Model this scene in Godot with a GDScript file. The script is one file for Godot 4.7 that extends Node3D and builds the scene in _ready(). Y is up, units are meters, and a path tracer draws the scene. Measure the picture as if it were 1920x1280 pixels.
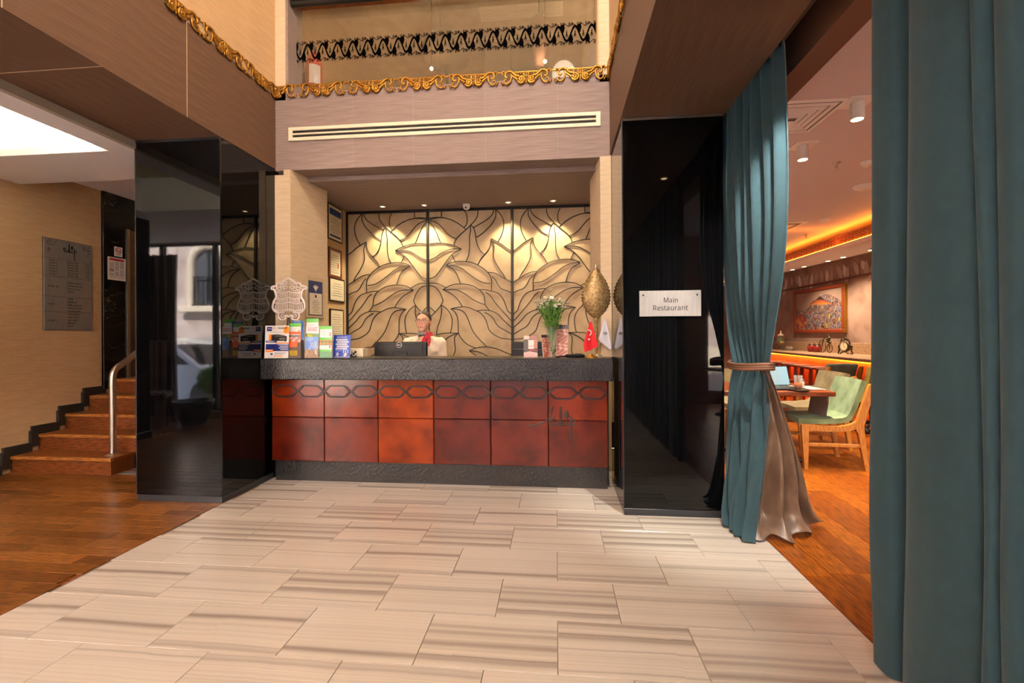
extends Node3D
# Hotel lobby: reception desk between two black marble pillars, stairs on the left, restaurant behind velvet curtains on the right.
# World: camera at the origin (1.3 m high), -z runs to the desk, x to the right, y up, metres.

class Mb:
	var v := PackedVector3Array()
	var n := PackedVector3Array()
	var u := PackedVector2Array()
	var c := PackedColorArray()
	func tri(a: Vector3, b: Vector3, d: Vector3, na: Vector3, nb: Vector3, nd: Vector3, ua := Vector2.ZERO, ub := Vector2.ZERO, ud := Vector2.ZERO) -> void:
		if (b - a).cross(d - a).dot(na + nb + nd) > 0.0:
			v.append(a); v.append(d); v.append(b)
			n.append(na); n.append(nd); n.append(nb)
			u.append(ua); u.append(ud); u.append(ub)
		else:
			v.append(a); v.append(b); v.append(d)
			n.append(na); n.append(nb); n.append(nd)
			u.append(ua); u.append(ub); u.append(ud)
	func quad(a: Vector3, b: Vector3, d: Vector3, e: Vector3, nn: Vector3, ua := Vector2(0, 1), ub := Vector2(1, 1), ud := Vector2(1, 0), ue := Vector2(0, 0)) -> void:
		tri(a, b, d, nn, nn, nn, ua, ub, ud)
		tri(a, d, e, nn, nn, nn, ua, ud, ue)
	func box(ctr: Vector3, size: Vector3, bev := 0.0, bs := Basis.IDENTITY, uo := Vector2.ZERO) -> void:
		var h := size * 0.5
		var b := minf(bev, minf(h.x, minf(h.y, h.z)) * 0.98)
		for a in 3:
			var i := (a + 1) % 3
			var j := (a + 2) % 3
			for s in [-1.0, 1.0]:
				var q: Array[Vector3] = []
				for k in 4:
					var p := Vector3.ZERO
					p[a] = s * h[a]
					p[i] = (h[i] - b) * (-1.0 if k == 0 or k == 3 else 1.0)
					p[j] = (h[j] - b) * (-1.0 if k < 2 else 1.0)
					q.append(p)
				var nn := Vector3.ZERO
				nn[a] = s
				var uv: Array[Vector2] = []
				for k in 4:
					uv.append(uo + (Vector2(q[k].z, -q[k].y) if a == 0 else Vector2(q[k].x, q[k].z) if a == 1 else Vector2(q[k].x, -q[k].y)))
				quad(ctr + bs * q[0], ctr + bs * q[1], ctr + bs * q[2], ctr + bs * q[3], bs * nn, uv[0], uv[1], uv[2], uv[3])
			if b > 0.0:
				for si in [-1.0, 1.0]:
					for sj in [-1.0, 1.0]:
						var p0 := Vector3.ZERO
						p0[i] = si * h[i]; p0[j] = sj * (h[j] - b); p0[a] = -(h[a] - b)
						var p1 := p0
						p1[a] = h[a] - b
						var p2 := p1
						p2[i] = si * (h[i] - b); p2[j] = sj * h[j]
						var p3 := p2
						p3[a] = -(h[a] - b)
						var nn := Vector3.ZERO
						nn[i] = si; nn[j] = sj
						quad(ctr + bs * p0, ctr + bs * p1, ctr + bs * p2, ctr + bs * p3, (bs * nn).normalized(), uo, uo, uo, uo)
		if b > 0.0:
			for sx in [-1.0, 1.0]:
				for sy in [-1.0, 1.0]:
					for sz in [-1.0, 1.0]:
						var s := Vector3(sx, sy, sz)
						var nn := (bs * s).normalized()
						tri(ctr + bs * (s * (h - Vector3(0, b, b))), ctr + bs * (s * (h - Vector3(b, 0, b))), ctr + bs * (s * (h - Vector3(b, b, 0))), nn, nn, nn, uo, uo, uo)
	func bar(a: Vector3, b: Vector3, w: float, t: float, bev := 0.0, side := Vector3.UP) -> void:
		# a straight bar from a to b; w across «side», t across the third direction
		var y := (b - a).normalized()
		var x := (side - y * side.dot(y)).normalized()
		if x.length() < 0.1:
			x = y.cross(Vector3(0.3, 0.5, 0.8)).normalized()
		box((a + b) * 0.5, Vector3(w, (b - a).length(), t), bev, Basis(x, y, x.cross(y)))
	func tube(p: PackedVector3Array, r, sides := 8, closed := false, flat := 1.0, fup := Vector3.ZERO) -> void:
		# «r»: one radius or one for each point; flat < 1 squashes along fup
		var m := p.size()
		if m < 2:
			return
		var t0 := (p[1] - p[0]).normalized()
		var x := t0.cross(Vector3.UP if absf(t0.y) < 0.9 else Vector3.RIGHT).normalized()
		var rings: Array = []
		for i in m:
			var t: Vector3
			if closed:
				t = (p[(i + 1) % m] - p[(i + m - 1) % m]).normalized()
			else:
				t = (p[mini(i + 1, m - 1)] - p[maxi(i - 1, 0)]).normalized()
			x = (x - t * x.dot(t)).normalized()
			var y := t.cross(x)
			var rr: float = r[i] if not (r is float) else r
			var ps := PackedVector3Array()
			var ns := PackedVector3Array()
			for k in sides:
				var a := TAU * k / sides
				var o := x * cos(a) + y * sin(a)
				var q := o * rr
				if flat != 1.0:
					q -= fup * q.dot(fup) * (1.0 - flat)
					o = (o + fup * o.dot(fup) * (1.0 / flat - 1.0)).normalized()
				ps.append(p[i] + q)
				ns.append(o)
			rings.append([ps, ns, t])
		for i in (m if closed else m - 1):
			var ra = rings[i]
			var rb = rings[(i + 1) % m]
			for k in sides:
				var l := (k + 1) % sides
				tri(ra[0][k], ra[0][l], rb[0][l], ra[1][k], ra[1][l], rb[1][l])
				tri(ra[0][k], rb[0][l], rb[0][k], ra[1][k], rb[1][l], rb[1][k])
		if not closed:
			for e in [0, m - 1]:
				var rg = rings[e]
				var nn: Vector3 = -rg[2] if e == 0 else rg[2]
				for k in sides:
					tri(p[e], rg[0][k], rg[0][(k + 1) % sides], nn, nn, nn)
	func lathe(pr: PackedVector2Array, segs := 20, o := Vector3.ZERO, bs := Basis.IDENTITY, a0 := 0.0, a1 := TAU) -> void:
		# profile points are (radius, height); a sharp corner is a point given twice
		var m := pr.size()
		var nr := PackedVector2Array()
		for i in m:
			var d0 := pr[i] - pr[maxi(i - 1, 0)]
			var d1 := pr[mini(i + 1, m - 1)] - pr[i]
			if d0.length() < 1e-6:
				d0 = d1
			elif d1.length() < 1e-6:
				d1 = d0
			var d := (d0.normalized() + d1.normalized()).normalized()
			nr.append(Vector2(d.y, -d.x))
		for i in m - 1:
			if pr[i].distance_to(pr[i + 1]) < 1e-6:
				continue
			for k in segs:
				var a := lerpf(a0, a1, float(k) / segs)
				var b := lerpf(a0, a1, float(k + 1) / segs)
				var q: Array[Vector3] = []
				var w: Array[Vector3] = []
				for z in [[i, a], [i, b], [i + 1, b], [i + 1, a]]:
					var pp := pr[z[0]]
					var nn := nr[z[0]]
					q.append(o + bs * Vector3(pp.x * cos(z[1]), pp.y, pp.x * sin(z[1])))
					w.append(bs * Vector3(nn.x * cos(z[1]), nn.y, nn.x * sin(z[1])))
				var ua := Vector2(float(k) / segs, 1.0 - float(i) / (m - 1))
				var ub := Vector2(float(k + 1) / segs, 1.0 - float(i + 1) / (m - 1))
				if pr[i].x > 1e-6:
					tri(q[0], q[1], q[2], w[0], w[1], w[2], ua, Vector2(ub.x, ua.y), ub)
				if pr[i + 1].x > 1e-6:
					tri(q[0], q[2], q[3], w[0], w[2], w[3], ua, ub, Vector2(ua.x, ub.y))
	func ball(o: Vector3, r: Vector3, segs := 12, rings := 8) -> void:
		for i in rings:
			for k in segs:
				var q: Array[Vector3] = []
				for z in [[i, k], [i, k + 1], [i + 1, k + 1], [i + 1, k]]:
					var th: float = PI * z[0] / rings
					var ph: float = TAU * z[1] / segs
					q.append(Vector3(sin(th) * cos(ph), cos(th), sin(th) * sin(ph)))
				var w: Array[Vector3] = []
				for s in q:
					w.append((s / r).normalized())
				if i > 0:
					tri(o + q[0] * r, o + q[1] * r, o + q[2] * r, w[0], w[1], w[2])
				if i < rings - 1:
					tri(o + q[0] * r, o + q[2] * r, o + q[3] * r, w[0], w[2], w[3])
	func prism(poly: PackedVector2Array, z0: float, z1: float, o := Vector3.ZERO, bs := Basis.IDENTITY) -> void:
		# an outline in the local x-y plane, extruded from z0 to z1
		var ix := Geometry2D.triangulate_polygon(poly)
		var nf := bs * Vector3(0, 0, 1)
		for i in range(0, ix.size(), 3):
			for z in [z0, z1]:
				var nn := nf * (1.0 if z == maxf(z0, z1) else -1.0)
				tri(o + bs * Vector3(poly[ix[i]].x, poly[ix[i]].y, z), o + bs * Vector3(poly[ix[i + 1]].x, poly[ix[i + 1]].y, z), o + bs * Vector3(poly[ix[i + 2]].x, poly[ix[i + 2]].y, z), nn, nn, nn, poly[ix[i]], poly[ix[i + 1]], poly[ix[i + 2]])
		var cw := 1.0 if Geometry2D.is_polygon_clockwise(poly) else -1.0
		for i in poly.size():
			var a := poly[i]
			var b := poly[(i + 1) % poly.size()]
			var d := (b - a).normalized()
			var nn := bs * Vector3(-d.y * cw, d.x * cw, 0)
			quad(o + bs * Vector3(a.x, a.y, z0), o + bs * Vector3(b.x, b.y, z0), o + bs * Vector3(b.x, b.y, z1), o + bs * Vector3(a.x, a.y, z1), nn, a, b, b, a)
	func grid(f: Callable, nu: int, nv: int, thick := 0.0) -> void:
		# a smooth sheet f(u, v); with thickness it gets a back and edges
		var p: Array[Vector3] = []
		for j in nv + 1:
			for i in nu + 1:
				p.append(f.call(float(i) / nu, float(j) / nv))
		var w: Array[Vector3] = []
		for j in nv + 1:
			for i in nu + 1:
				var du := p[j * (nu + 1) + mini(i + 1, nu)] - p[j * (nu + 1) + maxi(i - 1, 0)]
				var dv := p[mini(j + 1, nv) * (nu + 1) + i] - p[maxi(j - 1, 0) * (nu + 1) + i]
				var nn := du.cross(dv)
				w.append(nn.normalized() if nn.length() > 1e-12 else Vector3.UP)
		for j in nv:
			for i in nu:
				var a := j * (nu + 1) + i
				var q := [a, a + 1, a + nu + 2, a + nu + 1]
				var uv: Array[Vector2] = []
				for k in q:
					uv.append(Vector2(float(k % (nu + 1)) / nu, float(k / (nu + 1)) / nv))
				tri(p[q[0]], p[q[1]], p[q[2]], w[q[0]], w[q[1]], w[q[2]], uv[0], uv[1], uv[2])
				tri(p[q[0]], p[q[2]], p[q[3]], w[q[0]], w[q[2]], w[q[3]], uv[0], uv[2], uv[3])
				if thick > 0.0:
					tri(p[q[0]] - w[q[0]] * thick, p[q[1]] - w[q[1]] * thick, p[q[2]] - w[q[2]] * thick, -w[q[0]], -w[q[1]], -w[q[2]], uv[0], uv[1], uv[2])
					tri(p[q[0]] - w[q[0]] * thick, p[q[2]] - w[q[2]] * thick, p[q[3]] - w[q[3]] * thick, -w[q[0]], -w[q[2]], -w[q[3]], uv[0], uv[2], uv[3])
		if thick > 0.0:
			for j in nv:
				for i in [0, nu]:
					var a := j * (nu + 1) + int(i)
					var b := a + nu + 1
					var nn := (p[a] - p[a + (1 if i == 0 else -1)]).normalized()
					quad(p[a], p[b], p[b] - w[b] * thick, p[a] - w[a] * thick, nn)
			for i in nu:
				for j in [0, nv]:
					var a := int(j) * (nu + 1) + i
					var b := a + 1
					var nn := (p[a] - p[a + ((nu + 1) if j == 0 else -(nu + 1))]).normalized()
					quad(p[a], p[b], p[b] - w[b] * thick, p[a] - w[a] * thick, nn)
	func nets(f: Callable, lo: Vector3, hi: Vector3, cell: float, paint = null) -> void:
		# surface nets: the zero level of the field f, negative inside; paint(p) gives a vertex colour
		var nx := int(ceil((hi.x - lo.x) / cell)) + 1
		var ny := int(ceil((hi.y - lo.y) / cell)) + 1
		var nz := int(ceil((hi.z - lo.z) / cell)) + 1
		var d := PackedFloat32Array()
		d.resize(nx * ny * nz)
		var at := 0
		for k in nz:
			for j in ny:
				for i in nx:
					d[at] = f.call(lo + Vector3(i, j, k) * cell)
					at += 1
		var sx := 1
		var sy := nx
		var sz := nx * ny
		var vert := {}
		var nor := {}
		var e := [[0, sx], [0, sy], [0, sz], [sx, sx + sy], [sx, sx + sz], [sy, sy + sx], [sy, sy + sz], [sz, sz + sx], [sz, sz + sy], [sx + sy, sx + sy + sz], [sx + sz, sx + sz + sy], [sy + sz, sy + sz + sx]]
		for k in nz - 1:
			for j in ny - 1:
				for i in nx - 1:
					var b := i + j * sy + k * sz
					var s0 := d[b] < 0.0
					if s0 == (d[b + sx] < 0.0) and s0 == (d[b + sy] < 0.0) and s0 == (d[b + sz] < 0.0) and s0 == (d[b + sx + sy] < 0.0) and s0 == (d[b + sx + sz] < 0.0) and s0 == (d[b + sy + sz] < 0.0) and s0 == (d[b + sx + sy + sz] < 0.0):
						continue
					var sum := Vector3.ZERO
					var cnt := 0
					for q in e:
						var da := d[b + q[0]]
						var db := d[b + q[1]]
						if (da < 0.0) != (db < 0.0):
							var t := da / (da - db)
							var pa := Vector3(1 if q[0] in [sx, sx + sy, sx + sz] else 0, 1 if q[0] in [sy, sx + sy, sy + sz] else 0, 1 if q[0] in [sz, sx + sz, sy + sz] else 0)
							var o: int = q[1] - q[0]
							var dir := Vector3(1, 0, 0) if o == sx else Vector3(0, 1, 0) if o == sy else Vector3(0, 0, 1)
							sum += pa + dir * t
							cnt += 1
					var g := Vector3(d[b + sx] + d[b + sx + sy] + d[b + sx + sz] + d[b + sx + sy + sz] - d[b] - d[b + sy] - d[b + sz] - d[b + sy + sz], d[b + sy] + d[b + sx + sy] + d[b + sy + sz] + d[b + sx + sy + sz] - d[b] - d[b + sx] - d[b + sz] - d[b + sx + sz], d[b + sz] + d[b + sx + sz] + d[b + sy + sz] + d[b + sx + sy + sz] - d[b] - d[b + sx] - d[b + sy] - d[b + sx + sy])
					vert[b] = lo + (Vector3(i, j, k) + sum / cnt) * cell
					nor[b] = g.normalized()
		for k in range(1, nz - 1):
			for j in range(1, ny - 1):
				for i in range(1, nx - 1):
					var b := i + j * sy + k * sz
					for ax in [[sx, sy, sz], [sy, sz, sx], [sz, sx, sy]]:
						if (d[b] < 0.0) != (d[b + ax[0]] < 0.0):
							var q := [b, b - ax[1], b - ax[1] - ax[2], b - ax[2]]
							var fc := (nor[q[0]] + nor[q[1]] + nor[q[2]] + nor[q[3]]) as Vector3
							for tr in [[0, 1, 2], [0, 2, 3]]:
								var A: Vector3 = vert[q[tr[0]]]
								var B: Vector3 = vert[q[tr[1]]]
								var C: Vector3 = vert[q[tr[2]]]
								var sw := (B - A).cross(C - A).dot(fc) > 0.0
								for m in ([0, 2, 1] if sw else [0, 1, 2]):
									var w: int = q[tr[m]]
									v.append(vert[w]); n.append(nor[w]); u.append(Vector2.ZERO)
									if paint != null:
										c.append((paint as Callable).call(vert[w]))
	func mesh(m: Material) -> ArrayMesh:
		var a := []
		a.resize(Mesh.ARRAY_MAX)
		a[Mesh.ARRAY_VERTEX] = v
		a[Mesh.ARRAY_NORMAL] = n
		a[Mesh.ARRAY_TEX_UV] = u
		if c.size() == v.size():
			a[Mesh.ARRAY_COLOR] = c
		var am := ArrayMesh.new()
		am.add_surface_from_arrays(Mesh.PRIMITIVE_TRIANGLES, a)
		am.surface_set_material(0, m)
		return am

var rng := RandomNumberGenerator.new()
var M := {}
var taken := {}

func numbered(called: String) -> String:
	taken[called] = int(taken.get(called, -1)) + 1
	return called if taken[called] == 0 else "%s_%03d" % [called, taken[called]]

func tag(o: Node, label: String, category: String, group := "", kind := "") -> Node:
	if label: o.set_meta("label", label)
	if category: o.set_meta("category", category)
	if group: o.set_meta("group", group)
	if kind: o.set_meta("kind", kind)
	return o

func thing(called: String, label: String, category: String, at := Vector3.ZERO, turn := 0.0, group := "") -> Node3D:
	var o := Node3D.new()
	o.name = numbered(called)
	add_child(o)
	o.position = at
	o.rotation.y = turn
	tag(o, label, category, group)
	return o

func part(called: String, b: Mb, m: Material, parent: Node) -> MeshInstance3D:
	return inst(called, b.mesh(m), parent)

func inst(called: String, me: Mesh, parent: Node, at := Vector3.ZERO) -> MeshInstance3D:
	var o := MeshInstance3D.new()
	o.name = called
	o.mesh = me
	o.position = at
	parent.add_child(o, true)
	return o

func solo(called: String, b: Mb, m: Material, label: String, category: String, group := "") -> MeshInstance3D:
	var o := part(numbered(called), b, m, self)
	tag(o, label, category, group)
	return o

func struct(called: String, b: Mb, m: Material, label := "", category := "") -> MeshInstance3D:
	var o := part(called, b, m, self)
	tag(o, label, category, "", "structure")
	return o

func bx(ctr: Vector3, size: Vector3, bev := 0.0, bs := Basis.IDENTITY) -> Mb:
	var b := Mb.new()
	b.box(ctr, size, bev, bs)
	return b

func span(lo: Vector3, hi: Vector3, bev := 0.0) -> Mb:
	return bx((lo + hi) * 0.5, hi - lo, bev)

func cr(p: PackedVector3Array, per := 4, closed := false) -> PackedVector3Array:
	# a smooth curve through the points
	var o := PackedVector3Array()
	var m := p.size()
	for i in (m if closed else m - 1):
		for k in per:
			var a := p[(i + m - 1) % m] if closed else p[maxi(i - 1, 0)]
			var d := p[(i + 2) % m] if closed else p[mini(i + 2, m - 1)]
			o.append(p[i].cubic_interpolate(p[(i + 1) % m], a, d, float(k) / per))
	if not closed:
		o.append(p[m - 1])
	return o

func pts(a: Array) -> PackedVector3Array:
	var o := PackedVector3Array()
	for i in range(0, a.size(), 3):
		o.append(Vector3(a[i], a[i + 1], a[i + 2]))
	return o

func pts2(a: Array, z := 0.0) -> PackedVector3Array:
	var o := PackedVector3Array()
	for i in range(0, a.size(), 2):
		o.append(Vector3(a[i], a[i + 1], z))
	return o

func poly(a: Array) -> PackedVector2Array:
	var o := PackedVector2Array()
	for i in range(0, a.size(), 2):
		o.append(Vector2(a[i], a[i + 1]))
	return o

func text(s: String, called: String, h: float, m: Material, parent: Node, at: Vector3, bs := Basis.IDENTITY, align := 1, depth := 0.0012, face := "Droid Sans", bold := false) -> MeshInstance3D:
	# lettering, h metres from baseline to the top of a capital
	var f := SystemFont.new()
	f.font_names = PackedStringArray([face])
	if bold:
		f.font_weight = 700
	var t := TextMesh.new()
	t.font = f
	t.text = s
	t.font_size = 32
	t.pixel_size = h / 23.0
	t.depth = depth
	t.curve_step = 2.0
	t.horizontal_alignment = [HORIZONTAL_ALIGNMENT_LEFT, HORIZONTAL_ALIGNMENT_CENTER, HORIZONTAL_ALIGNMENT_RIGHT][align]
	t.material = m
	var o := inst(called, t, parent)
	o.transform = Transform3D(bs, at)
	return o

func noise(fr: float, oct := 4, sd := 1, kind := FastNoiseLite.TYPE_SIMPLEX_SMOOTH) -> FastNoiseLite:
	var q := FastNoiseLite.new()
	q.noise_type = kind
	q.frequency = fr
	q.fractal_octaves = oct
	q.seed = sd
	return q

func ntex(stops: Array, fr := 0.01, oct := 4, sd := 1, size := 512, normal := 0.0, kind := FastNoiseLite.TYPE_SIMPLEX_SMOOTH) -> NoiseTexture2D:
	# seamless noise through a ramp of [offset, colour, offset, colour ...]
	var t := NoiseTexture2D.new()
	t.width = size
	t.height = size
	t.seamless = true
	t.noise = noise(fr, oct, sd, kind)
	if normal > 0.0:
		t.as_normal_map = true
		t.bump_strength = normal
	elif stops:
		var g := Gradient.new()
		var of := PackedFloat32Array()
		var co := PackedColorArray()
		for i in range(0, stops.size(), 2):
			of.append(stops[i])
			co.append(Color(stops[i + 1]))
		g.offsets = of
		g.colors = co
		t.color_ramp = g
	return t

func image(w: int, h: int, f: Callable) -> ImageTexture:
	var im := Image.create_empty(w, h, false, Image.FORMAT_RGBA8)
	for y in h:
		for x in w:
			im.set_pixel(x, y, f.call((x + 0.5) / w, (y + 0.5) / h))
	return ImageTexture.create_from_image(im)

func mat(called: String, col, rough := 0.6, metal := 0.0, o := {}) -> StandardMaterial3D:
	var m := StandardMaterial3D.new()
	m.resource_name = called
	m.albedo_color = Color(col)
	m.roughness = rough
	m.metallic = metal
	if o.has("tex"):
		m.albedo_texture = o.tex
	if o.has("tri"):
		m.uv1_triplanar = true
		m.uv1_world_triplanar = o.get("world", true)
		m.uv1_scale = o.tri
		m.uv1_triplanar_sharpness = 8.0
	if o.has("uv"):
		m.uv1_scale = o.uv
	if o.has("nrm"):
		m.normal_enabled = true
		m.normal_texture = o.nrm
		m.normal_scale = o.get("ns", 0.5)
	if o.has("emit"):
		m.emission_enabled = true
		m.emission = Color(o.emit)
		m.emission_energy_multiplier = o.get("power", 1.0)
	if o.has("rim"):
		m.rim_enabled = true
		m.rim = o.rim
		m.rim_tint = o.get("tint", 0.5)
	if o.has("spec"):
		m.metallic_specular = o.spec
	if o.has("coat"):
		m.clearcoat_enabled = true
		m.clearcoat = o.coat
		m.clearcoat_roughness = o.get("coatr", 0.1)
	if o.has("rtex"):
		m.roughness_texture = o.rtex
	M[called] = m
	return m

func pane(called: String, tint: Color, alpha: float) -> void:
	var m := mat(called, tint, 0.02)
	m.transparency = BaseMaterial3D.TRANSPARENCY_ALPHA
	m.albedo_color.a = alpha

func omni(called: String, at: Vector3, energy: float, col: Color, size := 0.05) -> void:
	var l := OmniLight3D.new()
	l.name = called
	l.light_energy = energy
	l.light_color = col
	l.light_size = size
	l.omni_range = 40.0
	l.omni_attenuation = 2.0
	l.shadow_enabled = true
	add_child(l, true)
	l.position = at

func spot(called: String, at: Vector3, to: Vector3, energy: float, col: Color, angle := 40.0, size := 0.03) -> void:
	var l := SpotLight3D.new()
	l.name = called
	l.light_energy = energy
	l.light_color = col
	l.light_size = size
	l.spot_range = 40.0
	l.spot_attenuation = 2.0
	l.spot_angle = angle
	l.spot_angle_attenuation = 0.6
	l.shadow_enabled = true
	add_child(l, true)
	l.look_at_from_position(at, to, Vector3.UP if absf((to - at).normalized().y) < 0.95 else Vector3.FORWARD)

func area(called: String, at: Vector3, to: Vector3, size: Vector2, energy: float, col: Color) -> void:
	var l := AreaLight3D.new()
	l.name = called
	l.area_size = size
	l.light_energy = energy
	l.light_color = col
	l.area_range = 40.0
	l.area_attenuation = 2.0
	l.shadow_enabled = true
	add_child(l, true)
	l.look_at_from_position(at, to, Vector3.UP if absf((to - at).normalized().y) < 0.95 else Vector3.FORWARD)

func _ready() -> void:
	rng.seed = 7
	# ---- camera: level, turned 5.6 degrees to the left, lens shifted down a little
	var cam := Camera3D.new()
	cam.name = "camera"
	add_child(cam)
	cam.position = Vector3(0, 1.3, 0)
	cam.basis = Basis(Vector3.UP, atan(83.0 / 850.0)) * Basis(Vector3.BACK, -0.005)
	cam.projection = Camera3D.PROJECTION_FRUSTUM
	cam.near = 0.1
	cam.far = 200.0
	cam.size = 0.1 * 1280.0 / 850.0
	cam.frustum_offset = Vector2(0, -11.6 / 850.0 * 0.1)
	cam.current = true
	# ---- sky, sun, exposure
	var env := Environment.new()
	env.background_mode = Environment.BG_SKY
	var sk := ProceduralSkyMaterial.new()
	sk.sky_top_color = Color(0.45, 0.6, 0.85)
	sk.sky_horizon_color = Color(0.85, 0.9, 0.95)
	sk.ground_bottom_color = Color(0.5, 0.48, 0.45)
	sk.ground_horizon_color = Color(0.8, 0.8, 0.78)
	sk.sky_energy_multiplier = 1.0
	sk.ground_energy_multiplier = 1.0
	sk.sun_angle_max = 0.0
	var sky := Sky.new()
	sky.sky_material = sk
	env.sky = sky
	env.background_energy_multiplier = SKY_ENERGY
	env.tonemap_mode = Environment.TONE_MAPPER_LINEAR
	env.tonemap_exposure = EXPOSURE
	env.sdfgi_enabled = true
	env.ssao_enabled = true
	env.ssil_enabled = true
	var we := WorldEnvironment.new()
	we.name = "world_environment"
	we.environment = env
	add_child(we)
	var sun := DirectionalLight3D.new()
	sun.name = "sun"
	sun.light_energy = SUN_ENERGY
	sun.light_color = Color(1, 0.98, 0.94)
	sun.light_angular_distance = 0.6
	sun.shadow_enabled = true
	add_child(sun)
	sun.look_at_from_position(Vector3(0, 20, -14), Vector3(-4, 0, 6), Vector3.UP)
	lamps()
	materials()
	shell()
	floors()
	stairs()
	pillars()
	gallery()
	niche_panels()
	reception_desk()
	desk_things()
	receptionist()
	curtains()
	restaurant()
	lobby_behind()

const SKY_ENERGY := 18.0
const SUN_ENERGY := 32.0
const EXPOSURE := 1.25
const WARM := Color(1.0, 0.9, 0.74)
const NEUTRAL := Color(1.0, 0.98, 0.94)
const AMBER := Color(1.0, 0.5, 0.12)

func lamps() -> void:
	# the big lights; small lamps carry their own light in their builders
	# (the chandelier over the void, the white cove on the left, the amber coves in the restaurant)
	omni("chandelier_light", Vector3(0.126, 5.2, -1.5), 5.0, NEUTRAL, 0.16)
	area("cove_light", Vector3(-4.25, 3.02, -3.36), Vector3(-4.25, 3.3, -3.9), Vector2(1.2, 0.05), 3.0, Color(1, 0.95, 0.86))
	area("cove_side_light", Vector3(-3.5, 2.95, -2.45), Vector3(-4.0, 3.3, -2.45), Vector2(1.7, 0.05), 1.6, Color(1, 0.95, 0.86))

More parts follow.
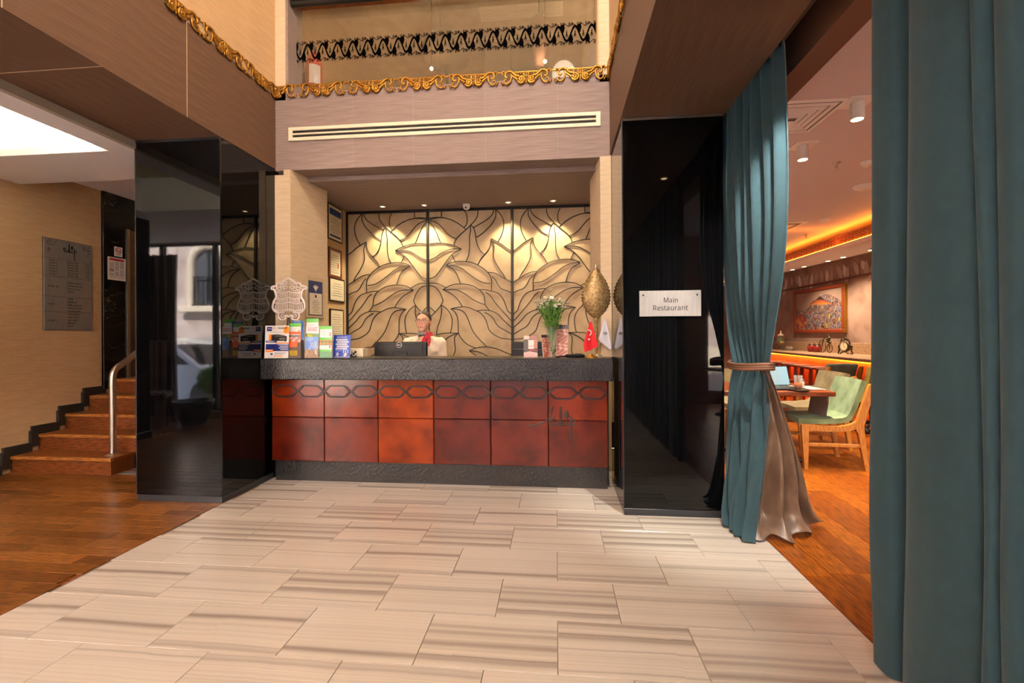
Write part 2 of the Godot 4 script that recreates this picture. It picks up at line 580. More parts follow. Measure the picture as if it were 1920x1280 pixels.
func materials() -> void:
	var streak := ntex([0.0, "#b9b0a8", 0.3, "#cbc3bb", 0.5, "#d4cdc6", 0.75, "#ddd7d0", 1.0, "#ebe6e0"], 0.012, 5, 3)
	mat("shaded_wallpaper_z", "#7c5f49", 0.75, 0.0, {tex = streak, tri = Vector3(12, 12, 0.4)})  # bulkhead paper, darkened: the shade on the sides is in the colour
	mat("lit_wallpaper_x", "#a89894", 0.75, 0.0, {tex = streak, tri = Vector3(0.4, 12, 12)})  # same paper for the fascia, frontal light put into the paler colour
	var fine := ntex([0.0, "#e2d9cc", 0.4, "#ebe4d9", 1.0, "#f6f0e8"], 0.014, 5, 5)
	mat("beige_paper", "#d6b78e", 0.8, 0.0, {tex = fine, tri = Vector3(0.6, 6, 0.6)})
	mat("beige_light", "#e4d2b4", 0.8, 0.0, {tex = fine, tri = Vector3(0.6, 6, 0.6)})
	mat("white_paint", "#ececec", 0.85)
	mat("grey_plaster", "#a39789", 0.85)
	mat("cream_metal", "#efe2c4", 0.5)
	mat("slot_dark", "#1c1a18", 0.7)
	mat("black_paint", "#141312", 0.5)
	# marble: long grey streaks along x, in the tile's own uv
	var st := PackedFloat32Array()
	st.resize(1024)
	var nz := noise(0.05, 4, 11)
	for i in 1024:
		st[i] = clampf(0.06 + 0.22 * nz.get_noise_1d(i * 1.6) + 0.12 * nz.get_noise_1d(i * 0.3), 0.0, 0.45)
	rng.seed = 12
	for k in 17:
		var at := rng.randf() * 1024.0
		var w := 3.0 + rng.randf() * 4.0 if k % 3 else 9.0 + rng.randf() * 8.0
		var d := 0.3 + 0.3 * rng.randf() if k % 3 else 0.55 + rng.randf() * 0.35
		for i in range(int(at - w * 2.5), int(at + w * 2.5)):
			var q := posmod(i, 1024)
			st[q] = minf(1.0, st[q] + d * exp(-pow((i - at) / w, 2.0)) * (0.8 + 0.4 * nz.get_noise_1d(i * 9.0)))
	var wob := noise(0.006, 2, 5)
	var grn := noise(0.2, 2, 8)
	M["marble_tex"] = image(512, 1024, func(x: float, y: float) -> Color:
		var k := y * 1023.0 + wob.get_noise_2d(x * 260.0, y * 500.0) * 7.0
		var s := st[clampi(int(k), 0, 1023)]
		var g := 0.02 * grn.get_noise_2d(x * 400.0, y * 1000.0)
		return Color("#cfc6b7").lerp(Color("#84786d"), s * 0.85).lightened(g))
	mat("marble", "#ffffff", 0.16, 0.0, {tex = M.marble_tex, spec = 0.5})
	mat("grout", "#6a5b48", 0.9)
	var grain := ntex([0.0, "#4a3220", 0.35, "#8a6844", 0.6, "#b08a5e", 1.0, "#d9b586"], 0.02, 5, 9)
	M["grain"] = grain
	M["grain_soft"] = ntex([0.0, "#b08c60", 0.4, "#cba878", 1.0, "#ecd6ae"], 0.02, 5, 19)
	var lf := ["#c4a070", "#b08c5c", "#d4ac78", "#9c7a50"]
	for i in 4:
		mat("plank_left_%d" % i, lf[i], 0.28, 0.0, {tex = grain, tri = Vector3(0.8, 7, 7)})
	var rf := ["#d8922e", "#c88424", "#e09c38", "#bc7822"]
	for i in 4:
		mat("plank_right_%d" % i, rf[i], 0.33, 0.0, {tex = grain, tri = Vector3(7, 7, 0.8)})
	mat("tread_wood", "#cc965e", 0.4, 0.0, {tex = grain, tri = Vector3(0.9, 8, 8)})
	mat("riser_wood", "#b07c4a", 0.45, 0.0, {tex = grain, tri = Vector3(0.9, 8, 8)})
	mat("nosing_wood", "#f4cc90", 0.4, 0.0, {tex = grain, tri = Vector3(0.9, 8, 8)})
	mat("skirting", "#262420", 0.5)
	# polished black stone; a slow wave bends what it mirrors
	var wave := noise(0.8, 2, 4)
	mat("black_stone", "#060607", 0.03, 0.0, {spec = 0.47, nrm = ntex([], 0.004, 2, 12, 256, 2.0), ns = 0.02, tri = Vector3(0.6, 0.35, 0.6)})
	mat("column_edge", "#2c2f33", 0.2)
	var vein := ntex([0.0, "#060505", 0.488, "#0b0908", 0.5, "#6f665a", 0.508, "#120e0c", 1.0, "#0a0807"], 0.003, 5, 31, 1024)
	mat("veined_black", "#ffffff", 0.18, 0.0, {tex = vein, tri = Vector3(0.5, 0.8, 0.5)})
	mat("steel", "#c4bfb8", 0.28, 1.0)
	mat("brushed_steel", "#b9aea2", 0.38, 1.0, {tex = ntex([0.0, "#9d958c", 1.0, "#d8d2ca"], 0.02, 3, 41), tri = Vector3(0.5, 14, 0.5)})
	mat("plate_steel", "#b9b7b5", 0.4, 0.55, {tex = ntex([0.0, "#d4d2d0", 1.0, "#e6e4e2"], 0.02, 3, 41), tri = Vector3(6, 0.4, 6)})
	mat("ink", "#0d0b0a", 0.6)
	mat("white_plastic", "#ece9e2", 0.4)
	mat("gold", "#c9a55c", 0.34, 0.85, {tex = ntex([0.0, "#b89a5c", 0.6, "#e8d4a4", 1.0, "#fff4dc"], 0.03, 3, 51), tri = Vector3(3, 3, 3)})
	mat("panel_gold", "#c9b79c", 0.62, 0.0, {tex = ntex([0.0, "#cfc0a8", 0.45, "#e6dcc8", 0.8, "#efe6d6", 1.0, "#f2e0bc"], 0.008, 5, 61), tri = Vector3(0.7, 0.7, 0.7)})
	mat("black_iron", "#211d1a", 0.5, 0.2)
	mat("orange_wood", "#e8a050", 0.35, 0.0, {tex = grain, tri = Vector3(0.8, 7, 7)})
	pane("pane_glass", Color(0.95, 0.97, 0.96), 0.06)
	pane("gallery_glass", Color(0.75, 0.66, 0.5), 0.12)
	mat("lamp_glow", "#ffffff", 0.5, 0.0, {emit = "#ffd9a0", power = 14.0})
	mat("white_glow", "#ffffff", 0.5, 0.0, {emit = "#fff3dc", power = 4.0})
	mat("amber_glow", "#ffffff", 0.5, 0.0, {emit = "#ff8c14", power = 5.0})
	var bark := ntex([0.0, "#000000", 1.0, "#ffffff"], 0.035, 4, 71)
	var bk := mat("embossed_black", "#0a0b0d", 0.2, 0.0, {tri = Vector3(5.0, 1.4, 5.0), spec = 0.75})
	bk.heightmap_enabled = true
	bk.heightmap_texture = bark
	bk.heightmap_scale = 0.3
	mat("counter_top", "#2b2724", 0.35, 0.0, {tri = Vector3(7, 2.2, 7)})
	var mott := ntex([0.0, "#a8938a", 0.4, "#d8c4ba", 0.75, "#f0e0d4", 1.0, "#ffffff"], 0.006, 4, 81)
	for z in [["leather_a", "#782408"], ["leather_b", "#8c3006"], ["leather_c", "#a04008"], ["leather_d", "#681e0a"], ["leather_e", "#742612"]]:
		mat(z[0], z[1], 0.22, 0.0, {tex = mott, tri = Vector3(0.9, 0.9, 0.9), spec = 0.55})
	mat("leather_dark", "#3a211c", 0.35)
	mat("velvet", "#25444c", 0.85, 0.0, {rim = 0.5, tint = 0.3, tex = ntex([0.0, "#dfe4e4", 0.5, "#eef1f1", 1.0, "#ffffff"], 0.03, 4, 91), tri = Vector3(1.3, 0.8, 1.3)})
	mat("lining", "#7d6450", 0.38, 0.0, {rim = 0.6, tint = 0.4, tex = ntex([0.0, "#a89a8c", 1.0, "#ffffff"], 0.01, 3, 92), tri = Vector3(1.5, 0.8, 1.5)})
	mat("pale_lining", "#d8c0a0", 0.6)
	mat("tieback", "#6b4630", 0.7)

func shell() -> void:
	# ---- wall and ceilings of the stair lobby on the left
	struct("wall_left", span(Vector3(-5.45, 0, -7.2), Vector3(-5.25, 3.4, -1.2)), M.beige_paper, "beige wallpapered wall beside the wooden stairs", "wall")
	struct("wall_stair_back", span(Vector3(-5.45, 0, -7.4), Vector3(-3.2, 3.4, -7.2)), M.beige_paper)
	struct("wall_stair_side", span(Vector3(-3.33, 0, -7.2), Vector3(-3.13, 3.4, -4.05)), M.beige_paper)
	struct("ceiling_stairs", span(Vector3(-5.45, 3.0, -7.2), Vector3(-3.13, 3.12, -3.97)), M.white_paint, "pale ceiling over the upper stairs", "ceiling")
	var ce := thing("ceiling", "white ceiling with a lit recess, left of the brown beam", "ceiling")
	ce.set_meta("kind", "structure")
	for z in [[-7.4, -3.34, -3.97, -3.34], [-3.6, -3.34, -3.34, -1.6], [-7.4, -4.95, -3.34, -1.6], [-7.4, -3.34, -1.6, 0.1]]:
		part("ceiling_board", span(Vector3(z[0], 2.81, z[2]), Vector3(z[1], 2.87, z[3])), M.white_paint, ce)
	part("ceiling_upstand", span(Vector3(-5.25, 2.86, -4.06), Vector3(-3.34, 3.0, -3.97)), M.white_paint, ce)
	# the recess above the opening
	part("recess_top", span(Vector3(-5.2, 3.3, -3.7), Vector3(-3.34, 3.36, -1.3)), M.beige_light, ce)
	part("recess_back", span(Vector3(-5.2, 2.87, -3.72), Vector3(-3.34, 3.3, -3.66)), M.white_paint, ce)
	part("recess_side", span(Vector3(-5.26, 2.87, -3.7), Vector3(-5.2, 3.3, -1.3)), M.white_paint, ce)
	part("recess_side", span(Vector3(-3.4, 2.87, -3.7), Vector3(-3.34, 3.3, -1.3)), M.white_paint, ce)
	part("recess_front", span(Vector3(-5.2, 2.87, -1.36), Vector3(-3.34, 3.3, -1.3)), M.white_paint, ce)
	var fr := part("plaster_frieze", span(Vector3(-5.1, 2.98, -3.66), Vector3(-3.4, 3.2, -3.645)), M.white_paint, ce)
	var lf := Mb.new()
	rng.seed = 3
	for k in 150:
		var at := Vector3(-5.08 + 1.66 * rng.randf(), 3.0 + 0.18 * rng.randf(), -3.64)
		var a := rng.randf() * TAU
		var d := Vector3(cos(a), sin(a), 0) * 0.022
		lf.tube(cr(PackedVector3Array([at - d, at + d.rotated(Vector3.BACK, 0.5) * 0.2 + Vector3(0, 0, 0.006), at + d]), 3), PackedFloat32Array([0.002, 0.004, 0.006, 0.007, 0.006, 0.004, 0.002]), 5)
	part("leaf_relief", lf, M.cream_metal, fr).set_meta("kind", "stuff")
	part("light_strip", span(Vector3(-5.0, 2.875, -3.5), Vector3(-3.6, 2.89, -3.46)), M.white_glow, ce)
	part("light_strip", span(Vector3(-3.5, 2.875, -3.3), Vector3(-3.46, 2.89, -1.6)), M.white_glow, ce)
	struct("trim_1", span(Vector3(-3.36, 2.80, -3.97), Vector3(-3.32, 2.9, 0.1)), M.grey_plaster)
	struct("wall_lobby_return", span(Vector3(-7.4, 0, -1.4), Vector3(-5.25, 2.9, -1.2)), M.beige_paper)
	struct("wall_lobby_far_left", span(Vector3(-7.6, 0, -1.4), Vector3(-7.4, 2.9, 0.3)), M.beige_paper)
	# ---- the bulkheads round the open void, papered brown, with lighter walls above the gilt moulding
	var wl := struct("wall_bulkhead_left", span(Vector3(-3.33, 2.86, -4.0), Vector3(-2.6, 3.54, 2.2)), M.shaded_wallpaper_z, "brown streaked wallpaper bulkhead over the left black pillar", "wall")
	for z in [-2.98, -1.9, -0.8]:
		part("paper_joint", span(Vector3(-2.601, 2.86, z), Vector3(-2.5985, 3.54, z + 0.003)), M.beige_light, wl)
	part("paper_joint", span(Vector3(-3.33, 2.8585, -2.37), Vector3(-2.6, 2.861, -2.367)), M.beige_light, wl)
	struct("wall_upper_left", span(Vector3(-3.33, 3.54, -7.6), Vector3(-2.6, 6.0, 2.2)), M.beige_paper, "warm beige upper wall above the gilt moulding", "wall")
	struct("wall_bulkhead_right", span(Vector3(0.47, 2.86, -4.0), Vector3(1.2, 3.54, 2.2)), M.shaded_wallpaper_z, "brown streaked wallpaper bulkhead over the right black pillar", "wall")
	struct("wall_upper_right", span(Vector3(0.47, 3.54, -7.6), Vector3(1.2, 6.0, 2.2)), M.beige_paper)
	var fa := struct("wall_fascia", span(Vector3(-2.6, 2.845, -4.2), Vector3(0.47, 3.56, -4.0)), M.lit_wallpaper_x, "streaked wallpaper fascia over the reception desk, frontal light put into its colour", "wall")
	for z in [-1.85, -1.28, -0.62, 0.02]:
		part("paper_joint", span(Vector3(z, 2.85, -4.001), Vector3(z + 0.002, 3.5, -3.9985)), M.grey_plaster, fa)
	var up := thing("wall_gallery", "beige wall round the gallery window", "wall")
	up.set_meta("kind", "structure")
	part("pier", span(Vector3(-2.6, 3.5, -4.25), Vector3(-2.5, 6.0, -4.0)), M.beige_light, up)
	part("pier", span(Vector3(0.385, 3.5, -4.25), Vector3(0.47, 6.0, -4.0)), M.beige_light, up)
	part("header", span(Vector3(-2.5, 4.6, -4.25), Vector3(0.385, 6.0, -4.0)), M.beige_light, up)
	struct("ceiling_void", span(Vector3(-3.33, 6.0, -7.6), Vector3(1.2, 6.2, 2.4)), M.beige_light)
	# ---- the reception niche
	struct("ceiling_niche", span(Vector3(-3.1, 2.8, -5.5), Vector3(1.2, 2.9, -4.2)), M.lit_wallpaper_x, "dark brown papered soffit over the reception niche", "ceiling")
	struct("wall_niche_left", span(Vector3(-2.72, 0, -5.5), Vector3(-2.52, 2.8, -4.24)), M.beige_paper, "beige side wall of the niche, hung with certificates", "wall")
	struct("wall_niche_right", span(Vector3(0.52, 0, -5.5), Vector3(0.72, 2.8, -4.05)), M.beige_paper)
	struct("wall_niche_back", span(Vector3(-3.1, 0, -5.6), Vector3(1.2, 2.9, -5.3)), M.black_paint)
	var pl := Mb.new()
	var dn := Basis(Vector3.RIGHT, Vector3.FORWARD, Vector3.UP)
	pl.prism(poly([-2.6, 3.985, -2.51, 3.985, -2.51, 4.48, -2.6, 4.48]), 1.109, 2.8, Vector3.ZERO, dn)
	pl.prism(poly([-2.51, 3.98, -2.445, 3.98, -2.35, 4.48, -2.51, 4.48]), 1.109, 2.845, Vector3.ZERO, dn)
	struct("wall_pier_left", pl, M.beige_light, "cream wallpapered pier left of the reception desk", "wall")
	var pr := Mb.new()
	pr.prism(poly([0.385, 3.98, 0.478, 3.98, 0.478, 4.48, 0.335, 4.48]), 1.109, 2.845, Vector3.ZERO, dn)
	struct("wall_pier_right", pr, M.beige_light, "cream wallpapered pier right of the reception desk", "wall")
	# ---- slot diffuser on the fascia
	var di := thing("slot_diffuser", "long cream slot air diffuser on the papered fascia above the desk", "vent", Vector3(-1.037, 3.175, -4.0))
	var fb := Mb.new()
	fb.box(Vector3(0, 0.047, 0.008), Vector3(2.86, 0.032, 0.016), 0.003)
	fb.box(Vector3(0, -0.047, 0.008), Vector3(2.86, 0.032, 0.016), 0.003)
	fb.box(Vector3(-1.41, 0, 0.008), Vector3(0.04, 0.07, 0.016), 0.003)
	fb.box(Vector3(1.41, 0, 0.008), Vector3(0.04, 0.07, 0.016), 0.003)
	part("frame", fb, M.cream_metal, di)
	part("blade", bx(Vector3(0, 0, 0.009), Vector3(2.79, 0.016, 0.01), 0.003), M.cream_metal, di)
	for s in [-0.02, 0.02]:
		part("slot", bx(Vector3(0, s, 0.002), Vector3(2.79, 0.02, 0.004)), M.slot_dark, di)

func floors() -> void:
	# ---- striped marble tiles laid half-bond
	var fl := thing("floor", "pale striped marble tiles in front of the reception desk", "floor")
	fl.set_meta("kind", "structure")
	part("bed", span(Vector3(-2.6, -0.2, -5.3), Vector3(1.318, -0.004, 2.4)), M.grout, fl)
	var kinds: Array[ArrayMesh] = []
	for k in 14:
		var b := Mb.new()
		b.box(Vector3(0, -0.01, 0), Vector3(0.5705, 0.02, 0.3285), 0.0015)
		for i in b.u.size():
			b.u[i] = Vector2(b.u[i].x / 1.3 + k * 0.37, b.u[i].y / 1.25 + k * 0.0713)
		kinds.append(b.mesh(M.marble))
	for r in 19:
		var z := 2.2 - 0.1425 - (r - 0) * 0.331
		z = -1.745 - 0.1655 - (r - 11) * 0.331
		var off := 0.0 if posmod(r - 11, 2) == 0 else 0.2855
		for c in 9:
			var x := -2.865 + off + (c + 0.5) * 0.573 - 0.573
			var x0 := maxf(x - 0.2858, -2.598)
			var x1 := minf(x + 0.2858, 1.316)
			if x1 - x0 < 0.03:
				continue
			var me := kinds[rng.randi() % 14]
			if x1 - x0 < 0.57:
				var b := Mb.new()
				b.box(Vector3.ZERO, Vector3(x1 - x0, 0.02, 0.3295), 0.0015)
				var uo := rng.randf()
				for i in b.u.size():
					b.u[i] = Vector2(b.u[i].x / 1.3, b.u[i].y / 1.25 + uo)
				part("tile", b, M.marble, fl).position = Vector3((x0 + x1) / 2, -0.01, z)
			else:
				inst("tile", me, fl, Vector3(x, 0, z))
	# ---- worn dark planks on the left
	var fw := thing("floor", "worn dark brown wooden planks between stairs and marble", "floor")
	fw.set_meta("kind", "structure")
	part("bed", span(Vector3(-7.4, -0.2, -7.2), Vector3(-2.602, -0.006, 2.4)), M.riser_wood, fw)
	for r in 36:
		var z := -4.25 + r * 0.1
		var x := -5.3 - rng.randf() * 0.6
		while x < -2.6:
			var w := 0.45 + rng.randf() * 0.5
			var a := maxf(x, -5.3)
			var e := minf(x + w, -2.602)
			if e - a > 0.04:
				part("plank", span(Vector3(a, -0.02, z), Vector3(e - 0.0015, 0.0, z + 0.0985), 0.0012), M["plank_left_%d" % (rng.randi() % 4)], fw)
			x += w
	part("planking", span(Vector3(-7.4, -0.02, -1.2), Vector3(-5.3, 0.0, 0.3)), M.plank_left_0, fw)
	part("planking", span(Vector3(-5.3, -0.02, -0.65), Vector3(-2.602, 0.0, 2.4)), M.plank_left_1, fw)
	# ---- amber boards of the restaurant
	var fo := thing("floor", "amber oak floor boards of the restaurant", "floor")
	fo.set_meta("kind", "structure")
	part("bed", span(Vector3(1.318, -0.2, -16.0), Vector3(6.2, -0.006, 2.4)), M.riser_wood, fo)
	for c in 33:
		var x := 1.32 + c * 0.15
		var z := -9.0 - rng.randf()
		while z < 0.4:
			var l := 1.1 + rng.randf() * 0.9
			part("board", span(Vector3(x, -0.02, z), Vector3(x + 0.1485, 0.0, minf(z + l, 0.4) - 0.0015), 0.0012), M["plank_right_%d" % (rng.randi() % 4)], fo)
			z += l
	part("boarding", span(Vector3(1.32, -0.02, -16.0), Vector3(6.2, -0.001, -8.9)), M.plank_right_0, fo)
	part("boarding", span(Vector3(1.32, -0.02, 0.4), Vector3(6.2, 0.0, 2.4)), M.plank_right_1, fo)

func stairs() -> void:
	var st := thing("staircase", "wooden staircase with pale worn nosings against the beige wall", "stairs", Vector3(-4.6, 0, -4.0))
	var h := 0.162
	var fz := [-3.86, -4.1, -4.35, -4.6, -4.85]
	var rx := [-4.18, -3.34, -3.34, -3.34, -3.34]
	for k in 5:
		var back: float = fz[k + 1] if k < 4 else -7.1
		var o := Vector3(-4.6, 0, -4.0)
		var lo := Vector3(-5.247, k * h, back - 0.02) - o
		var hi := Vector3(rx[k], (k + 1) * h - 0.028, fz[k] - 0.02) - o
		part("riser", span(lo, hi), M.riser_wood, st)
		part("tread", span(Vector3(lo.x, hi.y, lo.z - 0.0), Vector3(hi.x + (0.015 if k == 0 else 0.0), hi.y + 0.028, fz[k] - 0.035 - o.z)), M.tread_wood, st)
		part("nosing", span(Vector3(lo.x, hi.y - 0.004, fz[k] - 0.035 - o.z), Vector3(hi.x + (0.015 if k == 0 else 0.0), hi.y + 0.028, fz[k] - o.z), 0.006), M.nosing_wood, st)
	# stepped skirting on the wall
	var sk := Mb.new()
	for k in 5:
		var z1: float = fz[k] + 0.05
		var z0: float = fz[k + 1] + 0.05 if k < 4 else -4.78
		sk.box(Vector3(-5.235, (k + 1) * h + 0.045, (z0 + z1) / 2), Vector3(0.03, 0.09, z1 - z0), 0.003)
		sk.box(Vector3(-5.235, (k + 0.5) * h + 0.045, z1 - 0.02), Vector3(0.0298, h, 0.07), 0.003)
	sk.box(Vector3(-5.235, 0.045, -2.5), Vector3(0.03, 0.09, 2.6), 0.003)
	struct("baseboard_left", sk, M.skirting, "dark stepped skirting along the stairs", "baseboard")
	var mt := thing("striped_mat", "small grey and maroon striped mat beside the lowest stair", "mat", Vector3(-3.76, 0.001, -4.13))
	mat("mat_grey", "#6d6660", 0.9)
	mat("mat_maroon", "#5c3226", 0.9)
	for k in 6:
		part("stripe", bx(Vector3(0, 0.004, -0.2 + k * 0.075), Vector3(0.78, 0.008, 0.0745), 0.001), M.mat_grey if k % 2 else M.mat_maroon, mt)
	# handrail
	var hr := thing("handrail", "brushed steel tube handrail on the lowest stair", "handrail", Vector3(-4.285, h, -4.0))
	part("tube_rail", tubed(cr(pts([0, 0, 0, 0, 0.5, 0, 0.0, 0.74, 0.0, 0.0, 0.815, -0.02, 0.0, 0.86, -0.07, 0.0, 0.9, -0.14, 0.0, 1.45, -0.95]), 5), 0.028, 16), M.steel, hr)
	var fg := Mb.new()
	fg.lathe(poly([0.0, 0.018, 0.035, 0.018, 0.05, 0.012, 0.062, 0.004, 0.064, 0.0]), 24)
	part("flange", fg, M.steel, hr)
	# lift: black stone surround and steel door
	var el := thing("elevator_surround", "black white-veined marble surround beside the lift door", "door surround", Vector3(-5.247, 0, -5.0))
	part("jamb", span(Vector3(0, 0.7, -0.06), Vector3(0.03, 3.0, 0.235), 0.004), M.veined_black, el)
	part("lintel", span(Vector3(0, 2.62, -1.4), Vector3(0.03, 3.0, -0.06), 0.004), M.veined_black, el)
	var ed := struct("door_1", span(Vector3(-5.24, 0.81, -6.3), Vector3(-5.23, 2.62, -5.06)), M.brushed_steel, "brushed steel lift door behind the left black pillar", "door")
	part("door_frame", span(Vector3(-5.24, 0.81, -5.08), Vector3(-5.2, 2.62, -5.05)), M.steel, ed)
	# signs on the surround
	var s1 := thing("no_smoking_sign", "small white no smoking notice on the black lift surround", "sign", Vector3(-5.214, 2.322, -4.945), PI / 2)
	part("sheet", bx(Vector3.ZERO, Vector3(0.1, 0.115, 0.003)), M.white_plastic, s1)
	mat("sign_red", "#b3202a", 0.5)
	var ring := Mb.new()
	var cp := PackedVector3Array()
	for k in 24:
		cp.append(Vector3(cos(TAU * k / 24) * 0.034, sin(TAU * k / 24) * 0.034 + 0.012, 0.002))
	ring.tube(cp, 0.005, 5, true)
	ring.bar(Vector3(-0.024, 0.036, 0.002), Vector3(0.024, -0.012, 0.002), 0.008, 0.002, 0.0, Vector3.RIGHT)
	part("prohibition_ring", ring, M.sign_red, s1)
	part("cigarette", bx(Vector3(0, 0.012, 0.002), Vector3(0.045, 0.007, 0.002)), M.ink, s1)
	part("print_line", bx(Vector3(0, -0.038, 0.002), Vector3(0.06, 0.004, 0.001)), M.ink, s1)
	var s2 := thing("notice_sheet", "white safety notice with a red heading on the black lift surround", "notice", Vector3(-5.214, 2.113, -4.925), PI / 2)
	part("sheet", bx(Vector3.ZERO, Vector3(0.22, 0.27, 0.002)), M.white_plastic, s2)
	part("heading", bx(Vector3(0, 0.108, 0.0015), Vector3(0.18, 0.026, 0.001)), M.sign_red, s2)
	var pn := Mb.new()
	mat("print_grey", "#8d8a88", 0.7)
	for c in 3:
		for r in 15:
			if (r * 7 + c * 3) % 11 != 0:
				pn.box(Vector3(-0.063 + c * 0.063, 0.08 - r * 0.0115, 0.0014), Vector3(0.05, 0.0055, 0.0008))
	part("print", pn, M.print_grey, s2).set_meta("kind", "stuff")
	part("red_box", bx(Vector3(-0.063, -0.02, 0.0018), Vector3(0.054, 0.01, 0.001)), M.sign_red, s2)
	part("footer", bx(Vector3(0, -0.105, 0.0015), Vector3(0.18, 0.004, 0.001)), M.sign_red, s2)
	# directory
	var dr := thing("floor_directory", "steel floor directory plate engraved in black on the stair wall", "sign", Vector3(-5.237, 1.857, -4.41), PI / 2)
	var rows := [[0.478, 0.275, 0], [0.275, 0.085, 1], [0.085, -0.125, 2], [-0.125, -0.285, 3], [-0.285, -0.48, 4]]
	for r in rows:
		part("plate", bx(Vector3(0, (r[0] + r[1]) / 2, 0), Vector3(0.49, r[0] - r[1] - 0.003, 0.012), 0.001), M.plate_steel, dr)
	part("backing", bx(Vector3(0, 0, -0.006), Vector3(0.494, 0.962, 0.006)), M.ink, dr)
	script_word(dr, Vector3(-0.01, 0.36, 0.0075), 0.037, M.ink, 0.0042, 0.12)
	var co := Mb.new()
	for s in [-1.0, 1.0]:
		for k in 26:
			var at := Vector3(s * (0.21 - rng.randf() * 0.09), 0.46 - rng.randf() * 0.05, 0.0065)
			if k > 12:
				at = Vector3(s * (0.215 - rng.randf() * 0.035), 0.45 - rng.randf() * 0.12, 0.0065)
			co.ball(at, Vector3(0.006, 0.003, 0.0008), 6, 4)
	part("corner_ornament", co, M.ink, dr).set_meta("kind", "stuff")
	var fl := ["FLOOR  6", "FLOOR  5", "FLOOR  4", "FLOOR  3", "FLOOR  2", "FLOOR  1"]
	var rm := ["1611", "1514", "1414", "1314", "1214", "1114"]
	for k in 6:
		var y := 0.252 - k * 0.0285
		text(fl[k], "lettering", 0.014, M.ink, dr, Vector3(-0.2, y, 0.0066), Basis.IDENTITY, 0)
		text("Rooms  %d01" % (16 - k), "lettering", 0.014, M.ink, dr, Vector3(-0.02, y, 0.0066), Basis.IDENTITY, 0)
		text(rm[k], "lettering", 0.014, M.ink, dr, Vector3(0.165, y, 0.0066), Basis.IDENTITY, 0)
	for z in [["FLOOR - M", -0.02, ["Business Room", "Breakfast Room", "Fitness Center", "Library"], 0.032], ["FLOOR - L", -0.205, ["Lobby", "Reception", "Tulip Coffee Bar", "Business Center", "Smoking Area"], -0.143], ["FLOOR - 1", -0.38, ["Turkish Bath", "Indoor Pool", "Spa Center", "Massage", "Sauna"], -0.305]]:
		text(z[0], "lettering", 0.015, M.ink, dr, Vector3(-0.21, z[1], 0.0066), Basis.IDENTITY, 0)
		for k in z[2].size():
			text(z[2][k], "lettering", 0.015, M.ink, dr, Vector3(-0.02, z[3] - k * 0.032, 0.0066), Basis.IDENTITY, 0)

func tubed(p: PackedVector3Array, r, sides := 8, closed := false) -> Mb:
	var b := Mb.new()
	b.tube(p, r, sides, closed)
	return b

func script_word(parent: Node, at: Vector3, s: float, m: Material, r: float, tail := 0.0, called := "lettering") -> void:
	# the handwritten word «tulip»: s is the height of a small letter
	var strokes := [
		[-1.55, 0.95, -1.2, 0.55, -1.1, 0.1, -0.95, 0.0, -0.7, 0.25],
		[-1.35, 0.75, -1.0, 0.7, -0.55, 1.2],
		[-1.15, 1.35, -1.2, 0.7, -1.1, 0.1],
		[-0.75, 0.65, -0.8, 0.2, -0.6, 0.0, -0.35, 0.15, -0.2, 0.6, -0.2, 0.1, -0.02, 0.05],
		[0.25, 2.6, 0.2, 1.6, 0.18, 0.5, 0.25, 0.02, 0.45, 0.1],
		[0.42, 0.55, 0.5, 0.12, 0.75, 0.08, 1.0, 0.5],
		[1.0, 0.9, 0.95, 0.3, 1.1, 0.05, 1.35, 0.3],
		[1.0, 1.0, 0.85, 1.25, 1.0, 1.85, 1.15, 1.25, 1.0, 1.0],
		[1.6, 1.3, 1.6, 0.4, 1.6, -1.0, 1.6, -2.3],
		[1.62, 0.2, 1.75, 0.65, 2.05, 0.75, 2.2, 0.4, 2.0, 0.05, 1.75, 0.1]]
	if called == "engraved_word":
		strokes.append([-4.2, -0.15, -3.2, 0.0, -2.2, 0.35, -1.55, 0.75])
		strokes.append([-1.15, 1.35, -1.0, 2.0, -0.75, 2.6])
	for k in strokes.size():
		var p := pts2(strokes[k])
		for i in p.size():
			p[i] = at + p[i] * s
		var c := cr(p, 5)
		var w := PackedFloat32Array()
		var fat := 1.9 if k in [4, 7] else 1.25 if k == 8 else 1.0
		for i in c.size():
			var t := float(i) / (c.size() - 1)
			w.append(r * fat * (0.55 + 0.45 * sin(PI * t)))
		var b := Mb.new()
		b.tube(c, w, 6, false, 0.25, Vector3.BACK)
		part(called, b, m, parent)

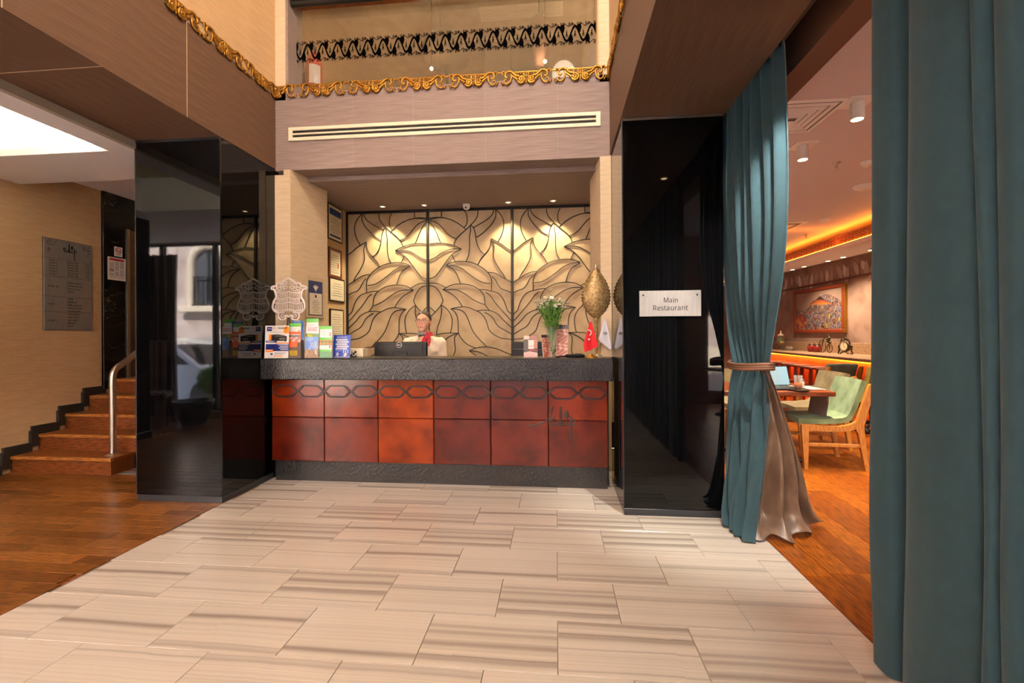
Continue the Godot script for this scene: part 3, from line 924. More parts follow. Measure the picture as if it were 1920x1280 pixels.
func pillars() -> void:
	for z in [[-3.33, -2.6, -3.3, "left", "black mirror-polished stone pillar beside the wooden stairs"], [0.48, 1.18, -3.33, "right", "black mirror-polished stone pillar carrying the restaurant plate"]]:
		var w: float = z[1] - z[0]
		var p := thing("pillar", z[4], "pillar", Vector3((z[0] + z[1]) / 2, 0, (z[2] - 4.05) / 2))
		var d: float = z[2] + 4.05
		part("shaft", span(Vector3(-w / 2, 0.05, -d / 2), Vector3(w / 2, 2.858, d / 2), 0.006), M.black_stone, p)
		part("base", span(Vector3(-w / 2 + 0.002, 0, -d / 2 + 0.002), Vector3(w / 2 - 0.002, 0.05, d / 2 - 0.002), 0.002), M.column_edge, p)
		part("top_trim", span(Vector3(-w / 2 + 0.004, 2.84, d / 2 - 0.004), Vector3(w / 2 - 0.004, 2.858, d / 2 + 0.006), 0.002), M.steel if z[3] == "right" else M.column_edge, p)
		part("corner_strip", span(Vector3(-w / 2 - 0.004, 0.05, d / 2 - 0.012), Vector3(-w / 2 + 0.004, 2.85, d / 2 + 0.002), 0.002), M.column_edge, p)
	var cd := thing("downlight", "added unseen downlight in the right bulkhead soffit, brightening the tied curtain", "light", Vector3(1.08, 2.86, -2.0))  # added fitting outside the view, only there to brighten the tied curtain
	var rb := Mb.new()
	rb.lathe(poly([0.03, 0.0, 0.03, -0.006, 0.048, -0.004, 0.05, 0.0]), 24)
	part("trim_ring", rb, M.steel, cd)
	var lb := Mb.new()
	lb.lathe(poly([0.0, -0.006, 0.02, -0.004, 0.03, -0.001]), 16)
	part("bulb", lb, M.lamp_glow, cd)
	spot("added_curtain_light", Vector3(1.08, 2.845, -2.0), Vector3(1.25, 1.2, -3.1), 6.5, NEUTRAL, 30.0, 0.03)
	# engraved plate on the right pillar
	var pt := thing("restaurant_plate", "brushed steel plate reading Main Restaurant on the right black pillar", "sign", Vector3(0.8075, 1.5215, -3.324))
	part("plate", bx(Vector3.ZERO, Vector3(0.427, 0.184, 0.008), 0.0015), M.plate_steel, pt)
	text("Main", "lettering", 0.033, M.ink, pt, Vector3(0.004, 0.022, 0.0045))
	text("Restaurant", "lettering", 0.036, M.ink, pt, Vector3(0.0, -0.033, 0.0045))
	for s in [-1.0, 1.0]:
		var sc := Mb.new()
		sc.lathe(poly([0.0, 0.003, 0.005, 0.003, 0.007, 0.0]), 12, Vector3(s * 0.187, 0.06, 0.004), Basis(Vector3.RIGHT, Vector3.BACK, Vector3.UP))
		part("screw", sc, M.ink, pt)
		var co := Mb.new()
		for k in 34:
			var a := Vector3(s * (0.2 - rng.randf() * (0.075 if k < 16 else 0.03)), 0.078 - rng.randf() * (0.03 if k < 16 else 0.09), 0.0042)
			co.ball(a, Vector3(0.0035, 0.0022, 0.0006), 6, 4)
		part("corner_ornament", co, M.print_grey, pt).set_meta("kind", "stuff")

func gilt_motif() -> ArrayMesh:
	var b := Mb.new()
	for s in [-1.0, 1.0]:
		var vol := PackedVector3Array()
		for k in 20:
			var a := -0.4 - k * 0.55
			var r := 0.034 - k * 0.0014
			vol.append(Vector3(s * (0.043 + r * cos(a)), -0.018 + r * sin(a), 0.012 + k * 0.0006))
		var w := PackedFloat32Array()
		for k in 20:
			w.append(0.0125 - k * 0.0003)
		b.tube(vol, w, 7)
		b.ball(Vector3(s * 0.043, -0.018, 0.02), Vector3(0.014, 0.014, 0.012), 8, 6)
		for z in [[[0.06, 0.012, 0.095, 0.02, 0.125, 0.05, 0.155, 0.058, 0.18, 0.044, 0.186, 0.018, 0.172, 0.002, 0.158, 0.012], 0.013, 0.007], [[0.078, -0.02, 0.105, 0.004, 0.125, 0.016, 0.14, 0.036], 0.012, 0.006], [[0.13, 0.02, 0.136, -0.02, 0.155, -0.046, 0.182, -0.05, 0.198, -0.032, 0.19, -0.014, 0.174, -0.018], 0.009, 0.006], [[0.18, 0.045, 0.2, 0.06, 0.212, 0.052, 0.208, 0.03], 0.007, 0.004], [[0.012, 0.004, 0.02, 0.03, 0.006, 0.05], 0.009, 0.006]]:
			var p := pts2(z[0], 0.012)
			for i in p.size():
				p[i].x *= s
			var c := cr(p, 4)
			var rr := PackedFloat32Array()
			for i in c.size():
				rr.append(lerpf(z[1], z[2], float(i) / (c.size() - 1)))
			b.tube(c, rr, 7)
		for k in 4:
			b.ball(Vector3(s * (0.026 + k * 0.021), 0.026 + k * 0.006 - k * k * 0.001, 0.014), Vector3(0.009, 0.009, 0.009), 7, 5)
		b.ball(Vector3(s * 0.208, -0.05, 0.01), Vector3(0.01, 0.01, 0.009), 7, 5)
		b.ball(Vector3(s * 0.221, -0.034, 0.01), Vector3(0.008, 0.008, 0.008), 7, 5)
	b.box(Vector3(0, 0.0, 0.008), Vector3(0.008, 0.11, 0.016), 0.003)
	return b.mesh(M.gold)

func gallery() -> void:
	var mo := gilt_motif()
	var g1 := thing("gilt_moulding", "gilt scrollwork moulding along the front of the gallery window", "moulding", Vector3(-1.06, 3.57, -3.995))
	for k in 7:
		inst("scroll_ornament", mo, g1, Vector3(-1.547 + 0.471 * k, 0, 0))
	part("backing_rail", bx(Vector3(0, 0.055, -0.002), Vector3(3.06, 0.012, 0.012), 0.003), M.gold, g1)
	var g2 := thing("gilt_moulding", "gilt scrollwork moulding running down the left brown bulkhead", "moulding", Vector3(-2.598, 3.57, -2.5), PI / 2)
	var g3 := thing("gilt_moulding", "gilt scrollwork moulding running down the right brown bulkhead", "moulding", Vector3(0.468, 3.57, -2.5), -PI / 2)
	for k in 7:
		inst("scroll_ornament", mo, g2, Vector3(1.29 - 0.458 * k, 0, 0))
		inst("scroll_ornament", mo, g3, Vector3(-1.29 + 0.458 * k, 0, 0))
	for g in [g2, g3]:
		part("backing_rail", bx(Vector3(0, 0.055, -0.002), Vector3(3.0, 0.012, 0.012), 0.003), M.gold, g)
	# ---- the window
	var wi := thing("window_1", "gallery window with a black tulip border printed across the glass", "window")
	wi.set_meta("kind", "structure")
	part("glass_pane", span(Vector3(-2.48, 3.55, -4.156), Vector3(-1.07, 4.47, -4.15)), M.gallery_glass, wi)
	part("glass_pane", span(Vector3(-1.066, 3.55, -4.156), Vector3(0.37, 4.47, -4.15)), M.gallery_glass, wi)
	var jb := part("window_jamb", span(Vector3(-2.5, 3.5, -4.25), Vector3(-2.478, 4.6, -4.01)), M.lit_wallpaper_x, wi)
	part("window_jamb", span(Vector3(0.37, 3.5, -4.25), Vector3(0.385, 4.6, -4.01)), M.beige_paper, wi)
	part("wooden_header", span(Vector3(-2.56, 4.47, -4.2), Vector3(0.39, 4.62, -3.96), 0.004), M.orange_wood, wi)
	part("blind_roller", tubed(PackedVector3Array([Vector3(-2.47, 4.435, -4.06), Vector3(0.37, 4.435, -4.06)]), 0.028, 14), M.black_paint, wi)
	var film := image(200, 280, func(x: float, y: float) -> Color:
		var q := y * 2.0 - 1.0
		var on := false
		for s in [0.0, 0.5]:
			var c := 0.62 * sin(TAU * (x * 0.5 + s) * 2.0)
			var wd := 0.1 + 0.1 * absf(cos(TAU * (x * 0.5 + s) * 2.0))
			on = on or absf(q - c) < wd
		for cx in [0.0, 0.5, 1.0]:
			var sg := 1.0 if cx == 0.5 else -1.0
			var d := Vector2((x - cx) * 2.4, (q - 0.52 * sg))
			on = on or (absf(d.x) < 0.34 - 0.4 * absf(d.y) and absf(d.y) < 0.42 and absf(q) < 0.8)
		for cx in [0.25, 0.75]:
			for oy in [-0.12, 0.06, 0.2]:
				var d := Vector2((x - cx) * 2.4, q - oy)
				on = on or d.length() < (0.085 if oy < 0.15 else 0.05)
			on = on or (absf(x - cx) < 0.012 and absf(q) < 0.36) or (absf(absf(x - cx) - absf(q) * 0.12 - 0.03) < 0.012 and q > 0.0 and q < 0.3)
		for cx in [0.08, 0.42, 0.58, 0.92]:
			for sg in [-1.0, 1.0]:
				var d := Vector2((x - cx) * 2.2, q - sg * 0.84)
				on = on or absf(d.length() - 0.1) < 0.03
		on = on or (absf(absf(q) - 0.74 - 0.1 * sin(x * TAU * 2.0)) < 0.03)
		return Color(0.02, 0.018, 0.016, 1.0 if on else 0.0))
	var fm := mat("film_print", "#ffffff", 0.9, 0.0, {tex = film, spec = 0.1})
	fm.transparency = BaseMaterial3D.TRANSPARENCY_ALPHA_SCISSOR
	fm.alpha_scissor_threshold = 0.5
	fm.cull_mode = BaseMaterial3D.CULL_DISABLED
	var fq := Mb.new()
	fq.quad(Vector3(-2.478, 3.93, -4.1475), Vector3(0.37, 3.93, -4.1475), Vector3(0.37, 4.14, -4.1475), Vector3(-2.478, 4.14, -4.1475), Vector3.BACK, Vector2(0, 1), Vector2(19, 1), Vector2(19, 0), Vector2(0, 0))
	part("printed_border", fq, fm, wi)
	# ---- the gallery room behind the glass
	struct("floor_gallery", span(Vector3(-2.6, 3.3, -7.6), Vector3(0.47, 3.5, -4.2)), M.plank_left_1)
	struct("wall_gallery_back", span(Vector3(-2.6, 3.5, -7.0), Vector3(0.47, 5.4, -6.8)), M.beige_paper)
	struct("ceiling_gallery", span(Vector3(-2.6, 5.1, -7.0), Vector3(0.47, 5.3, -4.25)), M.beige_light)
	mat("extinguisher_red", "#b4271c", 0.35)
	var ex := thing("fire_extinguisher", "red fire extinguisher standing behind the gallery glass", "extinguisher", Vector3(-2.45, 3.69, -4.42))
	var eb := Mb.new()
	eb.lathe(poly([0.0, 0.0, 0.075, 0.0, 0.08, 0.02, 0.08, 0.38, 0.07, 0.44, 0.03, 0.49, 0.025, 0.52, 0.0, 0.52]), 24)
	part("cylinder", eb, M.extinguisher_red, ex)
	var el := Mb.new()
	el.lathe(poly([0.0812, 0.16, 0.0812, 0.35]), 10, Vector3.ZERO, Basis.IDENTITY, 0.3, 1.7)
	part("paper_label", el, M.white_plastic, ex)
	part("wall_bracket", bx(Vector3(-0.11, 0.3, 0), Vector3(0.08, 0.05, 0.12), 0.004), M.steel, ex)
	part("valve", bx(Vector3(0, 0.55, 0.01), Vector3(0.04, 0.06, 0.08), 0.01), M.black_paint, ex)
	part("hose", tubed(cr(pts([0, 0.55, 0.04, -0.06, 0.5, 0.07, -0.095, 0.3, 0.05, -0.09, 0.08, 0.03]), 5), 0.012, 8), M.black_paint, ex)
	mat("shade_brown", "#5d4a34", 0.8)
	mat("seat_brown", "#5e3a28", 0.7)
	var fl := thing("floor_lamp", "floor lamp with a wide dark drum shade behind the gallery glass", "lamp", Vector3(-1.26, 3.5, -5.2))
	var sh := Mb.new()
	sh.lathe(poly([0.1, 1.26, 0.2, 1.27, 0.27, 1.18, 0.285, 1.1, 0.25, 1.0, 0.16, 0.95, 0.05, 0.94]), 28)
	part("shade", sh, M.shade_brown, fl)
	part("pole", tubed(PackedVector3Array([Vector3(0, 0.02, 0), Vector3(0, 1.2, 0)]), 0.022, 10), M.black_paint, fl)
	var fb := Mb.new()
	fb.lathe(poly([0.0, 0.03, 0.14, 0.025, 0.16, 0.0]), 24)
	part("base", fb, M.black_paint, fl)
	var so := thing("cabinet", "dark brown wooden cabinet behind the gallery glass", "cabinet", Vector3(-0.52, 3.5, -5.65))
	part("carcass", bx(Vector3(0, 0.68, 0), Vector3(0.68, 1.36, 0.4), 0.01), M.seat_brown, so)
	part("door", bx(Vector3(-0.17, 0.7, 0.205), Vector3(0.32, 1.24, 0.02), 0.006), M.shade_brown, so)
	part("door", bx(Vector3(0.17, 0.7, 0.205), Vector3(0.32, 1.24, 0.02), 0.006), M.shade_brown, so)
	var dm := thing("lantern", "brown domed lantern hanging inside the gallery", "lantern", Vector3(-0.17, 4.2, -4.9))
	var dl := Mb.new()
	dl.lathe(poly([0.0, 0.56, 0.03, 0.555, 0.07, 0.51, 0.095, 0.42, 0.095, 0.3, 0.085, 0.12, 0.05, 0.0, 0.0, 0.0]), 24)
	part("body", dl, M.seat_brown, dm)
	part("cord", tubed(PackedVector3Array([Vector3(0, 0.55, 0), Vector3(0, 0.9, 0)]), 0.006, 6), M.black_paint, dm)
	var ac := thing("armchair", "round backed mauve armchair behind the gallery glass", "armchair", Vector3(0.22, 3.5, -5.0))
	mat("mauve_fabric", "#3e3038", 0.8)
	var ab := Mb.new()
	ab.grid(func(u: float, v: float) -> Vector3:
		var a := lerpf(-0.3, PI + 0.3, u)
		return Vector3(cos(a) * 0.2, 0.3 + 0.5 * v * sin(clampf((u * 0.8 + 0.1) * PI, 0, PI)), 0.12 + sin(a) * -0.26), 24, 10, 0.05)
	part("backrest", ab, M.mauve_fabric, ac)
	part("seat", bx(Vector3(0, 0.3, 0.08), Vector3(0.34, 0.16, 0.36), 0.05), M.mauve_fabric, ac)
	for s in [[-1, -1], [1, -1], [-1, 1], [1, 1]]:
		part("leg", tubed(PackedVector3Array([Vector3(s[0] * 0.13, 0.0, 0.08 + s[1] * 0.14), Vector3(s[0] * 0.11, 0.24, 0.08 + s[1] * 0.12)]), 0.014, 8), M.black_paint, ac)
	var va := thing("ceiling_vent", "pale slatted air vent in the gallery ceiling", "vent", Vector3(-0.39, 5.095, -5.3))
	part("frame", bx(Vector3.ZERO, Vector3(0.98, 0.012, 0.24), 0.003), M.cream_metal, va)
	for k in 5:
		part("slat", bx(Vector3(0, -0.01, -0.08 + k * 0.04), Vector3(0.92, 0.008, 0.028), 0.002, Basis(Vector3.RIGHT, 0.5)), M.cream_metal, va)
	for z in [[-1.324, "left"], [-0.103, "right"]]:
		var gl := thing("globe_lamp", "tiny bright globe lamp hanging %s in the gallery" % ("beside the drum shade floor lamp" if z[1] == "left" else "beside the brown domed lantern"), "lamp", Vector3(z[0], 4.177, -4.78))
		var gb := Mb.new()
		gb.ball(Vector3.ZERO, Vector3(0.018, 0.018, 0.018), 14, 10)
		part("bulb", gb, M.lamp_glow, gl)
		part("cord", tubed(PackedVector3Array([Vector3(0, 0.018, 0), Vector3(0, 0.92, 0)]), 0.003, 6), M.black_paint, gl)
		omni("globe_light", Vector3(z[0], 4.177, -4.78), 0.16, WARM, 0.02)
	var ch := thing("chandelier", "round white pendant lamp high in the open void", "lamp", Vector3(0.126, 5.2, -1.5))
	var cb := Mb.new()
	cb.ball(Vector3.ZERO, Vector3(0.17, 0.17, 0.17), 20, 14)
	part("bulb", cb, mat("chandelier_glow", "#ffffff", 0.5, 0.0, {emit = "#ffe6c4", power = 6.0}), ch)
	part("cord", tubed(PackedVector3Array([Vector3(0, 0.17, 0), Vector3(0, 0.8, 0)]), 0.008, 6), M.black_paint, ch)

func niche_panels() -> void:
	# three doors of pale gold board with black iron stems; each is the mirror image of its neighbour
	var curves: Array[PackedVector3Array] = []
	for s in STRIPS:
		var f := s.split_floats(" ")
		var p := PackedVector3Array()
		for i in range(0, f.size(), 2):
			p.append(Vector3(f[i], f[i + 1], 0))
		curves.append(cr(p, 4))
	var w := 1.005
	var labs := ["carved gold leaf panel with black iron stems, beside the framed certificates", "carved gold leaf panel with black iron stems, directly behind the receptionist's scarf side", "carved gold leaf panel with black iron stems, behind the white flowers"]
	labs[1] = "carved gold leaf panel with black iron stems, the middle one of three"
	for k in 3:
		var x0 := -2.518 + k * w
		var p := thing("leaf_panel", labs[k], "wall panel", Vector3(x0, 0, -5.29), 0.0, "leaf panels behind the desk")
		part("board", span(Vector3(0.012, 0.3, 0), Vector3(w - 0.012, 2.795, 0.012), 0.002), M.panel_gold, p)
		for c in curves:
			var q := PackedVector3Array()
			for v in c:
				q.append(Vector3(v.x if k == 1 else w - v.x, v.y, 0.021))
			part("iron_stem", tubed(q, 0.0052, 6), M.black_iron, p)
		part("edge_bar", span(Vector3(-0.014 if k > 0 else 0.0, 0.3, 0.0), Vector3(0.012, 2.8, 0.05), 0.003), M.black_iron, p)
		part("edge_bar", span(Vector3(w - 0.012, 0.3, 0.0), Vector3(w, 2.8, 0.042), 0.003), M.black_iron, p)
		part("top_bar", span(Vector3(0.0, 2.772, 0.0), Vector3(w, 2.8, 0.036), 0.003), M.black_iron, p)
	# recessed spotlights and the camera in the soffit
	var sx := [-1.996, -1.502, -0.533, -0.028]
	var sl := ["recessed spotlight nearest the certificates in the niche soffit", "recessed spotlight just left of the security camera", "recessed spotlight just right of the security camera", "recessed spotlight nearest the perforated brass lamp"]
	for k in 4:
		var d := thing("downlight", sl[k], "light", Vector3(sx[k], 2.8, -5.085), 0.0, "niche spotlights")
		var rb := Mb.new()
		rb.lathe(poly([0.024, 0.0, 0.024, -0.006, 0.04, -0.004, 0.043, 0.0]), 24)
		part("trim_ring", rb, M.steel, d)
		var lb := Mb.new()
		lb.lathe(poly([0.0, -0.006, 0.016, -0.004, 0.024, -0.001]), 16)
		part("bulb", lb, M.lamp_glow, d)
		spot("niche_spot_light", Vector3(sx[k], 2.785, -5.085), Vector3(sx[k], 1.0, -5.2), 1.5, Color(1.0, 0.92, 0.74), 46.0, 0.02)
	var sc := thing("security_camera", "small white dome security camera in the niche soffit", "camera", Vector3(-1.017, 2.8, -5.12))
	var cb := Mb.new()
	cb.lathe(poly([0.0, -0.06, 0.02, -0.057, 0.036, -0.045, 0.043, -0.025, 0.045, 0.0]), 20)
	part("housing", cb, M.white_plastic, sc)
	var ln := Mb.new()
	ln.ball(Vector3(0, -0.04, 0.033), Vector3(0.011, 0.013, 0.008), 12, 8)
	part("lens", ln, M.ink, sc)
	# certificates on the side wall of the niche
	mat("frame_dark", "#2a1d14", 0.4)
	mat("frame_brown", "#6e2f16", 0.35)
	mat("paper", "#e8dcc2", 0.8)
	mat("print_blue", "#27427c", 0.7)
	mat("frame_pale", "#c9b490", 0.5)
	mat("floral_navy", "#3a4470", 0.7, 0.0, {tex = ntex([0.0, "#8a8fa8", 0.4, "#e0e0e8", 1.0, "#ffffff"], 0.03, 4, 95, 128)})
	var cz := [[2.585, -4.96, 0.4, 0.34, "frame_dark", "framed certificate with a blue heading, topmost on the niche wall"], [2.13, -4.96, 0.34, 0.3, "frame_brown", "framed certificate in a reddish brown frame on the niche wall"], [1.83, -5.0, 0.27, 0.36, "frame_dark", "wide framed certificate below the reddish brown frame"], [1.42, -4.99, 0.38, 0.32, "frame_dark", "framed certificate lowest on the niche wall, beside the blue card"]]
	for z in cz:
		var c := thing("certificate", z[5], "certificate", Vector3(-2.512, z[0], z[1]), PI / 2, "certificates on the niche wall")
		frame_parts(c, z[3], z[2], M[z[4]], 0.016 if z[4] == "frame_dark" else 0.034)
		if z[0] > 2.5:
			part("heading", bx(Vector3(0, 0.12, 0.0075), Vector3(0.27, 0.07, 0.001)), M.print_blue, c)
			part("footer", bx(Vector3(0, -0.15, 0.0075), Vector3(0.25, 0.022, 0.001)), M.print_blue, c)
		if z[4] == "frame_brown":
			part("seal", bx(Vector3(0.06, -0.02, 0.0075), Vector3(0.02, 0.06, 0.001)), M.sign_red, c)
	var at := (Vector3(-2.409, 0, -4.167) + Vector3(-2.366, 0, -4.397)) * 0.5
	var pc := thing("tulip_certificate", "framed certificate with a white tulip on navy, hung on the cream pier", "certificate", Vector3(at.x + 0.014, 1.68, at.z + 0.003), atan2(0.5, 0.095))
	part("backing", bx(Vector3(0, 0, -0.002), Vector3(0.25, 0.4, 0.012), 0.003), M.frame_pale, pc)
	part("navy_border", bx(Vector3(0, -0.005, 0.0045), Vector3(0.198, 0.34, 0.002)), M.floral_navy, pc)
	part("paper", bx(Vector3(0, -0.06, 0.006), Vector3(0.176, 0.21, 0.001)), M.paper, pc)
	var tu := Mb.new()
	for a in [-0.9, -0.35, 0.35, 0.9]:
		var d := Vector3(sin(a), cos(a), 0)
		tu.tube(cr(PackedVector3Array([Vector3(0, 0.075, 0.006), Vector3(0, 0.085, 0.006) + d * 0.02, Vector3(0, 0.085, 0.006) + d * 0.045]), 3), PackedFloat32Array([0.006, 0.008, 0.009, 0.01, 0.009, 0.006, 0.002]), 6, false, 0.2, Vector3.BACK)
	tu.bar(Vector3(0, 0.055, 0.006), Vector3(0, 0.09, 0.006), 0.006, 0.002)
	part("tulip_print", tu, M.paper, pc)
	var ln2 := Mb.new()
	for k in 8:
		ln2.box(Vector3(0, -0.03 - k * 0.016, 0.0068), Vector3(0.1 if k % 3 else 0.06, 0.003, 0.0006))
	ln2.box(Vector3(0, 0.015, 0.0068), Vector3(0.022, 0.026, 0.0006))
	part("print", ln2, M.ink, pc).set_meta("kind", "stuff")
	# black cabinet standing against the panels
	var bc := thing("low_cabinet", "low black cabinet against the gold panels behind the flowers", "cabinet", Vector3(-0.3, 0, -5.1))
	part("carcass", bx(Vector3(0, 0.615, 0), Vector3(0.38, 1.23, 0.24), 0.004), M.black_paint, bc)
	part("door", bx(Vector3(0, 0.6, 0.125), Vector3(0.36, 1.1, 0.012), 0.003), M.black_paint, bc)

func frame_parts(c: Node, w: float, h: float, m: Material, t: float) -> void:
	var f := Mb.new()
	for s in [-1.0, 1.0]:
		f.box(Vector3(0, s * (h - t) / 2, 0), Vector3(w, t, 0.02), 0.004)
		f.box(Vector3(s * (w - t) / 2, 0, 0), Vector3(t, h - 2 * t, 0.02), 0.004)
	part("frame", f, m, c)
	part("paper", bx(Vector3(0, 0, 0.002), Vector3(w - t, h - t, 0.008)), M.paper, c)
	var b := Mb.new()
	for k in int(h / 0.03) - 3:
		b.box(Vector3(0, h / 2 - t - 0.05 - k * 0.027, 0.0066), Vector3((w - 2 * t) * (0.75 if k % 3 else 0.5), 0.005, 0.0008))
	part("print", b, M.print_grey, c).set_meta("kind", "stuff")

func reception_desk() -> void:
	var d := thing("reception_desk", "reception desk of glossy red leather panels under an embossed black counter", "reception desk", Vector3(-1.07, 0, -3.95))
	var o := Vector3(-1.07, 0, -3.95)
	var top := part("countertop", span(Vector3(-2.595, 0.922, -4.22) - o, Vector3(0.462, 1.105, -3.75) - o, 0.006), M.embossed_black, d)
	part("counter_surface", span(Vector3(-2.58, 1.103, -4.21) - o, Vector3(0.455, 1.107, -3.765) - o, 0.001), M.counter_top, d)
	part("carcass", span(Vector3(-2.55, 0.02, -4.2) - o, Vector3(0.44, 0.925, -3.895) - o), M.black_paint, d)
	part("plinth", span(Vector3(-2.54, 0.0, -4.15) - o, Vector3(0.425, 0.182, -3.885) - o, 0.003), M.embossed_black, d)
	var xs := [-2.568, -2.068, -1.57, -1.069, -0.566, -0.071, 0.429]
	var ty := [["leather_b", "leather_b", "leather_c", "leather_a", "leather_e", "leather_b"], ["leather_d", "leather_a", "leather_c", "leather_d", "leather_e", "leather_d"]]
	for k in 6:
		part("leather_panel", span(Vector3(xs[k] + 0.002, 0.576, -3.9) - o, Vector3(xs[k + 1] - 0.002, 0.925, -3.87) - o, 0.005), M[ty[0][k]], d)
		part("leather_panel", span(Vector3(xs[k] + 0.002, 0.18, -3.9) - o, Vector3(xs[k + 1] - 0.002, 0.572, -3.87) - o, 0.005), M[ty[1][k]], d)
	# the embossed chain of hexagons, two to each panel
	for k in 12:
		var cx := -2.568 + 0.2497 * (k + 0.5)
		var c := Mb.new()
		var hx: Array[Vector3] = []
		for q in [[-0.115, 0], [-0.066, 0.049], [0.066, 0.049], [0.115, 0], [0.066, -0.049], [-0.066, -0.049]]:
			hx.append(Vector3(cx + q[0], 0.808 + q[1], -3.869) - o)
		for i in 6:
			c.bar(hx[i], hx[(i + 1) % 6], 0.015, 0.007, 0.002, Vector3.BACK.cross(hx[(i + 1) % 6] - hx[i]))
		for s in [-1.0, 1.0]:
			c.bar(Vector3(cx + 0.085, 0.808 + s * 0.044, -3.869) - o, Vector3(cx + 0.165, 0.808 - s * 0.044, -3.869) - o, 0.011, 0.005, 0.002, Vector3(1, 1, 0)) if k < 11 else c.bar(hx[2], hx[3], 0.013, 0.006, 0.002, Vector3(1, 1, 0))
		part("embossed_link", c, M.leather_dark, d)
	script_word(d, Vector3(0.02, 0.535, -3.868) - o, 0.062, M.leather_dark, 0.0085, 0.0, "engraved_word")
	# staff side worktop
	part("staff_worktop", span(Vector3(-2.5, 0.72, -4.54) - o, Vector3(0.3, 0.75, -4.2) - o, 0.003), M.orange_wood, d)
	for x in [-2.45, 0.2]:
		part("side_panel", span(Vector3(x, 0.0, -4.52) - o, Vector3(x + 0.03, 0.72, -4.2) - o), M.orange_wood, d)

func leaf_print(w: int, h: int, sd: int, sky: Color, land: Color, head: Color) -> ImageTexture:
	# the picture on a travel leaflet: a heading over sky and hills
	var q := noise(0.03, 4, sd)
	return image(w, h, func(x: float, y: float) -> Color:
		var k := q.get_noise_2d(x * 60.0, y * 60.0)
		if y < 0.2:
			return head.lightened(0.4 if fmod(y, 0.06) < 0.03 and absf(x - 0.5) < 0.35 and k > -0.1 else 0.0)
		var hz := 0.6 + 0.12 * q.get_noise_1d(x * 60.0)
		return sky.lightened(0.35 * smoothstep(0.05, 0.35, k)) if y < hz else land.darkened(0.35 * absf(k) * 2.0))

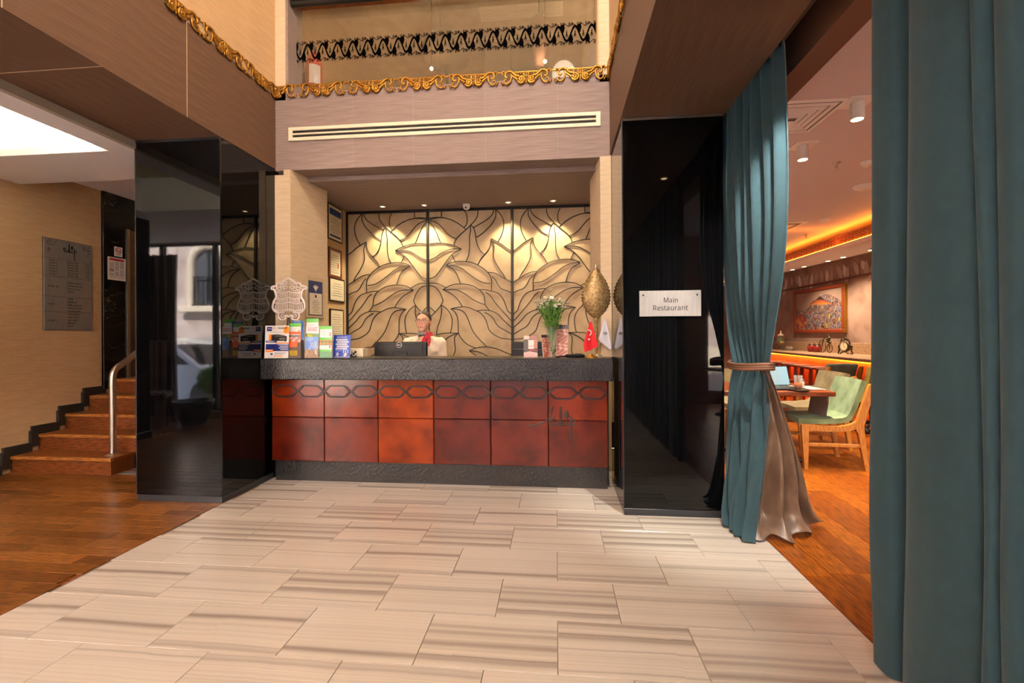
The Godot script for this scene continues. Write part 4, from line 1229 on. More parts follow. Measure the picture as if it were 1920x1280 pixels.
const STRIPS: Array[String] = [
	"0.165 2.779 0.163 2.709",
	"0.02 2.698 0.111 2.705 0.21 2.692 0.3 2.66 0.382 2.613 0.457 2.552",
	"0.02 2.681 0.096 2.696 0.164 2.7",
	"0.02 2.668 0.081 2.652 0.134 2.62 0.186 2.563 0.231 2.51 0.284 2.468 0.348 2.442",
	"0.02 2.65 0.058 2.604 0.095 2.54 0.125 2.469 0.155 2.401",
	"0.436 2.781 0.462 2.736 0.474 2.681 0.466 2.615 0.438 2.577",
	"0.604 2.783 0.6 2.721 0.577 2.67 0.524 2.609 0.457 2.548 0.389 2.491 0.344 2.444 0.321 2.404 0.312 2.371",
	"0.513 2.595 0.513 2.532 0.501 2.466 0.502 2.393 0.497 2.304 0.485 2.238 0.455 2.173",
	"0.513 2.606 0.547 2.572 0.565 2.523 0.574 2.464 0.587 2.39 0.612 2.327 0.642 2.283 0.683 2.252",
	"0.794 2.781 0.77 2.716 0.718 2.666 0.636 2.617 0.55 2.572",
	"0.811 2.78 0.815 2.707 0.792 2.649 0.755 2.595 0.695 2.535 0.636 2.485 0.583 2.457",
	"0.815 2.773 0.859 2.728 0.892 2.675 0.908 2.609 0.901 2.536 0.876 2.464 0.839 2.399",
	"0.019 2.39 0.095 2.399 0.17 2.397 0.253 2.382 0.313 2.364 0.403 2.321",
	"0.403 2.321 0.306 2.325 0.23 2.31 0.155 2.271 0.086 2.225 0.018 2.2",
	"0.403 2.321 0.336 2.29 0.275 2.243 0.222 2.181 0.169 2.108 0.123 2.046 0.077 1.998 0.017 1.976",
	"0.29 2.254 0.309 2.216 0.327 2.175",
	"0.218 2.137 0.275 2.161 0.35 2.176 0.447 2.173 0.522 2.16 0.597 2.129 0.663 2.087 0.715 2.039 0.75 1.987 0.763 1.917 0.759 1.869 0.762 1.825",
	"0.218 2.137 0.297 2.131 0.357 2.115 0.417 2.085 0.484 2.032 0.551 1.983 0.618 1.941 0.677 1.917 0.751 1.91",
	"0.218 2.135 0.297 2.087 0.342 2.034 0.368 1.968 0.386 1.912",
	"0.761 2.434 0.754 2.372 0.731 2.313 0.686 2.256 0.634 2.198 0.597 2.129",
	"0.761 2.434 0.82 2.403 0.879 2.369 0.938 2.32 1.004 2.278",
	"0.772 2.411 0.792 2.349 0.787 2.283 0.786 2.217 0.812 2.15 0.856 2.076 0.892 2.024 0.925 1.965",
	"0.715 2.039 0.782 2.034 0.848 2.007 0.921 1.962 1.002 1.913",
	"0.767 1.99 0.803 1.953 0.84 1.886 0.877 1.845 0.928 1.826 0.965 1.811 1.001 1.789",
	"0.016 1.924 0.092 1.923 0.145 1.905 0.19 1.882 0.217 1.867",
	"0.016 1.896 0.062 1.888 0.107 1.857 0.145 1.805 0.167 1.753 0.178 1.715 0.159 1.671 0.121 1.62 0.075 1.572 0.022 1.524",
	"0.019 1.639 0.079 1.581",
	"0.179 1.845 0.236 1.878 0.296 1.902 0.379 1.91 0.469 1.902 0.543 1.88 0.61 1.842 0.647 1.805 0.673 1.753 0.68 1.694 0.687 1.658 0.705 1.628 0.735 1.595",
	"0.179 1.845 0.258 1.848 0.333 1.841 0.408 1.812 0.483 1.763 0.542 1.722 0.609 1.688 0.683 1.661",
	"0.18 1.844 0.258 1.807 0.318 1.765 0.37 1.709 0.411 1.642",
	"0.61 1.841 0.677 1.838 0.751 1.822 0.817 1.803 0.869 1.762 0.905 1.706 0.927 1.648 0.949 1.589 1 1.545",
	"0.695 1.804 0.743 1.767 0.78 1.715 0.831 1.649 0.897 1.575 0.956 1.508 1 1.464",
	"0.272 1.618 0.347 1.632 0.422 1.639 0.497 1.627 0.557 1.6 0.601 1.581 0.646 1.548 0.683 1.496 0.708 1.43 0.726 1.371 0.763 1.327 0.815 1.294 0.874 1.268 0.94 1.259 1.002 1.25",
	"0.272 1.618 0.355 1.61 0.407 1.594 0.444 1.561 0.474 1.505 0.496 1.446 0.526 1.372 0.563 1.313 0.614 1.254 0.659 1.21 0.703 1.166",
	"0.273 1.617 0.317 1.584 0.347 1.529 0.358 1.469 0.36 1.396 0.364 1.329 0.39 1.277 0.435 1.225 0.487 1.188 0.573 1.151",
	"0.59 1.589 0.653 1.598 0.735 1.593 0.794 1.572 0.846 1.539 0.897 1.48 0.948 1.432 0.999 1.385",
	"0.676 1.573 0.735 1.54 0.779 1.499 0.815 1.436 0.852 1.396 0.911 1.363 0.999 1.309",
	"0.155 1.664 0.16 1.59 0.151 1.523 0.131 1.456 0.108 1.397 0.097 1.308",
	"0.155 1.664 0.212 1.626 0.257 1.574 0.283 1.514 0.288 1.455 0.278 1.381 0.267 1.33",
	"0.097 1.308 0.172 1.326 0.255 1.331 0.364 1.328",
	"0.364 1.328 0.293 1.307 0.225 1.271 0.149 1.197 0.096 1.115 0.027 1.011",
	"0.357 1.324 0.319 1.285 0.315 1.226 0.322 1.167 0.322 1.115 0.284 1.026",
	"0.491 1.122 0.554 1.148 0.629 1.164 0.703 1.167 0.777 1.155 0.851 1.132 0.924 1.099 1.005 1.07",
	"0.491 1.122 0.569 1.115 0.643 1.092 0.732 1.045",
	"0.492 1.121 0.576 1.059 0.621 1.004"]

func sheet(t: Node, called: String, w: float, h: float, at: Vector3, m: Material, lean := 0.0, thick := 0.004, turn := 0.0) -> MeshInstance3D:
	# an upright printed card, its foot at «at»; the print is on the front
	var b := Mb.new()
	var bs := Basis(Vector3.UP, turn) * Basis(Vector3.RIGHT, -lean)
	b.box(at + bs * Vector3(0, h / 2, -thick / 2 - 0.0004), Vector3(w, h, thick), 0.0008, bs)
	var o := part(called, b, M.white_plastic, t)
	var f := Mb.new()
	f.quad(at + bs * Vector3(-w / 2, 0, 0), at + bs * Vector3(w / 2, 0, 0), at + bs * Vector3(w / 2, h, 0), at + bs * Vector3(-w / 2, h, 0), bs * Vector3.BACK)
	part("print", f, m, o)
	return o

func rect(p: Vector2, x0: float, y0: float, x1: float, y1: float) -> bool:
	return p.x >= x0 and p.x <= x1 and p.y >= y0 and p.y <= y1

func lines(p: Vector2, x0: float, y0: float, x1: float, y1: float, n: int) -> bool:
	if not rect(p, x0, y0, x1, y1):
		return false
	var t := (p.y - y0) / (y1 - y0) * n
	var e := x1 - (x1 - x0) * 0.3 * fmod(floor(t) * 0.618, 1.0)
	return fmod(t, 1.0) < 0.5 and p.x < e and fmod(p.x * 37.0 + floor(t) * 3.0, 1.0) < 0.8

func desk_things() -> void:
	var Y := 1.107
	# ---- the transfer poster in its acrylic stand
	var po := thing("transfer_poster", "white and blue airport transfer poster with a dark van, leftmost on the counter", "poster", Vector3(-2.474, Y, -3.8), 0.0)
	var navy := Color("#1d2a70")
	var orange := Color("#f08a1c")
	var pim := image(200, 260, func(x: float, y: float) -> Color:
		var p := Vector2(x, y)
		var c := Color("#efece8")
		if rect(p, 0.07, 0.04, 0.28, 0.17): c = navy
		if lines(p, 0.1, 0.09, 0.26, 0.12, 1): c = Color.WHITE
		if p.distance_to(Vector2(0.9, 0.15)) < 0.13 and p.y < 0.24: c = orange
		if lines(p, 0.05, 0.195, 0.75, 0.21, 1): c = Color("#8a8a8a")
		if rect(p, 0.17, 0.27, 0.3, 0.46): c = orange
		# the van
		var roof := 0.27 + 0.18 * pow(maxf(0.0, x - 0.55), 1.2) + 0.1 * pow(maxf(0.0, 0.42 - x), 1.0)
		if x > 0.27 and x < 0.92 and y > roof and y < 0.47: c = Color("#23211f")
		if x > 0.42 and x < 0.75 and y > roof + 0.012 and y < 0.345 and y > 0.25: c = Color("#5a5850")
		if x > 0.6 and x < 0.84 and y > 0.39 and y < 0.425: c = Color("#8a7f80")
		if p.distance_to(Vector2(0.36, 0.46)) < 0.035 or p.distance_to(Vector2(0.86, 0.46)) < 0.035: c = Color("#111111")
		if rect(p, 0.04, 0.46, 0.5, 0.52): c = navy
		if lines(p, 0.08, 0.47, 0.42, 0.51, 2): c = Color.WHITE
		if rect(p, 0.45, 0.52, 1.0, 0.545): c = orange
		if rect(p, 0.04, 0.565, 1.0, 0.78): c = navy
		if lines(Vector2(1.0 - x, y), 0.03, 0.58, 0.45, 0.77, 4): c = Color("#e8e8f4")
		if rect(p, 0.04, 0.73, 0.35, 0.81): c = orange
		if lines(p, 0.07, 0.75, 0.3, 0.79, 1): c = Color.WHITE
		if rect(p, 0.25, 0.85, 0.34, 0.9): c = navy
		if lines(p, 0.42, 0.83, 0.9, 0.9, 2): c = Color("#7a7a9a")
		if rect(p, 0.38, 0.91, 0.76, 0.95): c = Color("#f2b07a")
		return c)
	var ps := sheet(po, "card", 0.224, 0.29, Vector3.ZERO, mat("poster_print", "#ffffff", 0.3, 0.0, {tex = pim}), 0.06)
	text("TRANSFER", "lettering", 0.013, M.ink, ps, Vector3(0.048, 0.267, -0.0145), Basis(Vector3.RIGHT, -0.06), 1, 0.0008, "Droid Sans", true)
	text("CGI", "lettering", 0.013, mat("print_ochre", "#c99a3a", 0.6), ps, Vector3(-0.03, 0.267, -0.0145), Basis(Vector3.RIGHT, -0.06), 1, 0.0008, "Droid Sans", true)
	part("stand_foot", bx(Vector3(0, 0.004, -0.03), Vector3(0.21, 0.008, 0.07), 0.002), M.white_plastic, po)
	# ---- leaflet holder with leaflets
	var gtex := image(96, 180, func(x: float, y: float) -> Color:
		var p := Vector2(x, y)
		var c := Color("#f4f6f0")
		if y < 0.1 or (y > 0.36 and y < 0.44) or (y > 0.74 and y < 0.8): c = Color("#55b838").lightened(0.2 * x)
		if absf(p.distance_to(Vector2(0.85, 0.26)) - 0.05) < 0.016 or absf(Vector2(x, y * 1.8).distance_to(Vector2(0.85, 1.18)) - 0.05) < 0.02: c = Color("#d83a3a")
		if lines(p, 0.15, 0.15, 0.6, 0.32, 3): c = Color("#d8d8d4")
		if y > 0.44 and y < 0.6: c = Color("#e08a3c") if sin(x * 21.0) + sin(y * 60.0) > 0.2 else Color("#6a7a4a")
		if y > 0.8: c = Color("#2f7a3a").lightened(0.4 * absf(sin(x * 17.0 + y * 30.0)))
		return c)
	mat("green_leaflet", "#ffffff", 0.35, 0.0, {tex = gtex})
	mat("orange_leaflet", "#ffffff", 0.35, 0.0, {tex = image(96, 180, func(x: float, y: float) -> Color:
		if x < 0.06 or x > 0.94 or y < 0.09: return Color("#f0622a")
		if y < 0.2: return Color("#6a7480") if y > 0.14 else Color("#d8b8a8")
		return Color("#c07a6a").lerp(Color("#f4d0c0"), 0.5 + 0.5 * sin(x * 14.0 + sin(y * 22.0) * 2.0)))})
	mat("blue_leaflet", "#ffffff", 0.35, 0.0, {tex = leaf_print(64, 128, 9, Color("#2f6fae"), Color("#24406a"), Color("#2a5a9a"))})
	mat("hill_leaflet", "#ffffff", 0.35, 0.0, {tex = leaf_print(96, 180, 12, Color("#5a86d0"), Color("#a8845c"), Color("#6a9ad8"))})
	mat("white_leaflet", "#ffffff", 0.35, 0.0, {tex = image(96, 180, func(x: float, y: float) -> Color:
		var p := Vector2(x, y)
		if lines(p, 0.15, 0.05, 0.9, 0.16, 3): return Color("#d8405a")
		if rect(p, 0.1, 0.26, 0.5, 0.36): return Color("#c8b822")
		if y > 0.24 and y < 0.4: return Color("#4a8a4a").lightened(0.3 * x)
		if y > 0.45: return Color("#6a9ad8")
		return Color("#f6f4f0"))})
	mat("holder_grey", "#6b5d52", 0.6)
	mat("plaque_yellow", "#d0b030", 0.5)
	var h1 := thing("leaflet_holder", "grey leaflet holder with a yellow plaque, right of the transfer poster", "leaflet holder", Vector3(-2.33, Y, -3.83))
	part("pocket", bx(Vector3(0, 0.07, 0.0), Vector3(0.14, 0.14, 0.004), 0.002), M.holder_grey, h1)
	part("pocket_back", bx(Vector3(0, 0.1, -0.045), Vector3(0.14, 0.2, 0.004), 0.002), M.holder_grey, h1)
	part("pocket_side", bx(Vector3(0.068, 0.08, -0.022), Vector3(0.004, 0.16, 0.045)), M.holder_grey, h1)
	part("pocket_side", bx(Vector3(-0.068, 0.08, -0.022), Vector3(0.004, 0.16, 0.045)), M.holder_grey, h1)
	part("pocket_base", bx(Vector3(0, 0.003, -0.022), Vector3(0.14, 0.006, 0.05)), M.holder_grey, h1)
	var pq := part("plaque", bx(Vector3(0.0, 0.045, 0.003), Vector3(0.075, 0.045, 0.003), 0.001), M.plaque_yellow, h1)
	text("FREE", "lettering", 0.012, M.ink, pq, Vector3(0, 0.054, 0.005), Basis.IDENTITY, 1, 0.0006)
	text("LEAFLETS", "lettering", 0.01, M.ink, pq, Vector3(0, 0.036, 0.005), Basis.IDENTITY, 1, 0.0006)
	part("pocket_picture", bx(Vector3(0.0, 0.122, 0.0025), Vector3(0.075, 0.05, 0.002)), M.orange_leaflet, h1)
	for z in [["orange_leaflet", 0.12, 0.235, -0.01, "orange bordered leaflet in the grey holder"], ["green_leaflet", 0.11, 0.31, -0.022, "green and white leaflet standing behind the orange one"], ["blue_leaflet", 0.115, 0.335, -0.034, "blue leaflet rearmost in the grey holder"]]:
		var l := thing("leaflet", z[4], "leaflet", Vector3(-2.33 + (0.02 if z[0] == "blue_leaflet" else 0.0), Y + 0.007, -3.83 + z[3]))
		sheet(l, "booklet", z[1], z[2] - 0.007, Vector3.ZERO, M[z[0]], 0.02, 0.006)
	var h2 := thing("leaflet", "leaflet with blue sky and rocky hills, in front on the counter", "leaflet", Vector3(-2.172, Y, -3.84))
	var hs := sheet(h2, "booklet", 0.125, 0.19, Vector3.ZERO, M.hill_leaflet, 0.08, 0.012)
	text("HOLIDAY", "lettering", 0.02, M.white_plastic, hs, Vector3(0.045, 0.09, -0.005), Basis(Vector3.RIGHT, -0.08) * Basis(Vector3.BACK, PI / 2), 1, 0.0006, "Droid Sans", true)
	var h3 := thing("leaflet", "white leaflet with red heading and yellow label behind the hills leaflet", "leaflet", Vector3(-2.185, Y, -3.875))
	sheet(h3, "booklet", 0.125, 0.285, Vector3.ZERO, M.white_leaflet, 0.06, 0.008)
	var h4 := thing("leaflet", "tall green and white leaflet behind the red headed one", "leaflet", Vector3(-2.2, Y, -3.9))
	sheet(h4, "booklet", 0.115, 0.355, Vector3.ZERO, M.green_leaflet, 0.05, 0.008)
	var h5 := thing("leaflet", "green and white leaflet with food pictures, left of the blue card", "leaflet", Vector3(-2.05, Y, -3.86))
	sheet(h5, "booklet", 0.115, 0.285, Vector3.ZERO, M.green_leaflet, 0.06, 0.02)
	var h6 := thing("leaflet", "dark backed leaflet leaning against the left pillar", "leaflet", Vector3(-2.56, Y, -3.95), 0.9)
	sheet(h6, "booklet", 0.06, 0.25, Vector3.ZERO, M.holder_grey, 0.18, 0.01)
	# ---- blue card
	var bt := image(140, 180, func(x: float, y: float) -> Color:
		var p := Vector2(x, y)
		var c := Color("#3156c4")
		for k in 5:
			if rect(p, 0.14 + (0.06 if k % 2 else 0.0), 0.17 + k * 0.1, 0.82 + (0.08 if k % 2 else 0.0), 0.25 + k * 0.1):
				c = Color("#eef0fa")
				if lines(p, 0.2, 0.195 + k * 0.1, 0.8, 0.225 + k * 0.1, 1): c = Color("#9aa4b8")
		if lines(p, 0.14, 0.7, 0.5, 0.73, 1): c = Color("#dfe6ff")
		for k in 6:
			if p.distance_to(Vector2(0.62 + 0.12 * (k % 3), 0.7 + 0.07 * (k / 3))) < 0.035: c = Color("#f0c8d8") if k % 2 else Color("#b8f0e0")
		var d := p - Vector2(0.26, 0.86)
		if d.length() < 0.07 + 0.045 * cos(atan2(d.y, d.x) * 5.0): c = Color("#f4e4f4")
		if Vector2((x - 0.72) * 0.6, y - 0.88 + (x - 0.72) * 0.2).length() < 0.07: c = Color("#f0a060") if absf(x - 0.72) > 0.08 else Color("#e8e0d8")
		return c)
	var bc := thing("data_card_sign", "blue data SIM card sign leaning on the counter, beside the white box", "sign", Vector3(-1.945, Y, -3.95), 0.05)
	var bs := sheet(bc, "card", 0.158, 0.205, Vector3.ZERO, mat("blue_card", "#ffffff", 0.3, 0.0, {tex = bt}), 0.1)
	text("DATA SIM CARD", "lettering", 0.0088, M.white_plastic, bs, Vector3(0, 0.184, -0.0175), Basis(Vector3.RIGHT, -0.1), 1, 0.0008, "Droid Sans", true)
	part("stand_foot", bx(Vector3(0, 0.004, -0.04), Vector3(0.15, 0.008, 0.08), 0.002), M.white_plastic, bc)
	# ---- white box and small ornament
	var wb := thing("card_box", "small cream cardboard box behind the blue card", "box", Vector3(-1.88, Y, -4.1))
	part("carton", bx(Vector3(0, 0.038, 0), Vector3(0.2, 0.076, 0.12), 0.003), M.cream_metal, wb)
	part("flap", bx(Vector3(0.03, 0.06, 0.061), Vector3(0.08, 0.025, 0.002)), M.paper, wb)
	var om := thing("bell_ornament", "tiny black and silver desk ornament in front of the cream box", "ornament", Vector3(-1.83, Y, -3.95))
	var ob := Mb.new()
	ob.lathe(poly([0.0, 0.012, 0.028, 0.012, 0.03, 0.0]), 18)
	part("base", ob, M.ink, om)
	for k in 6:
		var bb := Mb.new()
		bb.ball(Vector3(0.02 * cos(k * 1.05), 0.02 + 0.014 * (k % 3), 0.02 * sin(k * 1.05)), Vector3(0.01, 0.012, 0.01), 8, 6)
		part("figure", bb, M.ink if k % 2 else M.steel, om)
	# ---- monitor, its back to the lobby
	var mo := thing("monitor", "black computer monitor seen from behind, in front of the receptionist", "monitor", Vector3(-1.51, 0.75, -4.3), 0.02)
	mat("monitor_black", "#101114", 0.4)
	part("housing", bx(Vector3(0, 0.335, 0), Vector3(0.528, 0.315, 0.03), 0.01), M.monitor_black, mo)
	part("rear_bulge", bx(Vector3(0, 0.335, 0.0155), Vector3(0.44, 0.26, 0.004), 0.0035), M.monitor_black, mo)
	part("stand_mount", bx(Vector3(0.0, 0.335, 0.02), Vector3(0.14, 0.12, 0.012), 0.004), M.monitor_black, mo)
	part("neck", bx(Vector3(0, 0.17, 0.045), Vector3(0.07, 0.32, 0.02), 0.005), M.monitor_black, mo)
	part("foot", bx(Vector3(0, 0.008, 0.01), Vector3(0.24, 0.014, 0.12), 0.005), M.monitor_black, mo)
	part("screen", bx(Vector3(0, 0.337, -0.0155), Vector3(0.5, 0.285, 0.002)), mat("screen_glow", "#223040", 0.2, 0.0, {emit = "#8fb0d0", power = 0.5}), mo)
	var lg := Mb.new()
	var lp := PackedVector3Array()
	for k in 28:
		lp.append(Vector3(-0.012 + 0.026 * cos(TAU * k / 28), 0.462 + 0.026 * sin(TAU * k / 28), 0.0185))
	lg.tube(lp, 0.0026, 6, true)
	part("logo_ring", lg, M.white_plastic, mo)
	text("DELL", "logo_lettering", 0.0125, M.white_plastic, mo, Vector3(-0.012, 0.462, 0.0185), Basis.IDENTITY, 1, 0.001, "Droid Sans", true)
	# ---- tent cards on the right
	var r1 := image(110, 170, func(x: float, y: float) -> Color:
		var p := Vector2(x, y)
		if y < 0.17: return Color("#e8c8b4") if x < 0.4 else Color("#8a4a3c").lightened(0.3 * absf(sin(x * 30.0)))
		if rect(p, 0.33, 0.2, 0.74, 0.62): return Color("#c0392b") if absf(y - 0.48) < 0.008 else Color("#eeeae4")
		if x > 0.74 and y < 0.6: return Color("#a8604a").lightened(0.4 * absf(sin(x * 40.0) * sin(y * 30.0)))
		if y > 0.62 + 0.1 * absf(x - 0.5) and y < 0.7 and x > 0.4: return Color("#b8402c")
		if y > 0.72 + 0.14 * absf(x - 0.45): return Color("#d8b4ac")
		return Color("#4a4440"))
	var t1 := thing("tent_card", "grey and pink tent card with a white panel, left of the flower vase", "card", Vector3(-0.225, Y, -3.98), 0.03)
	sheet(t1, "card", 0.122, 0.19, Vector3.ZERO, mat("tent_grey", "#ffffff", 0.35, 0.0, {tex = r1}), 0.12, 0.003)
	sheet(t1, "rear_card", 0.122, 0.188, Vector3(0, 0, -0.055), M.holder_grey, -0.12, 0.003)
	var r2 := image(90, 200, func(x: float, y: float) -> Color:
		if y < 0.13: return Color("#2a1c18").lightened(0.3 if absf(sin(x * 18.0)) > 0.9 else 0.0)
		var k := sin(x * 9.0 + 3.0 * sin(y * 14.0)) * sin(y * 26.0 + x * 5.0)
		return Color("#a8543c").lerp(Color("#f0cdb8"), clampf(0.45 + 0.6 * k, 0.0, 1.0)) if x > 0.08 and x < 0.94 else Color("#d8b8a8"))
	mat("food_print", "#ffffff", 0.35, 0.0, {tex = r2})
	var t2 := thing("menu_stand", "tall food picture menu stand half hidden behind the flower vase", "menu stand", Vector3(0.05, Y, -4.02), -0.12)
	sheet(t2, "card", 0.105, 0.285, Vector3(0.0, 0, 0), M.food_print, 0.1, 0.006)
	part("stand_foot", bx(Vector3(0, 0.004, -0.03), Vector3(0.1, 0.008, 0.09), 0.002), M.ink, t2)
	var t3 := thing("menu_stand", "slanted food picture card showing left of the glass vase", "menu stand", Vector3(-0.075, Y, -4.02), 0.5)
	sheet(t3, "card", 0.09, 0.2, Vector3.ZERO, M.food_print, 0.2, 0.005)
	# ---- vase of white daisies
	var va := thing("vase", "clear glass vase holding the white daisies on the counter", "vase", Vector3(-0.038, Y, -3.93))
	var vb := Mb.new()
	vb.lathe(poly([0.0, 0.0, 0.042, 0.0, 0.044, 0.004, 0.032, 0.016, 0.026, 0.04, 0.03, 0.09, 0.043, 0.18, 0.064, 0.27, 0.062, 0.271, 0.04, 0.18, 0.027, 0.09, 0.022, 0.045, 0.0, 0.04]), 28)
	var gm := mat("vase_glass", "#f0fff4", 0.02)
	gm.transparency = BaseMaterial3D.TRANSPARENCY_ALPHA
	gm.albedo_color.a = 0.06
	part("glass", vb, gm, va)
	var bq := thing("daisy_bouquet", "bunch of small white daisies on thin green stems in the vase", "flowers", Vector3(-0.038, Y, -3.93))
	mat("stem_green", "#5c8a2a", 0.6)
	mat("leaf_green", "#4f8a34", 0.6)
	mat("petal_white", "#f6f2e6", 0.6)
	mat("daisy_yellow", "#d8cc70", 0.7)
	var stems := Mb.new()
	var leaves := Mb.new()
	var pe := Mb.new()
	for k in 11:
		var a := TAU * k / 11
		var d := Vector3(cos(a), 0.12, sin(a))
		pe.ball(d * 0.009, Vector3(0.007, 0.0025, 0.007), 6, 4)
	pe.ball(Vector3(0, 0.001, 0), Vector3(0.008, 0.003, 0.008), 8, 4)
	var pm := pe.mesh(M.petal_white)
	var ye := Mb.new()
	ye.ball(Vector3(0, 0.0035, 0), Vector3(0.0055, 0.003, 0.0055), 8, 4)
	var ym := ye.mesh(M.daisy_yellow)
	rng.seed = 21
	for k in 74:
		var a := rng.randf() * TAU
		var r := sqrt(rng.randf())
		var top := Vector3(cos(a) * r * 0.155, 0.43 + 0.13 * rng.randf() * (1.0 - r * 0.5), sin(a) * r * 0.12)
		if k == 0:
			top = Vector3(-0.005, 0.585, 0.01)
		var foot := Vector3(cos(a + 2.6) * 0.012, 0.05, sin(a + 2.6) * 0.012)
		var mid := Vector3(top.x * 0.34, 0.27, top.z * 0.34)
		var c := cr(PackedVector3Array([foot, mid, top]), 4)
		stems.tube(c, 0.0017, 4)
		for q in 6:
			var t := 0.42 + 0.4 * rng.randf()
			var p := c[clampi(int(t * c.size()), 0, c.size() - 1)]
			var dr := Vector3(rng.randf() - 0.5, 0.35 + rng.randf() * 0.5, rng.randf() - 0.5).normalized()
			leaves.tube(PackedVector3Array([p, p + dr * 0.016, p + dr * 0.042]), PackedFloat32Array([0.0012, 0.004, 0.0006]), 4, false, 0.35, Vector3.BACK)
		if k < 56:
			var f := inst("daisy", pm, bq, top)
			f.basis = Basis(Vector3(rng.randf() - 0.5, 0, rng.randf() - 0.5).normalized(), rng.randf() * 0.9) * Basis(Vector3.UP, rng.randf() * TAU)
			f.scale = Vector3.ONE * (0.8 + 0.5 * rng.randf())
			inst("daisy_centre", ym, f)
	for k in 60:
		var a := rng.randf() * TAU
		var p := Vector3(cos(a) * 0.06, 0.24 + rng.randf() * 0.13, sin(a) * 0.055)
		var dr := Vector3(cos(a), rng.randf() * 1.2 - 0.3, sin(a)).normalized()
		leaves.tube(PackedVector3Array([p * Vector3(0.5, 1, 0.5), p + dr * 0.006, p + dr * 0.035]), PackedFloat32Array([0.002, 0.007, 0.0008]), 4, false, 0.3, Vector3.UP)
	part("stem", stems, M.stem_green, bq).set_meta("kind", "stuff")
	part("foliage", leaves, M.leaf_green, bq).set_meta("kind", "stuff")
	# ---- card terminal
	var ct := thing("card_terminal", "black card terminal lying on the counter behind the vase", "card terminal", Vector3(0.11, Y, -3.93), 0.15)
	part("body", bx(Vector3(0.05, 0.014, 0), Vector3(0.16, 0.028, 0.075), 0.008), M.monitor_black, ct)
	part("keypad", bx(Vector3(0.08, 0.03, 0.0), Vector3(0.06, 0.006, 0.055), 0.002), M.ink, ct)
	part("cable", tubed(cr(pts([-0.03, 0.01, 0.0, -0.07, 0.012, 0.03, -0.1, 0.006, 0.02, -0.11, 0.006, -0.02]), 5), 0.006, 8), M.ink, ct)
	# ---- desk flags
	var fl := thing("desk_flag", "red Turkish table flag on a brass pole beside the perforated lamp", "flag", Vector3(0.295, Y, -3.9))
	mat("flag_red", "#d81420", 0.65)
	var fb := Mb.new()
	fb.lathe(poly([0.0, 0.034, 0.012, 0.032, 0.02, 0.022, 0.045, 0.012, 0.06, 0.006, 0.06, 0.0]), 28)
	part("base", fb, M.gold, fl)
	part("pole", tubed(PackedVector3Array([Vector3(0, 0.03, 0), Vector3(0.0, 0.315, -0.002)]), 0.0035, 8), M.steel, fl)
	var tip := Mb.new()
	tip.lathe(poly([0.0, 0.34, 0.003, 0.33, 0.006, 0.318, 0.002, 0.312]), 10)
	part("finial", tip, M.steel, fl)
	# a hanging flag: an outline with folds
	var cloth := Mb.new()
	cloth.grid(func(u: float, v: float) -> Vector3:
		var l := Vector2(-0.01, 0.305).lerp(Vector2(-0.068, 0.11), minf(v * 1.25, 1.0)) if v < 0.8 else Vector2(-0.068, 0.11).lerp(Vector2(-0.055, 0.045), (v - 0.8) * 5.0)
		var r := Vector2(0.004, 0.305).lerp(Vector2(0.058, 0.095), v)
		var p := l.lerp(r, u)
		return Vector3(p.x, p.y, 0.012 + 0.008 * sin(u * 7.0 + 0.6) * v), 16, 16, 0.002)
	var cp := part("cloth", cloth, M.flag_red, fl)
	var cres := PackedVector2Array()
	for k in 15:
		var a := lerpf(-1.25, 1.9, k / 14.0)
		cres.append(Vector2(-0.022 + 0.026 * cos(a), 0.212 + 0.026 * sin(a)))
	for k in 15:
		var a := lerpf(1.9, -1.25, k / 14.0)
		cres.append(Vector2(-0.0275 + 0.0215 * cos(a), 0.2105 + 0.0215 * sin(a)))
	var cb := Mb.new()
	cb.prism(cres, 0.0205, 0.022)
	part("crescent", cb, M.white_plastic, cp)
	var star := PackedVector2Array()
	for k in 10:
		var r := 0.0125 if k % 2 == 0 else 0.0052
		star.append(Vector2(-0.02 + r * sin(k * PI / 5 + 0.2), 0.156 + r * cos(k * PI / 5 + 0.2)))
	var sb := Mb.new()
	sb.prism(star, 0.0205, 0.022)
	part("star", sb, M.white_plastic, cp)
	var f2 := thing("desk_flag", "white table flag with a small grey emblem beside the right pillar", "flag", Vector3(0.415, Y, -3.93))
	mat("flag_white", "#dcdce4", 0.7)
	var fb2 := Mb.new()
	fb2.lathe(poly([0.0, 0.03, 0.01, 0.028, 0.018, 0.018, 0.04, 0.01, 0.052, 0.005, 0.052, 0.0]), 28, Vector3(-0.06, 0, 0.0))
	part("base", fb2, M.steel, f2)
	part("pole", tubed(PackedVector3Array([Vector3(-0.06, 0.025, 0.0), Vector3(-0.035, 0.12, 0), Vector3(-0.002, 0.335, 0)]), 0.003, 8), M.gold, f2)
	var w2 := Mb.new()
	w2.grid(func(u: float, v: float) -> Vector3:
		var l := Vector2(-0.004, 0.34).lerp(Vector2(-0.058, 0.15), minf(v * 1.4, 1.0)) if v < 0.7 else Vector2(-0.058, 0.15).lerp(Vector2(0.038, 0.065), (v - 0.7) / 0.3)
		var r := Vector2(0.004, 0.34).lerp(Vector2(0.055, 0.09), minf(v * 1.1, 1.0))
		var p := l.lerp(r, u)
		return Vector3(p.x, p.y, 0.008 + 0.006 * sin(u * 6.0) * v), 14, 16, 0.002)
	var wp := part("cloth", w2, M.flag_white, f2)
	var em := Mb.new()
	em.ball(Vector3(0.0, 0.205, 0.0135), Vector3(0.018, 0.013, 0.002), 16, 6)
	part("emblem", em, M.print_grey, wp)
	# ---- perforated brass lamp, right
	var pl := thing("perforated_lamp", "leaf shaped perforated brass table lamp with a crimped rim", "lamp", Vector3(0.345, Y, -3.99))
